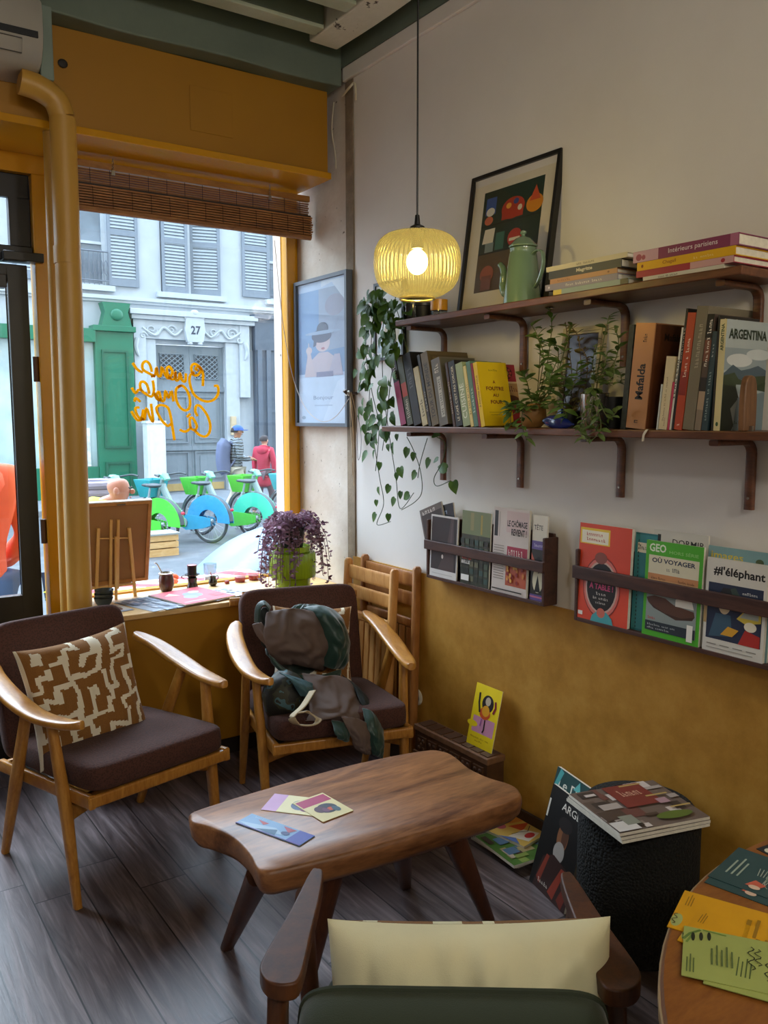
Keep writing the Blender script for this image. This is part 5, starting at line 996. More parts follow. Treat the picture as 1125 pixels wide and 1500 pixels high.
# double door
M_door = plain('#737f88', .55, var=.05)
d = thing('street_door', 'grey double carriage door with lattice panes in the carved surround', 'door', (6.87, FY+.08, -.33))
for k_ in (0, 1):
    x = .0+k_*.852; W2 = .846
    lf = MB().box(x, 0, 0, x+W2, .06, 3.42)
    for (a, b_, c_, e_) in ((.10, .30, .74, .95), (.10, 1.15, .74, 2.25)):
        lf.box(x+a-.03, -.03, b_, x+a, -.0005, e_).box(x+c_, -.03, b_, x+c_+.03, -.0005, e_).box(x+a, -.03, b_, x+c_, -.0005, b_+.03).box(x+a, -.03, e_-.03, x+c_, -.0005, e_)
        lf.box(x+a+.1, -.016, b_+.1, x+c_-.1, -.0005, e_-.1)
    lf.box(x, -.05, .98, x+W2, -.0005, 1.08).box(x, -.05, 2.36, x+W2, -.0005, 2.48).box(x, -.03, 0, x+W2, -.0005, .22)
    o = lf.build('door_leaf', M_door, d, smooth=False)
    MB().box(x+.13, -.012, 2.66, x+.70, -.001, 3.22).build('lattice_pane', plain('#28303a', .3), o, smooth=False)
    g_ = MB()
    for i in range(-4, 7):
        for q in (-1, 1):
            pts = []
            for s_ in range(21):
                xx = .57*s_/20; zz = .28+q*(xx-.285)*.8+i*.11-.1
                if 0 <= zz <= .56: pts.append((x+.13+xx, -.018, 2.66+zz))
            if len(pts) > 1: g_.tube([pts[0], pts[-1]], .013, 5)
    g_.tube([(x+.13, -.018, 2.66), (x+.70, -.018, 2.66), (x+.70, -.018, 3.22), (x+.13, -.018, 3.22)], .02, 5, close=True)
    g_.build('lattice', M_door, o)
MB().box(0, -.03, .001, .8, -.031+.0, .19).box(.9, -.03, .001, 1.69, -.031, .19).build('kick_plate', plain('#a48a58', .4), d, smooth=False) if False else None
MB().box(.06, -.045, .03, .80, -.0305, .20).box(.90, -.045, .03, 1.64, -.0305, .20).build('kick_plate', plain('#a8905c', .4), d, smooth=False)
struct('trim_34', MB().box(6.5, FY-.3, SZ+.1201, 9.0, FY+.08, -.335), M_pav, bevel=.01)
# green shop front
M_sg = plain('#0f664c', .4, var=.06); M_sg2 = plain('#0c543f', .45)
t2 = thing('shop_front', 'bright green wooden shop front with a scrolled bracket across the street', 'shop front', (0, FY, 0))
m = MB().box(5.45, -.25, SZ+.12, 6.29, -.003, 3.30).box(-6, -.32, 3.05, 5.449, -.003, 3.34).box(5.40, -.33, 3.3001, 6.34, -.003, 3.42)
m.box(-6, -.22, SZ+.12, 5.449, -.003, .35)
for x in (-4, -1.5, 1.0, 3.0, 4.9): m.box(x, -.24, .3501, x+.16, -.003, 3.0499)
m.build('frame', M_sg, t2, smooth=False, bevel=.008)
m = MB()
for (z0, z1) in ((.75, 2.9), (-.2, .45)):
    m.box(5.58, -.285, z0, 5.63, -.251, z1).box(6.11, -.285, z0, 6.16, -.251, z1).box(5.631, -.285, z0, 6.109, -.251, z0+.05).box(5.631, -.285, z1-.05, 6.109, -.251, z1)
m.build('pilaster_moulding', M_sg2, t2, smooth=False)
MB().box(-6, -.1, .351, 5.449, -.08, 3.0499).build('shop_pane', plain('#a9bfc4', .1, var=.25, vscale=1.2), t2, smooth=False)
MB().prism([(-.33, -.28), (.33, -.28), (.25, .02), (.31, .22), (-.31, .22), (-.25, .02)], 0, .3, None, T(5.93, 0-.001, 3.70) @ R(pi/2, 'X')).ball((5.93, -.31, 3.66), (.14, .04, .13), None, 14).build('scroll_bracket', M_sg, t2)
MB().box(4.95, -.14, .36, 5.30, -.101, 1.2).box(5.0, -.12, 1.4, 5.2, -.101, 2.6).build('window_display', plain('#d7dfe2', .5, var=.3, vscale=9), t2, smooth=False)
# dark grey shop front
t3 = thing('shop_front', 'slate grey closed shop front beside the carved door surround', 'shop front', (0, FY, 0)); M_gr = plain('#4a5562', .5, var=.06)
m = MB().box(9.32, -.16, SZ+.12, 18, -.003, 3.05).box(9.30, -.2, 3.0501, 18, -.003, 3.80).box(9.26, -.26, 3.8001, 18, -.003, 3.90)
m.build('boarding', M_gr, t3, smooth=False); m = MB()
for x in (9.36, 9.60, 10.5, 11.4): m.box(x, -.20, SZ+.12, x+.12, -.161, 3.0499)
m.box(9.721, -.18, 1.55, 10.499, -.161, 1.62).build('pilaster_moulding', plain('#525d6a', .5), t3, smooth=False)
o = MB().box(0, 0, .0, .42, .3, 1.62).box(-.02, -.02, 1.6201, .44, .32, 1.68).box(.05, -.012, .3, .37, -.0005, 1.5).build('utility_cabinet', plain('#cdd3d6', .6), smooth=False, bevel=.008, loc=(6.42, FY-.60, SZ+.1205)); tag(o, 'narrow pale utility cabinet beside the grey carriage door', 'cabinet')
o = MB().box(-.07, 0, 0, .07, .06, .45).box(-.06, -.008, .25, .06, -.0005, .42).build('intercom', plain('#b9a98c', .5), smooth=False, loc=(8.72, FY-.142, 1.0)); tag(o, 'small beige intercom on the pale wall beside the grey carriage door', 'intercom')
# ------------------------------------------------------------------ hire bicycles
M_tyre = plain('#3a4046', .7); M_rim = plain('#aeb6bc', .4, metal=.6); M_gfr = plain('#8fa3a6', .4); M_bdk = plain('#3d464c', .6)
def wheel(t, y, name):
    w_ = MB().tube([(0, y+.315*cos(a*pi/18), .33+.315*sin(a*pi/18)) for a in range(36)], .021, 8, close=True).build(name, M_tyre, t)
    m = MB().tube([(0, y+.285*cos(a*pi/18), .33+.285*sin(a*pi/18)) for a in range(36)], .012, 6, close=True)
    for i in range(18):
        a = i*2*pi/18; m.tube([((-1)**i*.02, y, .33), (0, y+.285*cos(a), .33+.285*sin(a))], .0022, 4)
    m.tube([(-.05, y, .33), (.05, y, .33)], .035, 10); m.build('spokes', M_rim, w_)
def bike(label, loc, rz, cs, cb, cf):
    t = thing('hire_bicycle', label, 'bicycle', loc, rz, 'hire bicycles docked in a row')
    wheel(t, 0, 'rear_wheel'); wheel(t, 1.08, 'front_wheel')
    MS, MBk, MF = plain(cs, .4), plain(cb, .5), plain(cf, .4)
    for s in (-1, 1):
        pts = [(.40*cos(a), .40*sin(a)) for a in [radians(-8+i*10) for i in range(20)]]+[(.20*cos(a), .20*sin(a)) for a in [radians(182-i*13) for i in range(15)]]
        m = MB(); n = len(pts)
        M = T(s*.052, 0, .33) @ Matrix(((0, 0, 1, 0), (1, 0, 0, 0), (0, 1, 0, 0), (0, 0, 0, 1)))
        for i in range(19):
            a0, a1 = radians(-8+i*10), radians(2+i*10); r1 = .18
            q = [(.40*cos(a0), .40*sin(a0)), (.40*cos(a1), .40*sin(a1)), (r1*cos(a1), r1*sin(a1)), (r1*cos(a0), r1*sin(a0))]
            m.add([(x, y, -.004) for x, y in q]+[(x, y, .004) for x, y in q], [(3, 2, 1, 0), (4, 5, 6, 7), (0, 1, 5, 4), (2, 3, 7, 6)], None, M)
        m.build('skirt_guard', MS, t)
    MB().sweep([(0, .40*cos(a), .33+.40*sin(a)) for a in [radians(-15+i*12) for i in range(17)]], (.045, .004), side=(1, 0, 0)).build('mudguard', M_bdk, t)
    MB().sweep(spline([(0, .02, .33), (0, .30, .30), (0, .46, .30), (0, .66, .42), (0, .86, .74), (0, .91, .86)], 4), (.035, .05), n=10).tube([(0, .36, .30), (0, .22, .72)], .030, 10).tube([(0, 1.08, .33), (.0, 1.0, .66), (0, .90, .93)], [.028, .03, .032], 10).build('frame', M_gfr, t)
    m = MB()
    for s in (-1, 1): m.prism([(y, z) for y, z in [(-.05, .27), (.1, .22), (.42, .18), (.52, .24), (.52, .36), (.40, .42), (.08, .40), (-.05, .38)]], s*.058-.006, s*.058+.006, None, Matrix(((0, 0, 1, 0), (1, 0, 0, 0), (0, 1, 0, 0), (0, 0, 0, 1))))
    m.build('chain_case', MF, t, smooth=False)
    MB().tube([(-.08, .45, .30), (.08, .45, .30)], .07, 14).tube([(.08, .45, .30), (.09, .40, .14)], .014, 6).tube([(-.08, .45, .30), (-.09, .50, .46)], .014, 6).box(.06, .36, .12, .15, .44, .14).box(-.15, .46, .46, -.06, .54, .48).build('crank', M_rim, t)
    MB().tube([(0, .22, .72), (0, .19, .86)], .016, 8).build('seat_post', M_rim, t)
    MB().ball((0, .12, .90), (.095, .13, .035), None, 14).ball((0, .25, .90), (.04, .10, .026), None, 10).build('saddle', M_bdk, t)
    hb = MB().tube(spline([(-.31, .70, 1.0), (-.28, .80, 1.02), (-.12, .89, 1.0), (.12, .89, 1.0), (.28, .80, 1.02), (.31, .70, 1.0)], 4), .014, 8).build('handlebar', M_bdk, t)
    MB().sweep([(0, .80, .93), (0, .87, .99), (0, .93, 1.02)], [(.06, .02), (.08, .045), (.06, .02)], n=12, p=.6).build('console', plain('#7fc4b0', .4), t)
    m = MB(); B = [(-.17, 1.0, .66), (.17, 1.0, .66), (.17, 1.22, .66), (-.17, 1.22, .66)]; U = [(-.21, .97, .93), (.21, .97, .93), (.21, 1.30, .93), (-.21, 1.30, .93)]
    m.add(B+U, [(0, 1, 2, 3), (0, 4, 5, 1), (1, 5, 6, 2), (2, 6, 7, 3), (3, 7, 4, 0)]); m.build('basket', MBk, t, smooth=False, solid=.008)
    MB().sweep([(0, 1.08+.36*cos(a), .33+.36*sin(a)) for a in [radians(10+i*14) for i in range(11)]], (.03, .003), side=(1, 0, 0)).build('front_mudguard', M_gfr, t)
    m = MB().ball((0, -.41, .52), (.03, .03, .025), None, 8); m.build('tail_lamp', plain('#c23048', .3), t)
    return t
for (px, lab, cs, cb, cf) in [(236, 'bright green skirted hire bicycle behind the bald man', '#3fbf2e', '#37b09a', '#3fbf2e'),
                              (308, 'hire bicycle with a blue skirt guard and teal front basket', '#2f8fc8', '#2f9aa6', '#3a9ccc'),
                              (374, 'hire bicycle with a turquoise skirt guard and green front basket', '#3fc4a0', '#4fb83c', '#56bf46'),
                              (441, 'hire bicycle with a green front basket, mostly hidden by the purple plant', '#39b8a0', '#4fb52e', '#4fb83c'),
                              (500, 'hire bicycle at the end of the row with a pale teal basket', '#3aa8b8', '#43a8b6', '#3fa8b8')]:
    q = onY(px, 768, 12.0); bike(lab, (q.x, 12.0, SZ+.0005), .50, cs, cb, cf)
# ------------------------------------------------------------------ people
def skin(name, V, E, mat, parent, sub=1, root=0):
    me = bpy.data.meshes.new(name); me.from_pydata([v[:3] for v in V], E, []); me.materials.append(mat)
    o = bpy.data.objects.new(name, me); C.objects.link(o); o.parent = parent
    bm = bmesh.new(); bm.from_mesh(me); ly = bm.verts.layers.skin.verify()
    for i, v in enumerate(bm.verts): v[ly].radius = (V[i][3], V[i][4] if len(V[i]) > 4 else V[i][3]); v[ly].use_root = (i == root)
    bm.to_mesh(me); bm.free()
    md = o.modifiers.new('skin', 'SKIN'); md.use_smooth_shade = True
    md = o.modifiers.new('sub', 'SUBSURF'); md.levels = md.render_levels = sub
    return o
def chain(V, E, a, pts):
    for p in pts: V.append(p); E.append((a, len(V)-1)); a = len(V)-1
    return a
def person(label, loc, rz, jacket, trousers, hair, pose, sc_=1.0, skinc='#b98a6c', hairstyle='short'):
    t = thing('person', label, 'person', loc, rz); t.scale = (sc_,)*3; MSK = plain(skinc, .55)
    J = pose
    V = [(0, 0, .95, .12, .095)]; E = []
    c_ = chain(V, E, 0, [J['waist']+(.115, .09), J['chest']+(.105, .07), J['neck']+(.06, .06)])
    hd = J['head']; n = chain(V, E, c_, [(J['neck'][0]*.4+hd[0]*.6, J['neck'][1]*.4+hd[1]*.6, J['neck'][2]*.4+(hd[2]-.06)*.6, .052, .055), (hd[0], hd[1], hd[2]-.035, .062, .075), (hd[0], hd[1]-.005, hd[2]+.035, .074, .092), (hd[0], hd[1]-.012, hd[2]+.095, .05, .062)])
    chest = 2; JV = [(0, 0, .86, .17, .13)]+[V[0][:3]+(.155, .12)]+[J['waist']+(.15, .12)]+[J['chest']+(.20, .155)]+[J['neck'][:2]+(J['neck'][2]+.0, .105, .10)]; JE = [(0, 1), (1, 2), (2, 3), (3, 4)]
    TV = [(0, 0, .93, .14, .11)]; TE = []; SV = []; SE = []
    for s, k_ in ((-1, 'r'), (1, 'l')):
        sh, el, wr = J['sh'+k_], J['el'+k_], J['wr'+k_]; d_ = (Vector(wr)-Vector(el)).normalized()
        a = chain(V, E, chest, [sh+(.042, .042), el+(.038, .038), wr+(.028, .034)])
        pm = Vector(wr)+d_*.055; a = chain(V, E, a, [tuple(pm)+(.020, .040)]); sd = d_.cross(Vector((0, 0, 1))); sd = sd.normalized() if sd.length > .01 else Vector((1, 0, 0)); up = sd.cross(d_)
        for f in range(4):
            o_ = sd*((f-1.5)*.020); L = (.058, .068, .064, .048)[f]
            chain(V, E, a, [tuple(pm+o_+d_*.03)+(.009, .009), tuple(pm+o_+d_*(.03+L*.5)-up*.008)+(.0085, .0085), tuple(pm+o_+d_*(.03+L)-up*.026)+(.007, .007)])
        chain(V, E, a, [tuple(pm-d_*.02+sd*.04*s)+(.011, .011), tuple(pm+d_*.02+sd*.055*s-up*.01)+(.009, .009)])
        ja = chain(JV, JE, 3, [sh+(.078, .078), el+(.060, .060), tuple(Vector(wr)-d_*.02)+(.045, .045)])
        hp, kn, an = (s*.09, 0, .90), J['kn'+k_], J['an'+k_]
        l = chain(V, E, 0, [hp+(.085, .085), kn+(.055, .055), an+(.038, .038), (an[0], an[1]+.10, an[2]-.045, .032, .03)])
        chain(TV, TE, 0, [hp+(.10, .10), kn+(.072, .072), (an[0], an[1], an[2]+.02, .058, .058)])
        b0 = len(SV); SV += [(an[0], an[1]-.03, an[2]-.035, .045, .040), (an[0], an[1]+.07, an[2]-.042, .045, .035), (an[0], an[1]+.16, an[2]-.05, .036, .026)]; SE += [(b0, b0+1), (b0+1, b0+2)]
    MB().ball((J['neck'][0], J['neck'][1]-.005, J['neck'][2]-.09), (.17, .128, .125), None, 16).build('collar', jacket if not isinstance(jacket, str) else plain(jacket, .8), t)
    body = skin('body', V, E, MSK, t, 2)
    skin('jacket', JV, JE, jacket if not isinstance(jacket, str) else plain(jacket, .8), t, 2, 1); skin('trousers', TV, TE, plain(trousers, .85), t, 2)
    m = MB()
    for b0 in (0, 3): m.sweep([Vector(SV[b0+i][:3]) for i in range(3)], [(SV[b0+i][3], SV[b0+i][4]) for i in range(3)], side=(1, 0, 0), p=.7)
    m.build('shoes', plain('#4a4448', .6), t)
    f = MB(); h = Vector(hd)   # face: nose, eyes, mouth, ears
    f.ball(h+Vector((0, .088, .0)), (.012, .020, .020), MSK, 8)
    for s in (-1, 1): f.ball(h+Vector((s*.031, .076, .028)), (.010, .008, .007), plain('#2c2320', .3), 8); f.ball(h+Vector((s*.076, -.005, .005)), (.012, .022, .032), MSK, 8)
    f.ball(h+Vector((0, .076, -.040)), (.024, .008, .007), plain('#9a5a50', .5), 8)
    f.build('face', MSK, t)
    if hair:
        f = MB(); f.grid(lambda a, b_: tuple(h+Vector(((.082+.004*sin(a*40))*sin(pi*(.02+.98*b_)*.62)*cos(2*pi*a), -.012+(.102)*sin(pi*(.02+.98*b_)*.62)*sin(2*pi*a)-.02*b_, .028+.088*cos(pi*(.02+.98*b_)*.62)+(.055*b_*max(0, sin(2*pi*a)))))), 24, 8)
        f.build('hair', plain(hair, .9), t)
    return t, h
STAND = dict(waist=(0, 0, 1.10), chest=(0, .0, 1.33), neck=(0, .01, 1.48), head=(0, .045, 1.60), shl=(.19, 0, 1.41), ell=(.24, -.06, 1.14), wrl=(.20, .14, .98), shr=(-.19, 0, 1.41), elr=(-.25, -.05, 1.13), wrr=(-.20, .14, .99), knl=(.10, .14, .50), anl=(.10, .16, .09), knr=(-.10, -.02, .49), anr=(-.10, -.24, .13))
# man in a blue cap walking towards the carved door's far side, profile to the right
MAN = dict(STAND); MAN.update(elr=(-.26, -.02, 1.15), wrr=(-.12, .24, 1.14), ell=(.25, -.0, 1.15), wrl=(.10, .25, 1.12))
def striped():
    mm, nt, b_ = newmat('striped_jacket'); tc = N(nt, 'TexCoord'); wv = N(nt, 'TexWave', i_Scale=6.0, i_Distortion=4.0); wv.bands_direction = 'Z'; r = N(nt, 'ValToRGB'); r.color_ramp.interpolation = 'CONSTANT'
    e = r.color_ramp.elements; e[0].color = lin('#23282f'); e[1].position = .55; e[1].color = lin('#c7cdc4'); q = e.new(.8); q.color = lin('#4a6f9a'); q = e.new(.92); q.color = lin('#2c3038')
    nt.links.new(tc.outputs['Object'], wv.inputs['Vector']); nt.links.new(wv.outputs['Fac'], r.inputs[0]); nt.links.new(r.outputs[0], b_.inputs['Base Color']); b_.inputs['Roughness'].default_value = .8; return mm
q = onY(345, 640, 14.2); H0 = SZ+.0002
pm, h = person('man in a blue cap and striped jacket walking past the grey door', (q.x, 14.2, H0+.0005), radians(-98), striped(), '#b9b2a2', '#2a2422', MAN, 1.01, '#9a6a4e')
m = MB(); m.grid(lambda a, b_: tuple(h+Vector((.094*sin(pi/2*b_)*cos(2*pi*a), -.006+.112*sin(pi/2*b_)*sin(2*pi*a), .030+.098*cos(pi/2*b_)))), 24, 6)
m.prism([(x, y) for x, y in [(-.075, .06), (-.06, .15), (0, .19), (.06, .15), (.075, .06)]], -.006, .006, None, T(h.x, h.y, h.z+.035))
m.build('cap', plain('#22509a', .7), pm)
f_ = Vector((sin(radians(98)), cos(radians(98)), 0))
o = MB().sweep(spline([(0, 0, .88), (0, -.03, 1.0), (0, -.04, 1.2), (0, -.01, 1.40), (0, .03, 1.47)], 4), [(.12, .08)]*2+[(.15, .115)]*11+[(.14, .09)]*3+[(.10, .05)], n=16, p=.6)
o.tube(spline([(.10, .06, 1.45), (.12, .16, 1.35), (.12, .16, 1.15), (.11, .05, 1.0)], 5), .018, 6).tube(spline([(-.10, .06, 1.45), (-.12, .16, 1.35), (-.12, .16, 1.15), (-.11, .05, 1.0)], 5), .018, 6)
b_ = o.build('backpack', plain('#5d6684', .7), loc=(q.x-f_.x*.20, 14.2-f_.y*.20, H0)); b_.rotation_euler = (0, 0, radians(-98)); tag(b_, 'blue grey backpack worn by the man in the blue cap', 'backpack')
WOM = dict(STAND); WOM.update(ell=(.24, .02, 1.14), wrl=(.23, .03, .90), elr=(-.24, .0, 1.14), wrr=(-.22, -.02, .90), head=(.0, .04, 1.59))
q = onY(386, 655, 14.5)
pw_, h = person('person in a long red jacket walking away beside the slate shop front', (q.x, 14.5, H0+.0005), radians(-62), '#b8324c', '#6f6068', '#3a3436', WOM, .905, '#c79a82')
skin('jacket_skirt', [(0, 0, 1.0, .16, .13), (0, 0, .80, .185, .15), (0, 0, .62, .205, .17)], [(0, 1), (1, 2)], plain('#b8324c', .8), pw_, 2)
# bald man crouching just outside the window in a yellow vest
BAL = dict(waist=(0, .06, 1.10), chest=(0, .16, 1.30), neck=(0, .26, 1.44), head=(0, .36, 1.52), shl=(.18, .18, 1.38), ell=(.24, .16, 1.12), wrl=(.17, .34, .98), shr=(-.18, .18, 1.38), elr=(-.24, .14, 1.12), wrr=(-.17, .30, .98), knl=(.12, .36, .70), anl=(.12, .10, .45), knr=(-.12, .36, .70), anr=(-.12, .10, .45))
q = onY(178, 722, 5.3)
pb, h = person('bald person in a yellow vest crouching outside behind the easel', (q.x-.31, 5.3+.12, SZ+.07), radians(-118), '#b9c02a', '#3a4a66', None, BAL, .90, '#b07a64')
struct('trim_35', MB().box(.4, 4.9, SZ+.001, 2.0, 5.8, SZ+.42), M_pav)
m = MB(); q = onY(149, 722, 6.2)
for i in range(7): m.tube([(.17*cos(a*pi/12), .17*sin(a*pi/12), .028+.05*i) for a in range(24)], .03, 8, close=True)
m.lathe([(0.001, -1.085), (.10, -1.085), (.10, .2), (0.001, .2)], 16)
o = m.build('hose_coil', plain('#8d8aa0', .5), loc=(q.x, 6.2, .98), smooth=True); o.location.z = q.z-.16
o.location = (q.x-.05, 6.2, SZ+1.09); tag(o, 'grey mauve ribbed coil standing beside the bald person outside', 'coil')
q = onY(-22, 700, 5.0)
OR = dict(STAND); OR.update(elr=(-.30, .06, 1.16), wrr=(-.26, .28, 1.05))
po, h = person('person in orange high visibility jacket and blue jeans outside the glazed door', (onY(-42, 760, 4.7).x, 4.7, SZ+.0005), radians(20), '#e2582a', '#4a6a9a', '#3a2a20', OR, 1.12)
# terrace clutter
t = thing('terrace_ledge', 'ledge outside the window under a red and white striped cloth', 'ledge', (0, 0, 0))
MB().box(.98, 3.80, SZ+.001, 2.0, 4.25, .60).build('base', plain('#8a8078', .8), t, smooth=False)
mm, nt, b_ = newmat('striped_cloth'); tc = N(nt, 'TexCoord'); wv = N(nt, 'TexWave', i_Scale=2.2, i_Distortion=1.5); wv.bands_direction = 'DIAGONAL'; r = N(nt, 'ValToRGB'); r.color_ramp.interpolation = 'CONSTANT'; e = r.color_ramp.elements; e[0].color = lin('#d9d6d2'); e[1].position = .62; e[1].color = lin('#b8404a'); nt.links.new(tc.outputs['Object'], wv.inputs['Vector']); nt.links.new(wv.outputs['Fac'], r.inputs[0]); nt.links.new(r.outputs[0], b_.inputs['Base Color']); b_.inputs['Roughness'].default_value = .8
MB().grid(lambda a, c_: (.97+1.04*a, 3.79+.47*c_, .603+.012*noise.noise(Vector((a*6, c_*4, 0)))+.008), 30, 14).build('cloth', mm, t)
mm2 = plain('#63798e', .5)
tp = MB(); q = onY(395, 795, 7.2)
tp.grid(lambda a, c_: (q.x-.78+1.9*a, 6.5+1.5*c_, SZ+.02+max(0, (.86*(sin(pi*min(1, a*.75)))**.5*(1-(2*c_-1)**4)**.5))+.02*noise.noise(Vector((a*5, c_*5, 1)))), 36, 24)
o = tp.build('tarpaulin', mm2, solid=.004); tag(o, 'pale blue tarpaulin domed over a pile outside the window', 'tarpaulin')
t = thing('wooden_crate', 'pale wooden crate standing on the road in front of the bicycles', 'crate', (onY(236, 800, 11.2).x-.25, 11.2, SZ+.0005))
m = MB()
for i in range(3): m.box(0, 0, .02+i*.095, .5, .02, .10+i*.095).box(0, .33, .02+i*.095, .5, .35, .10+i*.095).box(0, .021, .02+i*.095, .02, .329, .10+i*.095).box(.48, .021, .02+i*.095, .5, .329, .10+i*.095)
m.build('boards', W_pale, t, smooth=False); MB().box(-.02, -.02, .291, .52, .37, .315).build('lid', plain('#9aa0a0', .6), t, smooth=False)
MB().box(.0, .0, 0, .5, .35, .019).build('base', W_pale, t, smooth=False)
# ------------------------------------------------------------------ things on the window counter
def onC(x, y): return onZ(x, y, CZ)
q = onC(152, 888)
for i, l in enumerate(('lowest dark bowl of the stack on the window counter', 'middle dark bowl of the stack on the window counter', 'top dark bowl of the stack on the window counter')):
    m = MB().lathe([(0.001, .001), (.020, .001), (.022, .003), (.031, .014), (.0375, .032), (.0385, .036), (.0368, .036), (.030, .017), (.020, .007), (0.001, .006)], 36)
    o = m.build('bowl', plain('#2e3430', .35, var=.1), loc=(q.x+.002*i, q.y, CZ+.0006+.0165*i)); o.rotation_euler = (0, 0, i); tag(o, l, 'bowl', 'stacked dark bowls')
# small easel with a canvas seen from its back
t = thing('table_easel', 'small pale wooden easel holding up a canvas on the window counter', 'easel', (0, 0, 0)); YE = 3.535
def bar(n, pts, w=.007, h=.006, par=None): return MB().sweep(pts, (w, h), side=(1, 0, 0), p=.35).build(n, W_easel, par or t, smooth=False)
A = lambda x, y, Y: tuple(onY(x, y, Y))
f1, f2 = Vector((onY(140, 852, 3.60).x, 3.605, CZ)), Vector((onY(198, 858, 3.60).x, 3.605, CZ))
def leg(px0, py0, foot, yt): a = onY(px0, py0, 3.545); bar('leg', [(foot.x, foot.y, CZ+.0005), tuple(a)])
leg(144, 774, f1, YE+.012); leg(189, 773, f2, YE+.012)
for x in (162.5, 173): a = onY(x, 761, 3.545); bar('mast', [(a.x, 3.590, CZ+.045), tuple(a)], .006)
f3 = onC(170, 878); a = onY(169.5, 786, YE-.002); bar('rear_leg', [(f3.x, f3.y, CZ+.0005), (a.x, 3.532, a.z)], .0055)
a, c = onY(146, 790, YE), onY(190, 789, YE); MB().tube([(a.x, 3.556, a.z), (c.x, 3.556, c.z)], .003, 8).build('crossbar', W_easel, t)
a, c = onY(138, 842, YE), onY(200, 838, YE); MB().box(a.x, 3.590, CZ+.052, c.x, 3.635, CZ+.062).build('ledge', W_easel, t, smooth=False)
a, c = onY(112, 735, 3.58), onY(219, 838, 3.58); x0, x1, z0, z1 = a.x, c.x, CZ+.063, onY(170, 731, 3.57).z
t = thing('canvas', 'framed canvas seen from its brown back, standing on the small easel', 'canvas', (x0, 3.6065, z0), rot=(radians(13.5), 0, 0)); w, h = x1-x0, z1-z0
M_c = R(radians(-2), 'X')
MB().box(0, 0, 0, .014, .018, h).box(w-.014, 0, 0, w, .018, h).box(.0141, 0, 0, w-.0141, .018, .014).box(.0141, 0, h-.014, w-.0141, .018, h).build('stretcher_frame', wood('#a87238', '#c48d4e', (6, 6, 6), .6), t, smooth=False)
MB().box(.0141, .008, .0141, w-.0141, .014, h-.0141).build('backing', plain('#9a6f42', .8, var=.08), t, smooth=False)
MB().box(-.001, .0, h+.0002, w+.001, .020, h+.004).box(w+.0002, .002, 0, w+.003, .020, h).build('edge', plain('#d8d0c4', .6), t, smooth=False)
MB().sweep([(w*.5, -.002, h-.010), (w*.62, -.002, h-.010)], (.002, .003), side=(0, 1, 0), n=6).build('hanger', M_steel, t)
# mate gourd
q = onC(244, 866); t = thing('mate_gourd', 'brown leather mate gourd with a silver rim and drinking straw', 'mate cup', (q.x, q.y, CZ+.0005))
MB().lathe([(0.001, 0), (.020, 0), (.027, .006), (.033, .028), (.0335, .048), (.030, .068), (.0285, .074)], 32, None).build('gourd', plain('#4a1c10', .35, var=.35, vscale=25, coat=.3), t)
MB().lathe([(.0285, .0742), (.033, .078), (.0335, .082), (.029, .084), (.026, .080), (.024, .06), (0.001, .055)], 32).build('rim', M_steel, t)
MB().tube(spline([(.0, 0, .062), (-.018, .01, .09), (-.032, .012, .118), (-.040, .012, .128), (-.048, .010, .130)], 5), .0026, 8).build('straw', M_steel, t)
m = MB()
for a in range(3): m.tube([(.0345*cos(a*2.1-2)*k[0], .0345*sin(a*2.1-2)*k[0], k[1]) for k in ((.8, .007), (.97, .028), (.99, .048), (.9, .068))], .0014, 5)
m.build('seam', plain('#2a100a', .5), t)
# drip filter standing on a dark cup
q = onC(282, 861); t = thing('coffee_dripper', 'dark metal drip filter sitting on a flared brown cup', 'coffee filter', (q.x, q.y, CZ+.0005))
MB().lathe([(0.001, 0), (.026, 0), (.0255, .004), (.0195, .022), (.0225, .046), (.0185, .046), (.016, .024), (0.001, .022)], 32).build('cup', plain('#2a1512', .25, coat=.4), t)
MB().lathe([(0.001, .0465), (.014, .0465), (.033, .060), (.0335, .063), (.022, .063), (.0215, .0605), (0.001, .058)], 32).build('filter_plate', plain('#3c3436', .25, metal=.6), t)
MB().lathe([(0.001, .0632), (.0205, .0632), (.021, .102), (.0195, .102), (.0190, .085), (0.001, .083)], 32).build('filter_chamber', plain('#241d20', .3, metal=.4), t)
MB().lathe([(0.001, .1022), (.0225, .1022), (.0225, .105), (.012, .108), (0.001, .1085)], 32).build('lid', plain('#9a5a64', .25, metal=.5), t)
MB().sweep(spline([(-.030, 0, .058), (-.046, 0, .060), (-.050, 0, .052), (-.040, 0, .046)], 4), (.004, .0018), side=(0, 1, 0), n=8).build('handle', plain('#3c3436', .3, metal=.6), t)
q = onC(312, 858); t = thing('small_jug', 'tiny dark jug with a red straw beside the drip filter', 'jug', (q.x, q.y, CZ+.0005))
MB().lathe([(0.001, 0), (.012, 0), (.019, .008), (.0205, .018), (.016, .030), (.0135, .036), (.0150, .044), (.0135, .044), (.0115, .036), (0.001, .03)], 28).build('body', plain('#1c1614', .2, coat=.4), t)
MB().tube(spline([(.014, 0, .041), (.024, 0, .044), (.027, 0, .034), (.019, 0, .024)], 5), .0026, 8).build('handle', plain('#1c1614', .2, coat=.4), t)
MB().tube([(0, 0, .034), (-.010, .004, .062)], .0018, 6).build('straw', plain('#b8202a', .3), t)
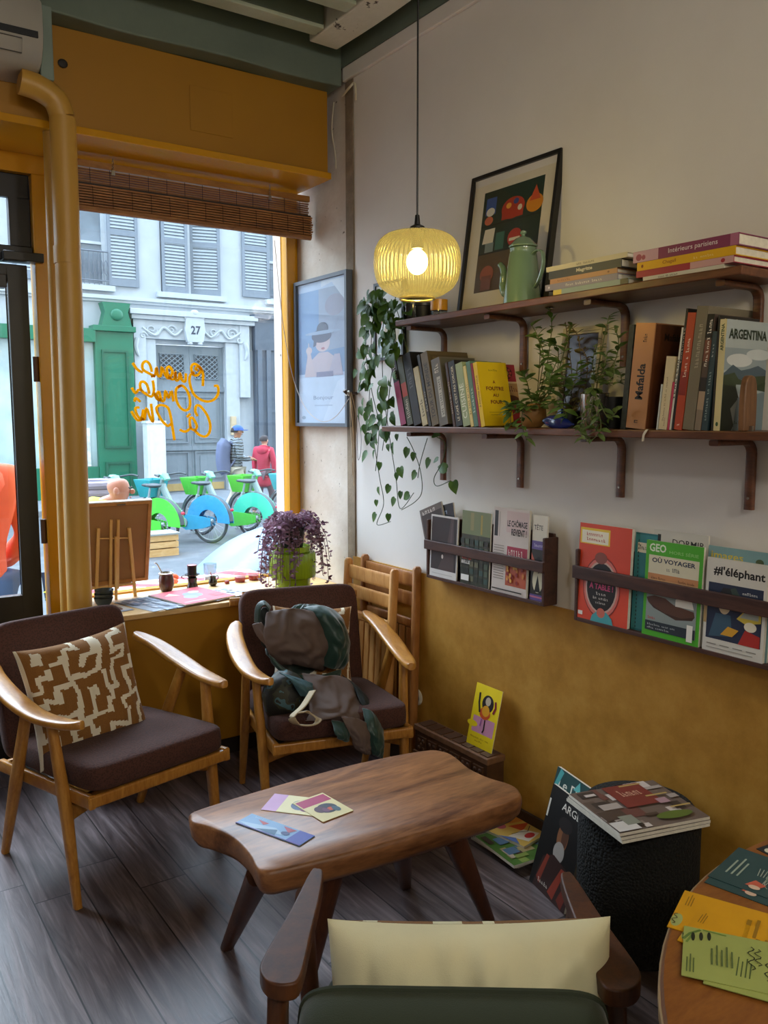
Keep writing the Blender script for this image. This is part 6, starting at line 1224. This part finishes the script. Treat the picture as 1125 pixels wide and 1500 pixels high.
for i, (px, py, l) in enumerate(((351, 852, 'red based clear tub nearer the small jug'), (371, 849, 'red based clear tub beside the purple plant'))):
    q = onC(px, py); t = thing('tub', l, 'tub', (q.x, q.y-.005, CZ+.0005), group='red and clear tubs by the window')
    MB().lathe([(0.001, 0), (.022, 0), (.0245, .022), (0.001, .023)], 20).build('filling', plain('#a8323a', .4, var=.3, vscale=60), t); MB().lathe([(.0248, .0), (.0275, .040), (.0285, .041), (.0262, .041), (.0250, .024)], 20).build('wall', thin_glass('tub_clear', (.95, .93, .93, 1)), t)
q = onC(331, 856); o = MB().box(0, 0, 0, .018, .018, .014).build('cube_box', plain('#8e2a2a', .5), smooth=False, loc=(q.x, q.y, CZ+.0005), bevel=.002); o.name = 'sachet_box'; tag(o, 'tiny dark red box between the small jug and the tubs', 'box')
q = onY(308, 842, 3.95); t = thing('glass_jar', 'tall clear glass standing on the striped cloth outside', 'glass', (q.x, 3.95, .622)); MB().lathe([(0.001, 0), (.03, 0), (.032, .10), (.030, .10), (.028, .008), (0.001, .008)], 24).build('bowl', thin_glass('jar_glass', (.82, .86, .88, 1), refl=2), t); MB().lathe([(0.001, .009), (.027, .009), (.0285, .03), (0.001, .031)], 20).build('tea', plain('#8a6a4a', .3), t)
q = onY(246, 812, 4.0); o = MB().ball((0, 0, .02), (.05, .035, .022), None, 12).ball((.03, .02, .035), (.03, .02, .02), None, 10).build('cleaning_cloth', plain('#d8602a', .8), loc=(q.x, 4.0, .622)); tag(o, 'crumpled orange cloth on the striped ledge outside', 'cloth')
# flyers spread on the counter
g = 'flyers spread along the counter edge'
fa = lambda s: interior_art(s, ['#a9b4cc', '#c8ccd8', '#7a8aa8', '#d8d0d4', '#8a95a8', '#5a6478'])
for i, (qd, l, b_, ar) in enumerate([([(196, 877), (232, 868), (262, 888), (225, 896)], 'grey blue flyer at the end of the spread nearest the easel', '#b4bcc8', fa(1)),
        ([(214, 874), (262, 866), (290, 884), (245, 893)], 'second grey blue flyer from the easel end of the spread', '#9aa6b8', fa(2)),
        ([(232, 871), (290, 862), (312, 879), (262, 890)], 'third grey blue flyer, tucked under the pink magazine', '#aab4c4', fa(3)),
        ([(300, 866), (352, 856), (368, 868), (318, 880)], 'lilac white flyer at the plant end of the spread', '#c8c4d8', fa(5))]):
    sheet('flyer', l, qd, CZ+.0006+.0017*i, .0014, b_, ar, 'flyer', g)
sheet('magazine', 'pink magazine with blue shapes on the window counter', [(240, 868), (322, 856), (345, 872), (272, 886)], CZ+.0078, .005, '#c8505a', [('r', '#cc4f5c', 0, 0, 1, 1), ('e', '#7a86b8', .55, .55, .16, .18), ('e', '#8a90c0', .42, .42, .12, .12), ('e', '#d8c8c8', .68, .7, .1, .07), ('r', '#d8a0a4', .08, .1, .5, .16), ('r', '#a83a48', .75, .2, .95, .4), ('p', '#e0b0a8', [(.1, .7), (.3, .85), (.35, .6)])], 'magazine')
sheet('postcard', 'brown picture postcard lying by the bowls on the window counter', [(146, 890), (176, 884), (196, 893), (160, 899)], CZ+.0006, .0012, '#c8beb4', [('r', '#c8bfb6', 0, 0, 1, 1), ('e', '#6a4030', .55, .5, .25, .3), ('e', '#a8704a', .5, .6, .1, .12), ('r', '#8a9ab0', .0, .0, 1, .12)], 'postcard')
# ------------------------------------------------------------------ jacket thrown over the middle armchair
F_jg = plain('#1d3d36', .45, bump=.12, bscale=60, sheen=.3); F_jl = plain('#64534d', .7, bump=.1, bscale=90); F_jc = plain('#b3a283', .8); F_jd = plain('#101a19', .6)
mc_, nt, b_ = newmat('camouflage'); tc = N(nt, 'TexCoord'); v_ = N(nt, 'TexNoise', i_Scale=16.0, i_Detail=2.0); r = N(nt, 'ValToRGB'); r.color_ramp.interpolation = 'CONSTANT'; e = r.color_ramp.elements; e[0].color = lin('#16150e'); e[1].position = .5; e[1].color = lin('#2d2d1c'); q_ = e.new(.58); q_.color = lin('#3f6068'); q_ = e.new(.63); q_.color = lin('#211f15')
nt.links.new(tc.outputs['Object'], v_.inputs['Vector']); nt.links.new(v_.outputs['Fac'], r.inputs[0]); nt.links.new(r.outputs[0], b_.inputs['Base Color']); b_.inputs['Roughness'].default_value = .6
jk = thing('jacket', 'dark green jacket with a taupe lining heaped over the brown armchair', 'jacket', (0, 0, 0))
def drape(name, rows, mat, bulge=.03, wr=.010, seed=0, n=7, solid=.005, fq=22):
    # rows of (px, py, Y) control points, lofted into a folded cloth surface
    G = [[Vector(onY(x, y, Y)) for x, y, Y in r_] for r_ in rows]
    L = [spline(r_, n) for r_ in G]; cols = list(zip(*L)); S2 = [spline(c_, n) for c_ in cols]; nu, nv = len(S2), len(S2[0])
    vs = []
    for i in range(nu):
        for j in range(nv):
            p = S2[i][j].copy(); u_, v_ = i/(nu-1), j/(nv-1)
            f_ = noise.noise(Vector((u_*3+seed, v_*3, 0)))
            p.y -= bulge*sin(pi*u_)**.7*sin(pi*v_)**.7 + wr*sin(fq*(u_*.8+v_*.5+.35*f_)+seed)*(.4+.6*sin(pi*u_)) + .5*wr*sin(2.3*fq*(v_*.6-u_*.3+.4*f_))
            vs.append(tuple(p))
    m = MB(); m.add(vs, [(i*nv+j, (i+1)*nv+j, (i+1)*nv+j+1, i*nv+j+1) for i in range(nu-1) for j in range(nv-1)])
    return m.build(name, mat, jk, angle=180, solid=solid, subsurf=1)
# body of the bundle
m = MB(); c0 = onY(447, 937, 2.80)
def lump(a, b_):
    th, ph = 2*pi*a, pi*b_; d_ = Vector((sin(ph)*cos(th), sin(ph)*sin(th), cos(ph)))
    k = 1+.10*noise.noise(d_*2.2)+.05*sin(9*th+4*ph)
    return (c0.x+.150*d_.x*k, c0.y+.085*d_.y*k, c0.z+.132*d_.z*k)
m.grid(lump, 48, 24); m.build('bundled_body', F_jg, jk, angle=180)
drape('lining', [[(390, 896, 2.76), (420, 891, 2.72), (452, 893, 2.72), (480, 905, 2.74)], [(386, 925, 2.73), (420, 920, 2.69), (458, 920, 2.69), (490, 930, 2.72)], [(392, 955, 2.72), (425, 950, 2.68), (460, 955, 2.68), (486, 962, 2.72)], [(410, 975, 2.73), (432, 974, 2.70), (458, 980, 2.70), (475, 984, 2.73)]], F_jl, .03, .009, 1)
drape('shell_sleeve', [[(444, 890, 2.76), (472, 886, 2.73), (498, 900, 2.74), (510, 930, 2.77)], [(462, 905, 2.71), (486, 908, 2.68), (502, 925, 2.70), (512, 950, 2.75)], [(474, 940, 2.69), (490, 945, 2.67), (502, 955, 2.69), (509, 970, 2.74)], [(470, 975, 2.70), (484, 980, 2.68), (496, 980, 2.70), (504, 982, 2.74)]], F_jg, .035, .008, 4)
drape('hem_band', [[(394, 958, 2.69), (420, 982, 2.655), (460, 990, 2.65), (500, 980, 2.68)], [(398, 970, 2.685), (424, 993, 2.65), (462, 1001, 2.645), (498, 992, 2.675)]], F_jg, .01, .003, 2)
drape('sleeve_opening', [[(372, 912, 2.80), (374, 888, 2.79), (386, 879, 2.78), (398, 889, 2.77)], [(378, 914, 2.775), (381, 893, 2.765), (388, 886, 2.755), (395, 895, 2.75)]], F_jg, .004, .001, 3)
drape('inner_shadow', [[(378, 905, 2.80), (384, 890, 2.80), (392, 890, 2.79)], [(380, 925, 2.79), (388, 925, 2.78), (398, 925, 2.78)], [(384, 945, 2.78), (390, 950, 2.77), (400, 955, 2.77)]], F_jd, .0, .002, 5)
drape('lining_side', [[(370, 915, 2.79), (382, 912, 2.76), (390, 925, 2.74)], [(376, 928, 2.78), (384, 930, 2.75), (392, 945, 2.73)], [(384, 938, 2.77), (390, 945, 2.75), (396, 960, 2.73)]], F_jl, .01, .004, 9)
# camouflage roll beside it
m = MB(); c1 = onY(417, 1020, 2.56)
def roll(a, b_):
    th, ph = 2*pi*a, pi*b_; d_ = Vector((sin(ph)*cos(th), sin(ph)*sin(th), cos(ph))); k = 1+.08*noise.noise(d_*3+Vector((5, 0, 0)))
    return (c1.x+.078*d_.x*k, c1.y+.075*d_.y*k, c1.z+.090*d_.z*k)
m.grid(roll, 36, 18); m.build('camouflage_lining', mc_, jk, angle=180)
drape('lower_lining', [[(442, 985, 2.565), (470, 988, 2.525), (500, 990, 2.525), (520, 1000, 2.545)], [(450, 1012, 2.505), (480, 1018, 2.465), (510, 1020, 2.465), (528, 1022, 2.495)], [(452, 1040, 2.445), (486, 1042, 2.405), (516, 1048, 2.395), (536, 1052, 2.425)], [(448, 1058, 2.395), (480, 1054, 2.395), (512, 1062, 2.385), (536, 1072, 2.405)]], F_jl, .035, .010, 6)
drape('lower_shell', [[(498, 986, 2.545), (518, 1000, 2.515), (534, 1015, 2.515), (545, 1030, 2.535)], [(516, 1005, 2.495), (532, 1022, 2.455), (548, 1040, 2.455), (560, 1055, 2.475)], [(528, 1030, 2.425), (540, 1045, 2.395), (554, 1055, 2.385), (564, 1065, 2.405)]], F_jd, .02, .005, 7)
drape('hanging_shell', [[(530, 1036, 2.395), (546, 1042, 2.365), (562, 1062, 2.375)], [(536, 1062, 2.340), (550, 1068, 2.325), (563, 1080, 2.335)], [(541, 1088, 2.330), (552, 1094, 2.315), (563, 1100, 2.325)], [(545, 1106, 2.330), (554, 1109, 2.320), (561, 1112, 2.325)]], F_jg, .006, .004, 8)
drape('hanging_lining', [[(500, 1050, 2.365), (520, 1052, 2.345), (538, 1060, 2.350)], [(510, 1070, 2.340), (526, 1074, 2.320), (541, 1080, 2.330)], [(518, 1090, 2.335), (530, 1096, 2.320), (542, 1100, 2.325)], [(524, 1098, 2.335), (533, 1103, 2.325), (541, 1105, 2.330)]], F_jl, .006, .005, 10)
drape('green_fold', [[(485, 1056, 2.375), (500, 1058, 2.365), (512, 1062, 2.365)], [(490, 1072, 2.337), (500, 1076, 2.330), (511, 1078, 2.335)], [(494, 1080, 2.337), (502, 1084, 2.330), (510, 1086, 2.335)]], F_jg, .004, .003, 12)
sp_ = spline([onY(458, 1012, 2.425), onY(444, 1034, 2.365), onY(428, 1050, 2.325), onY(436, 1061, 2.335), onY(458, 1062, 2.315), onY(466, 1054, 2.325), onY(450, 1043, 2.345), onY(440, 1044, 2.315)], 6)
MB().sweep(sp_, [(.0022, .0125)]*len(sp_), side=(0, .3, 1), n=8).build('cream_belt', F_jc, jk, angle=180)
drape('blue_fold', [[(408, 984, 2.525), (430, 990, 2.500), (458, 1000, 2.505)], [(424, 996, 2.485), (444, 1004, 2.465), (460, 1014, 2.485)], [(440, 1020, 2.465), (450, 1022, 2.455), (458, 1026, 2.475)]], plain('#41626a', .6), .01, .004, 14)
# ------------------------------------------------------------------ plants
def leafmat(h, h2, tr=.25):
    m, nt, b_ = newmat('leaf_'+h.strip('#')); tc = N(nt, 'TexCoord'); n_ = N(nt, 'TexNoise', i_Scale=18.0, i_Detail=3.0); nt.links.new(tc.outputs['Object'], n_.inputs['Vector']); r = N(nt, 'ValToRGB'); e = r.color_ramp.elements; e[0].position = .35; e[1].position = .65; e[0].color = lin(h); e[1].color = lin(h2); nt.links.new(n_.outputs['Fac'], r.inputs[0]); nt.links.new(r.outputs[0], b_.inputs['Base Color']); b_.inputs['Roughness'].default_value = .5
    o_ = nt.nodes['Material Output']; t_ = N(nt, 'BsdfTranslucent'); nt.links.new(r.outputs[0], t_.inputs[0]); x_ = N(nt, 'MixShader'); x_.inputs[0].default_value = tr; nt.links.new(b_.outputs[0], x_.inputs[1]); nt.links.new(t_.outputs[0], x_.inputs[2]); nt.links.new(x_.outputs[0], o_.inputs[0]); return m
def leaf(mb, p, d, n_, L, W, heart=True, fold=.25, droop=.25):
    # leaf from petiole point p along direction d with face normal n_
    p, d, n_ = Vector(p), Vector(d).normalized(), Vector(n_); n_ = (n_-d*n_.dot(d)).normalized(); s_ = d.cross(n_)
    prof = [(-.07, .20), (0, .36), (.16, .47), (.4, .47), (.64, .34), (.84, .16), (1, 0)] if heart else [(0, .06), (.2, .34), (.45, .5), (.7, .38), (.88, .18), (1, 0)]
    vs = []
    for u_, w_ in prof:
        c_ = p+d*(u_ if not (heart and u_ < 0) else .04)*L-n_*droop*L*u_*u_
        e_ = p+d*u_*L-n_*droop*L*u_*u_
        vs += [tuple(e_+s_*w_*W+n_*fold*w_*W), tuple(c_), tuple(e_-s_*w_*W+n_*fold*w_*W)]
    fs = []
    for i in range(len(prof)-1):
        a = 3*i; fs += [(a, a+1, a+4, a+3), (a+1, a+2, a+5, a+4)]
    mb.add(vs, fs)
def plant(name, label, loc): return thing(name, label, 'plant', loc)
# trailing heart-leaved plant at the shelf end
random.seed(11)
pl = plant('trailing_pothos', 'heart leaved trailing vine hanging from the upper shelf end', (0, 0, 0)); LV = MB(); SM = MB()
pp = onX(572, 462, 1.93); PZ = 1.7978
vines = [[(566, 452, 1.90), (552, 446, 1.87), (545, 480, 1.86), (543, 540, 1.87), (541, 600, 1.88), (548, 650, 1.90), (556, 700, 1.92), (562, 738, 1.93), (552, 768, 1.94), (572, 764, 1.94)],
         [(570, 455, 1.90), (562, 470, 1.86), (560, 540, 1.86), (565, 600, 1.87), (572, 650, 1.90), (580, 700, 1.92), (586, 745, 1.93), (606, 722, 1.93)],
         [(574, 462, 1.88), (580, 500, 1.85), (572, 560, 1.85), (566, 620, 1.86), (560, 660, 1.88)],
         [(560, 452, 1.90), (540, 440, 1.88), (538, 470, 1.87), (536, 520, 1.87), (545, 575, 1.88), (555, 625, 1.89), (550, 690, 1.91)],
         [(596, 640, 1.825), (606, 660, 1.87), (616, 690, 1.89), (618, 720, 1.90), (608, 735, 1.91), (588, 747, 1.92)],
         [(626, 642, 1.825), (622, 655, 1.86), (615, 680, 1.88), (612, 700, 1.89)],
         [(640, 640, 1.825), (652, 650, 1.84), (648, 676, 1.85), (636, 700, 1.86), (640, 712, 1.86), (660, 704, 1.85)],
         [(576, 440, 1.90), (586, 470, 1.87), (596, 520, 1.86), (590, 560, 1.86)]]
for v_ in vines: SM.tube(spline([onX(*q) for q in v_], 6), .0016, 5)
fixed = [(541, 430, 13, 250), (538, 452, 12, 280), (560, 436, 12, 200), (572, 446, 13, 300), (556, 462, 14, 240), (548, 486, 16, 260), (562, 505, 12, 290), (583, 513, 11, 280), (545, 545, 14, 260), (540, 620, 13, 250), (556, 612, 14, 300), (575, 608, 13, 290), (538, 610, 12, 250), (532, 630, 13, 240), (541, 640, 12, 280), (549, 665, 13, 255), (557, 682, 12, 265), (569, 655, 11, 280), (598, 662, 14, 250), (607, 668, 12, 260), (630, 678, 14, 240), (642, 677, 11, 200), (586, 690, 14, 300), (582, 697, 11, 270), (610, 697, 14, 230), (555, 718, 12, 280), (571, 716, 13, 245), (552, 736, 9, 270), (579, 735, 13, 240), (600, 730, 15, 210), (588, 724, 10, 260), (551, 758, 14, 240), (570, 757, 11, 270), (655, 694, 17, 170), (664, 712, 18, 300), (635, 642, 16, 0), (582, 640, 10, 270), (575, 615, 15, 300)]
for px, py, sz, an in fixed:
    p = onX(px, py-sz*.4, 1.885+random.uniform(-.03, .02)); a = radians(an); L = sz*.0026*random.uniform(1.0, 1.2)
    leaf(LV, p, (-.25, -cos(a), sin(a)), (-1, random.uniform(-.6, .3), random.uniform(.1, .8)), L, L*.82)
for i in range(170):
    v_ = vines[random.choice([0, 0, 1, 2, 2, 3, 3])]; P_ = spline([onX(*q) for q in v_], 6); k_ = int(len(P_)*random.random()**1.2*.62); p = P_[k_]+Vector((random.uniform(-.04, .02), random.uniform(-.03, .03), random.uniform(-.02, .02)))
    a = random.uniform(200, 340); a = radians(a); L = random.uniform(.036, .058)
    leaf(LV, p, (-.35, cos(a), sin(a)), (-1, random.uniform(-.7, .7), random.uniform(0, .8)), L, L*.8)
for i in range(34):
    p = onX(random.uniform(548, 600), random.uniform(424, 470), random.uniform(1.86, 1.93)); a = radians(random.uniform(150, 390)); L = random.uniform(.040, .058)
    leaf(LV, p, (-.5, cos(a), sin(a)), (-.8, random.uniform(-.6, .6), random.uniform(0, 1)), L, L*.8)
SM.build('vine_stems', plain('#3d4a28', .6), pl); LV.build('foliage', leafmat('#355a22', '#5a8038'), pl, angle=80)
MB().lathe([(0.001, 0), (.032, 0), (.040, .05), (.043, .052), (.043, .062), (.038, .062), (.036, .052), (0.001, .05)], 28, None, T(1.925, 2.555, PZ)).build('pot', plain('#181817', .4), pl)
# bushy plant in the terracotta gourd pot and the metal pot on the lower shelf
def bush(mb, sm, stems, nl, L0, L1, heart=False, spread=.03):
    for st_ in stems:
        P_ = spline([onX(*q) for q in st_], 6); sm.tube(P_, .0014, 5)
        for i in range(nl):
            k_ = max(1, int(len(P_)*(.12+.88*(i+random.random())/nl))-1); p = P_[min(k_, len(P_)-1)]; tg = (P_[min(k_, len(P_)-1)]-P_[max(0, k_-1)]).normalized()
            a = random.uniform(0, 2*pi); s_ = Vector((cos(a), sin(a), random.uniform(-.1, .5))); d_ = (tg*.5+s_).normalized(); L = random.uniform(L0, L1)
            leaf(mb, p, d_, Vector((random.uniform(-1, .2), random.uniform(-.6, .6), 1)), L, L*.46, heart, .2, .3)
ZL = 1.4136
random.seed(21); pl = plant('leafy_houseplant', 'bushy small leaved plant in a round tan pot on the lower shelf', (0, 0, 0)); LV = MB(); SM = MB()
stems = [[(785, 595, 1.93), (800, 540, 1.91), (808, 480, 1.90), (804, 448, 1.90)], [(785, 595, 1.93), (790, 540, 1.90), (790, 500, 1.88), (778, 475, 1.88)], [(788, 595, 1.93), (815, 550, 1.92), (830, 500, 1.92), (838, 475, 1.92)], [(780, 595, 1.92), (772, 560, 1.88), (765, 545, 1.86)], [(782, 595, 1.93), (800, 570, 1.87), (822, 560, 1.85), (835, 548, 1.84)], [(778, 598, 1.90), (762, 590, 1.85), (750, 600, 1.82), (748, 622, 1.81)], [(780, 598, 1.90), (768, 596, 1.83), (764, 620, 1.81), (772, 645, 1.81)], [(784, 596, 1.92), (812, 560, 1.90), (818, 520, 1.88), (812, 500, 1.87)], [(790, 598, 1.92), (812, 590, 1.86), (826, 600, 1.84), (830, 610, 1.84)], [(784, 595, 1.93), (796, 525, 1.92), (786, 490, 1.92)], [(786, 596, 1.92), (806, 575, 1.86), (806, 556, 1.85), (815, 530, 1.85)], [(790, 596, 1.92), (830, 580, 1.89), (842, 560, 1.88), (846, 530, 1.88)], [(778, 598, 1.9), (754, 600, 1.83), (742, 590, 1.82)]]
bush(LV, SM, stems, 20, .026, .050)
SM.build('stems', plain('#5a5a30', .6), pl); LV.build('foliage', leafmat('#4a6a2a', '#7d9a52', .35), pl, angle=80)
q = onX(779, 618, 1.91)
MB().lathe([(0.001, 0), (.024, 0), (.036, .012), (.042, .035), (.040, .058), (.032, .074), (.028, .074), (.034, .055), (0.001, .05)], 32, None, T(1.915, q.y, ZL)).build('pot', plain('#a8773c', .55, var=.12, vscale=30), pl)
random.seed(22); pl = plant('dried_leaf_plant', 'half dried plant with curly brownish leaves behind the blue ornament', (0, 0, 0)); LV = MB(); SM = MB()
bush(LV, SM, [[(832, 610, 1.95), (838, 560, 1.93), (832, 500, 1.93), (828, 472, 1.93)], [(834, 610, 1.95), (850, 560, 1.93), (848, 500, 1.93), (838, 480, 1.92)], [(834, 612, 1.95), (856, 570, 1.92), (860, 530, 1.92), (852, 510, 1.92)], [(832, 612, 1.95), (826, 570, 1.92), (822, 540, 1.92)], [(834, 612, 1.95), (842, 590, 1.91), (852, 585, 1.89), (846, 600, 1.88)]], 20, .018, .034)
SM.build('stems', plain('#6a5636', .7), pl); LV.build('foliage', leafmat('#6a6436', '#9a8a56', .35), pl, angle=80)
q = onX(834, 622, 1.955); MB().lathe([(0.001, 0), (.024, 0), (.028, .05), (.0255, .05), (.024, .042), (0.001, .04)], 28, None, T(1.955, q.y, ZL)).build('pot', plain('#3a3c36', .5), pl)
random.seed(23); pl = plant('potted_vine', 'small leaved vine spilling from a shiny metal pot beside the copper book', (0, 0, 0)); LV = MB(); SM = MB()
q1 = onX(866, 628, 1.885)
bush(LV, SM, [[(872, 560, 1.89), (880, 520, 1.88), (888, 480, 1.88), (893, 462, 1.88)], [(872, 560, 1.89), (868, 530, 1.87), (874, 505, 1.87)], [(876, 560, 1.89), (900, 530, 1.88), (906, 500, 1.88), (900, 480, 1.88)], [(874, 560, 1.88), (884, 540, 1.85), (890, 515, 1.85)], [(868, 562, 1.86), (862, 590, 1.83), (868, 620, 1.81), (880, 632, 1.81)], [(866, 562, 1.86), (878, 590, 1.82), (892, 612, 1.81), (905, 600, 1.82)], [(870, 562, 1.86), (866, 600, 1.82), (850, 632, 1.81), (862, 645, 1.81)], [(868, 562, 1.86), (876, 600, 1.815), (880, 628, 1.81), (868, 644, 1.81)], [(878, 560, 1.88), (908, 560, 1.86), (908, 545, 1.86)], [(872, 560, 1.88), (896, 555, 1.85), (900, 530, 1.85)], [(870, 562, 1.86), (856, 610, 1.82), (846, 630, 1.81)]], 17, .020, .040)
SM.build('stems', plain('#6a7040', .6), pl); LV.build('foliage', leafmat('#4f6a30', '#7f9656', .35), pl, angle=80)
MB().lathe([(0.001, 0), (.034, 0), (.036, .003), (.041, .098), (.043, .100), (.0405, .102), (.039, .09), (0.001, .085)], 36, None, T(1.895, q1.y, ZL)).build('pot', plain('#b5aca4', .22, metal=.9), pl)
q2 = onX(900, 628, 1.935); o = MB().lathe([(0.001, 0), (.036, 0), (.040, .09), (.0385, .09), (.036, .08), (0.001, .075)], 32).build('flower_pot', plain('#23221f', .5), loc=(1.945, q2.y+.012, ZL)); tag(o, 'plain dark pot between the shiny metal pot and the mottled book', 'pot')
# blue ceramic ornament and pale framed picture behind the plants
q = onX(815, 626, 1.855); t = thing('fish_ornament', 'glossy cobalt blue fish shaped ornament in front of the plants', 'ornament', (1.862, q.y, ZL))
m = MB(); rr = []
for i in range(17):
    u_ = i/16; y_ = .062-.125*u_; k_ = (sin(pi*min(1, u_*1.05+.02))**.75)*.019+.003; rr.append([(.012*cos(a)*k_/.02, y_, .0215-.010*u_+k_*sin(a)) for a in [2*pi*j/14 for j in range(14)]])
m.rings(rr); m.build('body', plain('#1d2f7a', .15, coat=.6), t)
MB().prism([(0, 0), (.014, .036), (.024, .034), (.020, .0)], -.004, .004, None, T(0, .008, .026) @ R(pi/2, 'X') @ R(-pi/2, 'Y')).build('fin', plain('#1d2f7a', .15, coat=.6), t, smooth=False)
a, c = onX(826, 481, 2.02), onX(884, 600, 2.02); w, h = a.y-c.y, a.z-ZL-.0
t = thing('picture_frame', 'cream moulded picture frame standing behind the plants on the lower shelf', 'picture', (1.985, a.y, ZL), rot=(radians(-6), 0, -pi/2))
fw = .022; M_fr = plain('#c9bc98', .55)
m = MB()
for k_, (d_, e_) in enumerate(((0, .0), (.008, -.004), (.015, .0))): m.box(d_, e_, d_, d_+.0068, .016, h-d_).box(w-d_-.0068, e_, d_, w-d_, .016, h-d_).box(d_+.0069, e_, d_, w-d_-.0069, .016, d_+.0068).box(d_+.0069, e_, h-d_-.0068, w-d_-.0069, .016, h-d_)
m.build('frame', M_fr, t, smooth=False); MB().box(fw, .006, fw, w-fw, .014, h-fw).build('picture', plain('#3a2c24', .2, var=.4, vscale=9), t, smooth=False); MB().art((0, .006, 0), (w, 0, 0), (0, 0, h), [('p', '#b8c8d8', [(.72, .45), (.84, .8), (.86, .4)]), ('p', '#8a9aa8', [(.6, .2), (.7, .4), (.84, .3), (.8, .15)])]).build('print', None, t, smooth=False)
# purple trailing plant in the ribbed green pot on the counter
random.seed(31); pl = plant('purple_trailing_plant', 'purple leaved trailing plant in a ribbed lime green pot by the window', (0, 0, 0)); q = onC(429, 864); px_, py_ = q.x, q.y+.0
LV = MB(); SM = MB(); top = Vector((px_, py_, CZ+.225))
rb = lambda r, a: .0016*abs(sin(a*22))
pt = MB().lathe([(0.001, .001), (.060, .001), (.062, .010), (.062, .045)], 132, None, T(px_, py_, CZ)).lathe([(.062, .046), (.078, .050), (.080, .060), (.080, .128), (.077, .136), (.062, .138)], 176, None, T(px_, py_, CZ), rib=rb).lathe([(.062, .139), (.064, .140), (.064, .158), (.060, .158), (.058, .148), (0.001, .146)], 132, None, T(px_, py_, CZ))
pt.build('ribbed_pot', plain('#8fae1e', .25, coat=.3), pl, angle=60)
MB().lathe([(0.001, .147), (.036, .147), (.046, .225), (.043, .225), (.040, .215), (0.001, .212)], 28, None, T(px_, py_, CZ)).build('inner_pot', plain('#15130f', .5), pl)
for i in range(96):
    a = random.uniform(0, 2*pi); rad = random.uniform(.07, .125); dr_ = random.uniform(.02, .21) if random.random() < .8 else -.02; ux, uy = cos(a), sin(a)
    uy *= .62 if uy > 0 else .9
    st_ = spline([(px_+.02*ux, py_+.02*uy, CZ+.215), (px_+rad*.55*ux, py_+rad*.55*uy, CZ+.258+random.uniform(-.012, .014)), (px_+rad*.95*ux, py_+rad*.95*uy, CZ+.235-dr_*.35), (px_+rad*1.08*ux, py_+rad*1.08*uy, max(CZ+.012, CZ+.215-dr_))], 6); SM.tube(st_, .0011, 4)
    for k_ in range(1, len(st_)):
        for _ in range(2):
            if random.random() < .8:
                p = st_[k_]+Vector((random.uniform(-.008, .008),)*3); b2 = random.uniform(0, 2*pi); L = random.uniform(.010, .021)
                leaf(LV, p, (cos(b2), sin(b2), random.uniform(-.6, .5)), (random.uniform(-1, 1), -1, random.uniform(-.3, 1)), L, L*.5, False, .2, .2)
pl.matrix_basis = T(px_, py_, CZ) @ Matrix.Scale(1.27, 4) @ T(-px_, -py_, -CZ)
SM.build('stems', plain('#6a4a50', .7), pl); LV.build('foliage', leafmat('#5c364c', '#a9879b', .35), pl, angle=80)
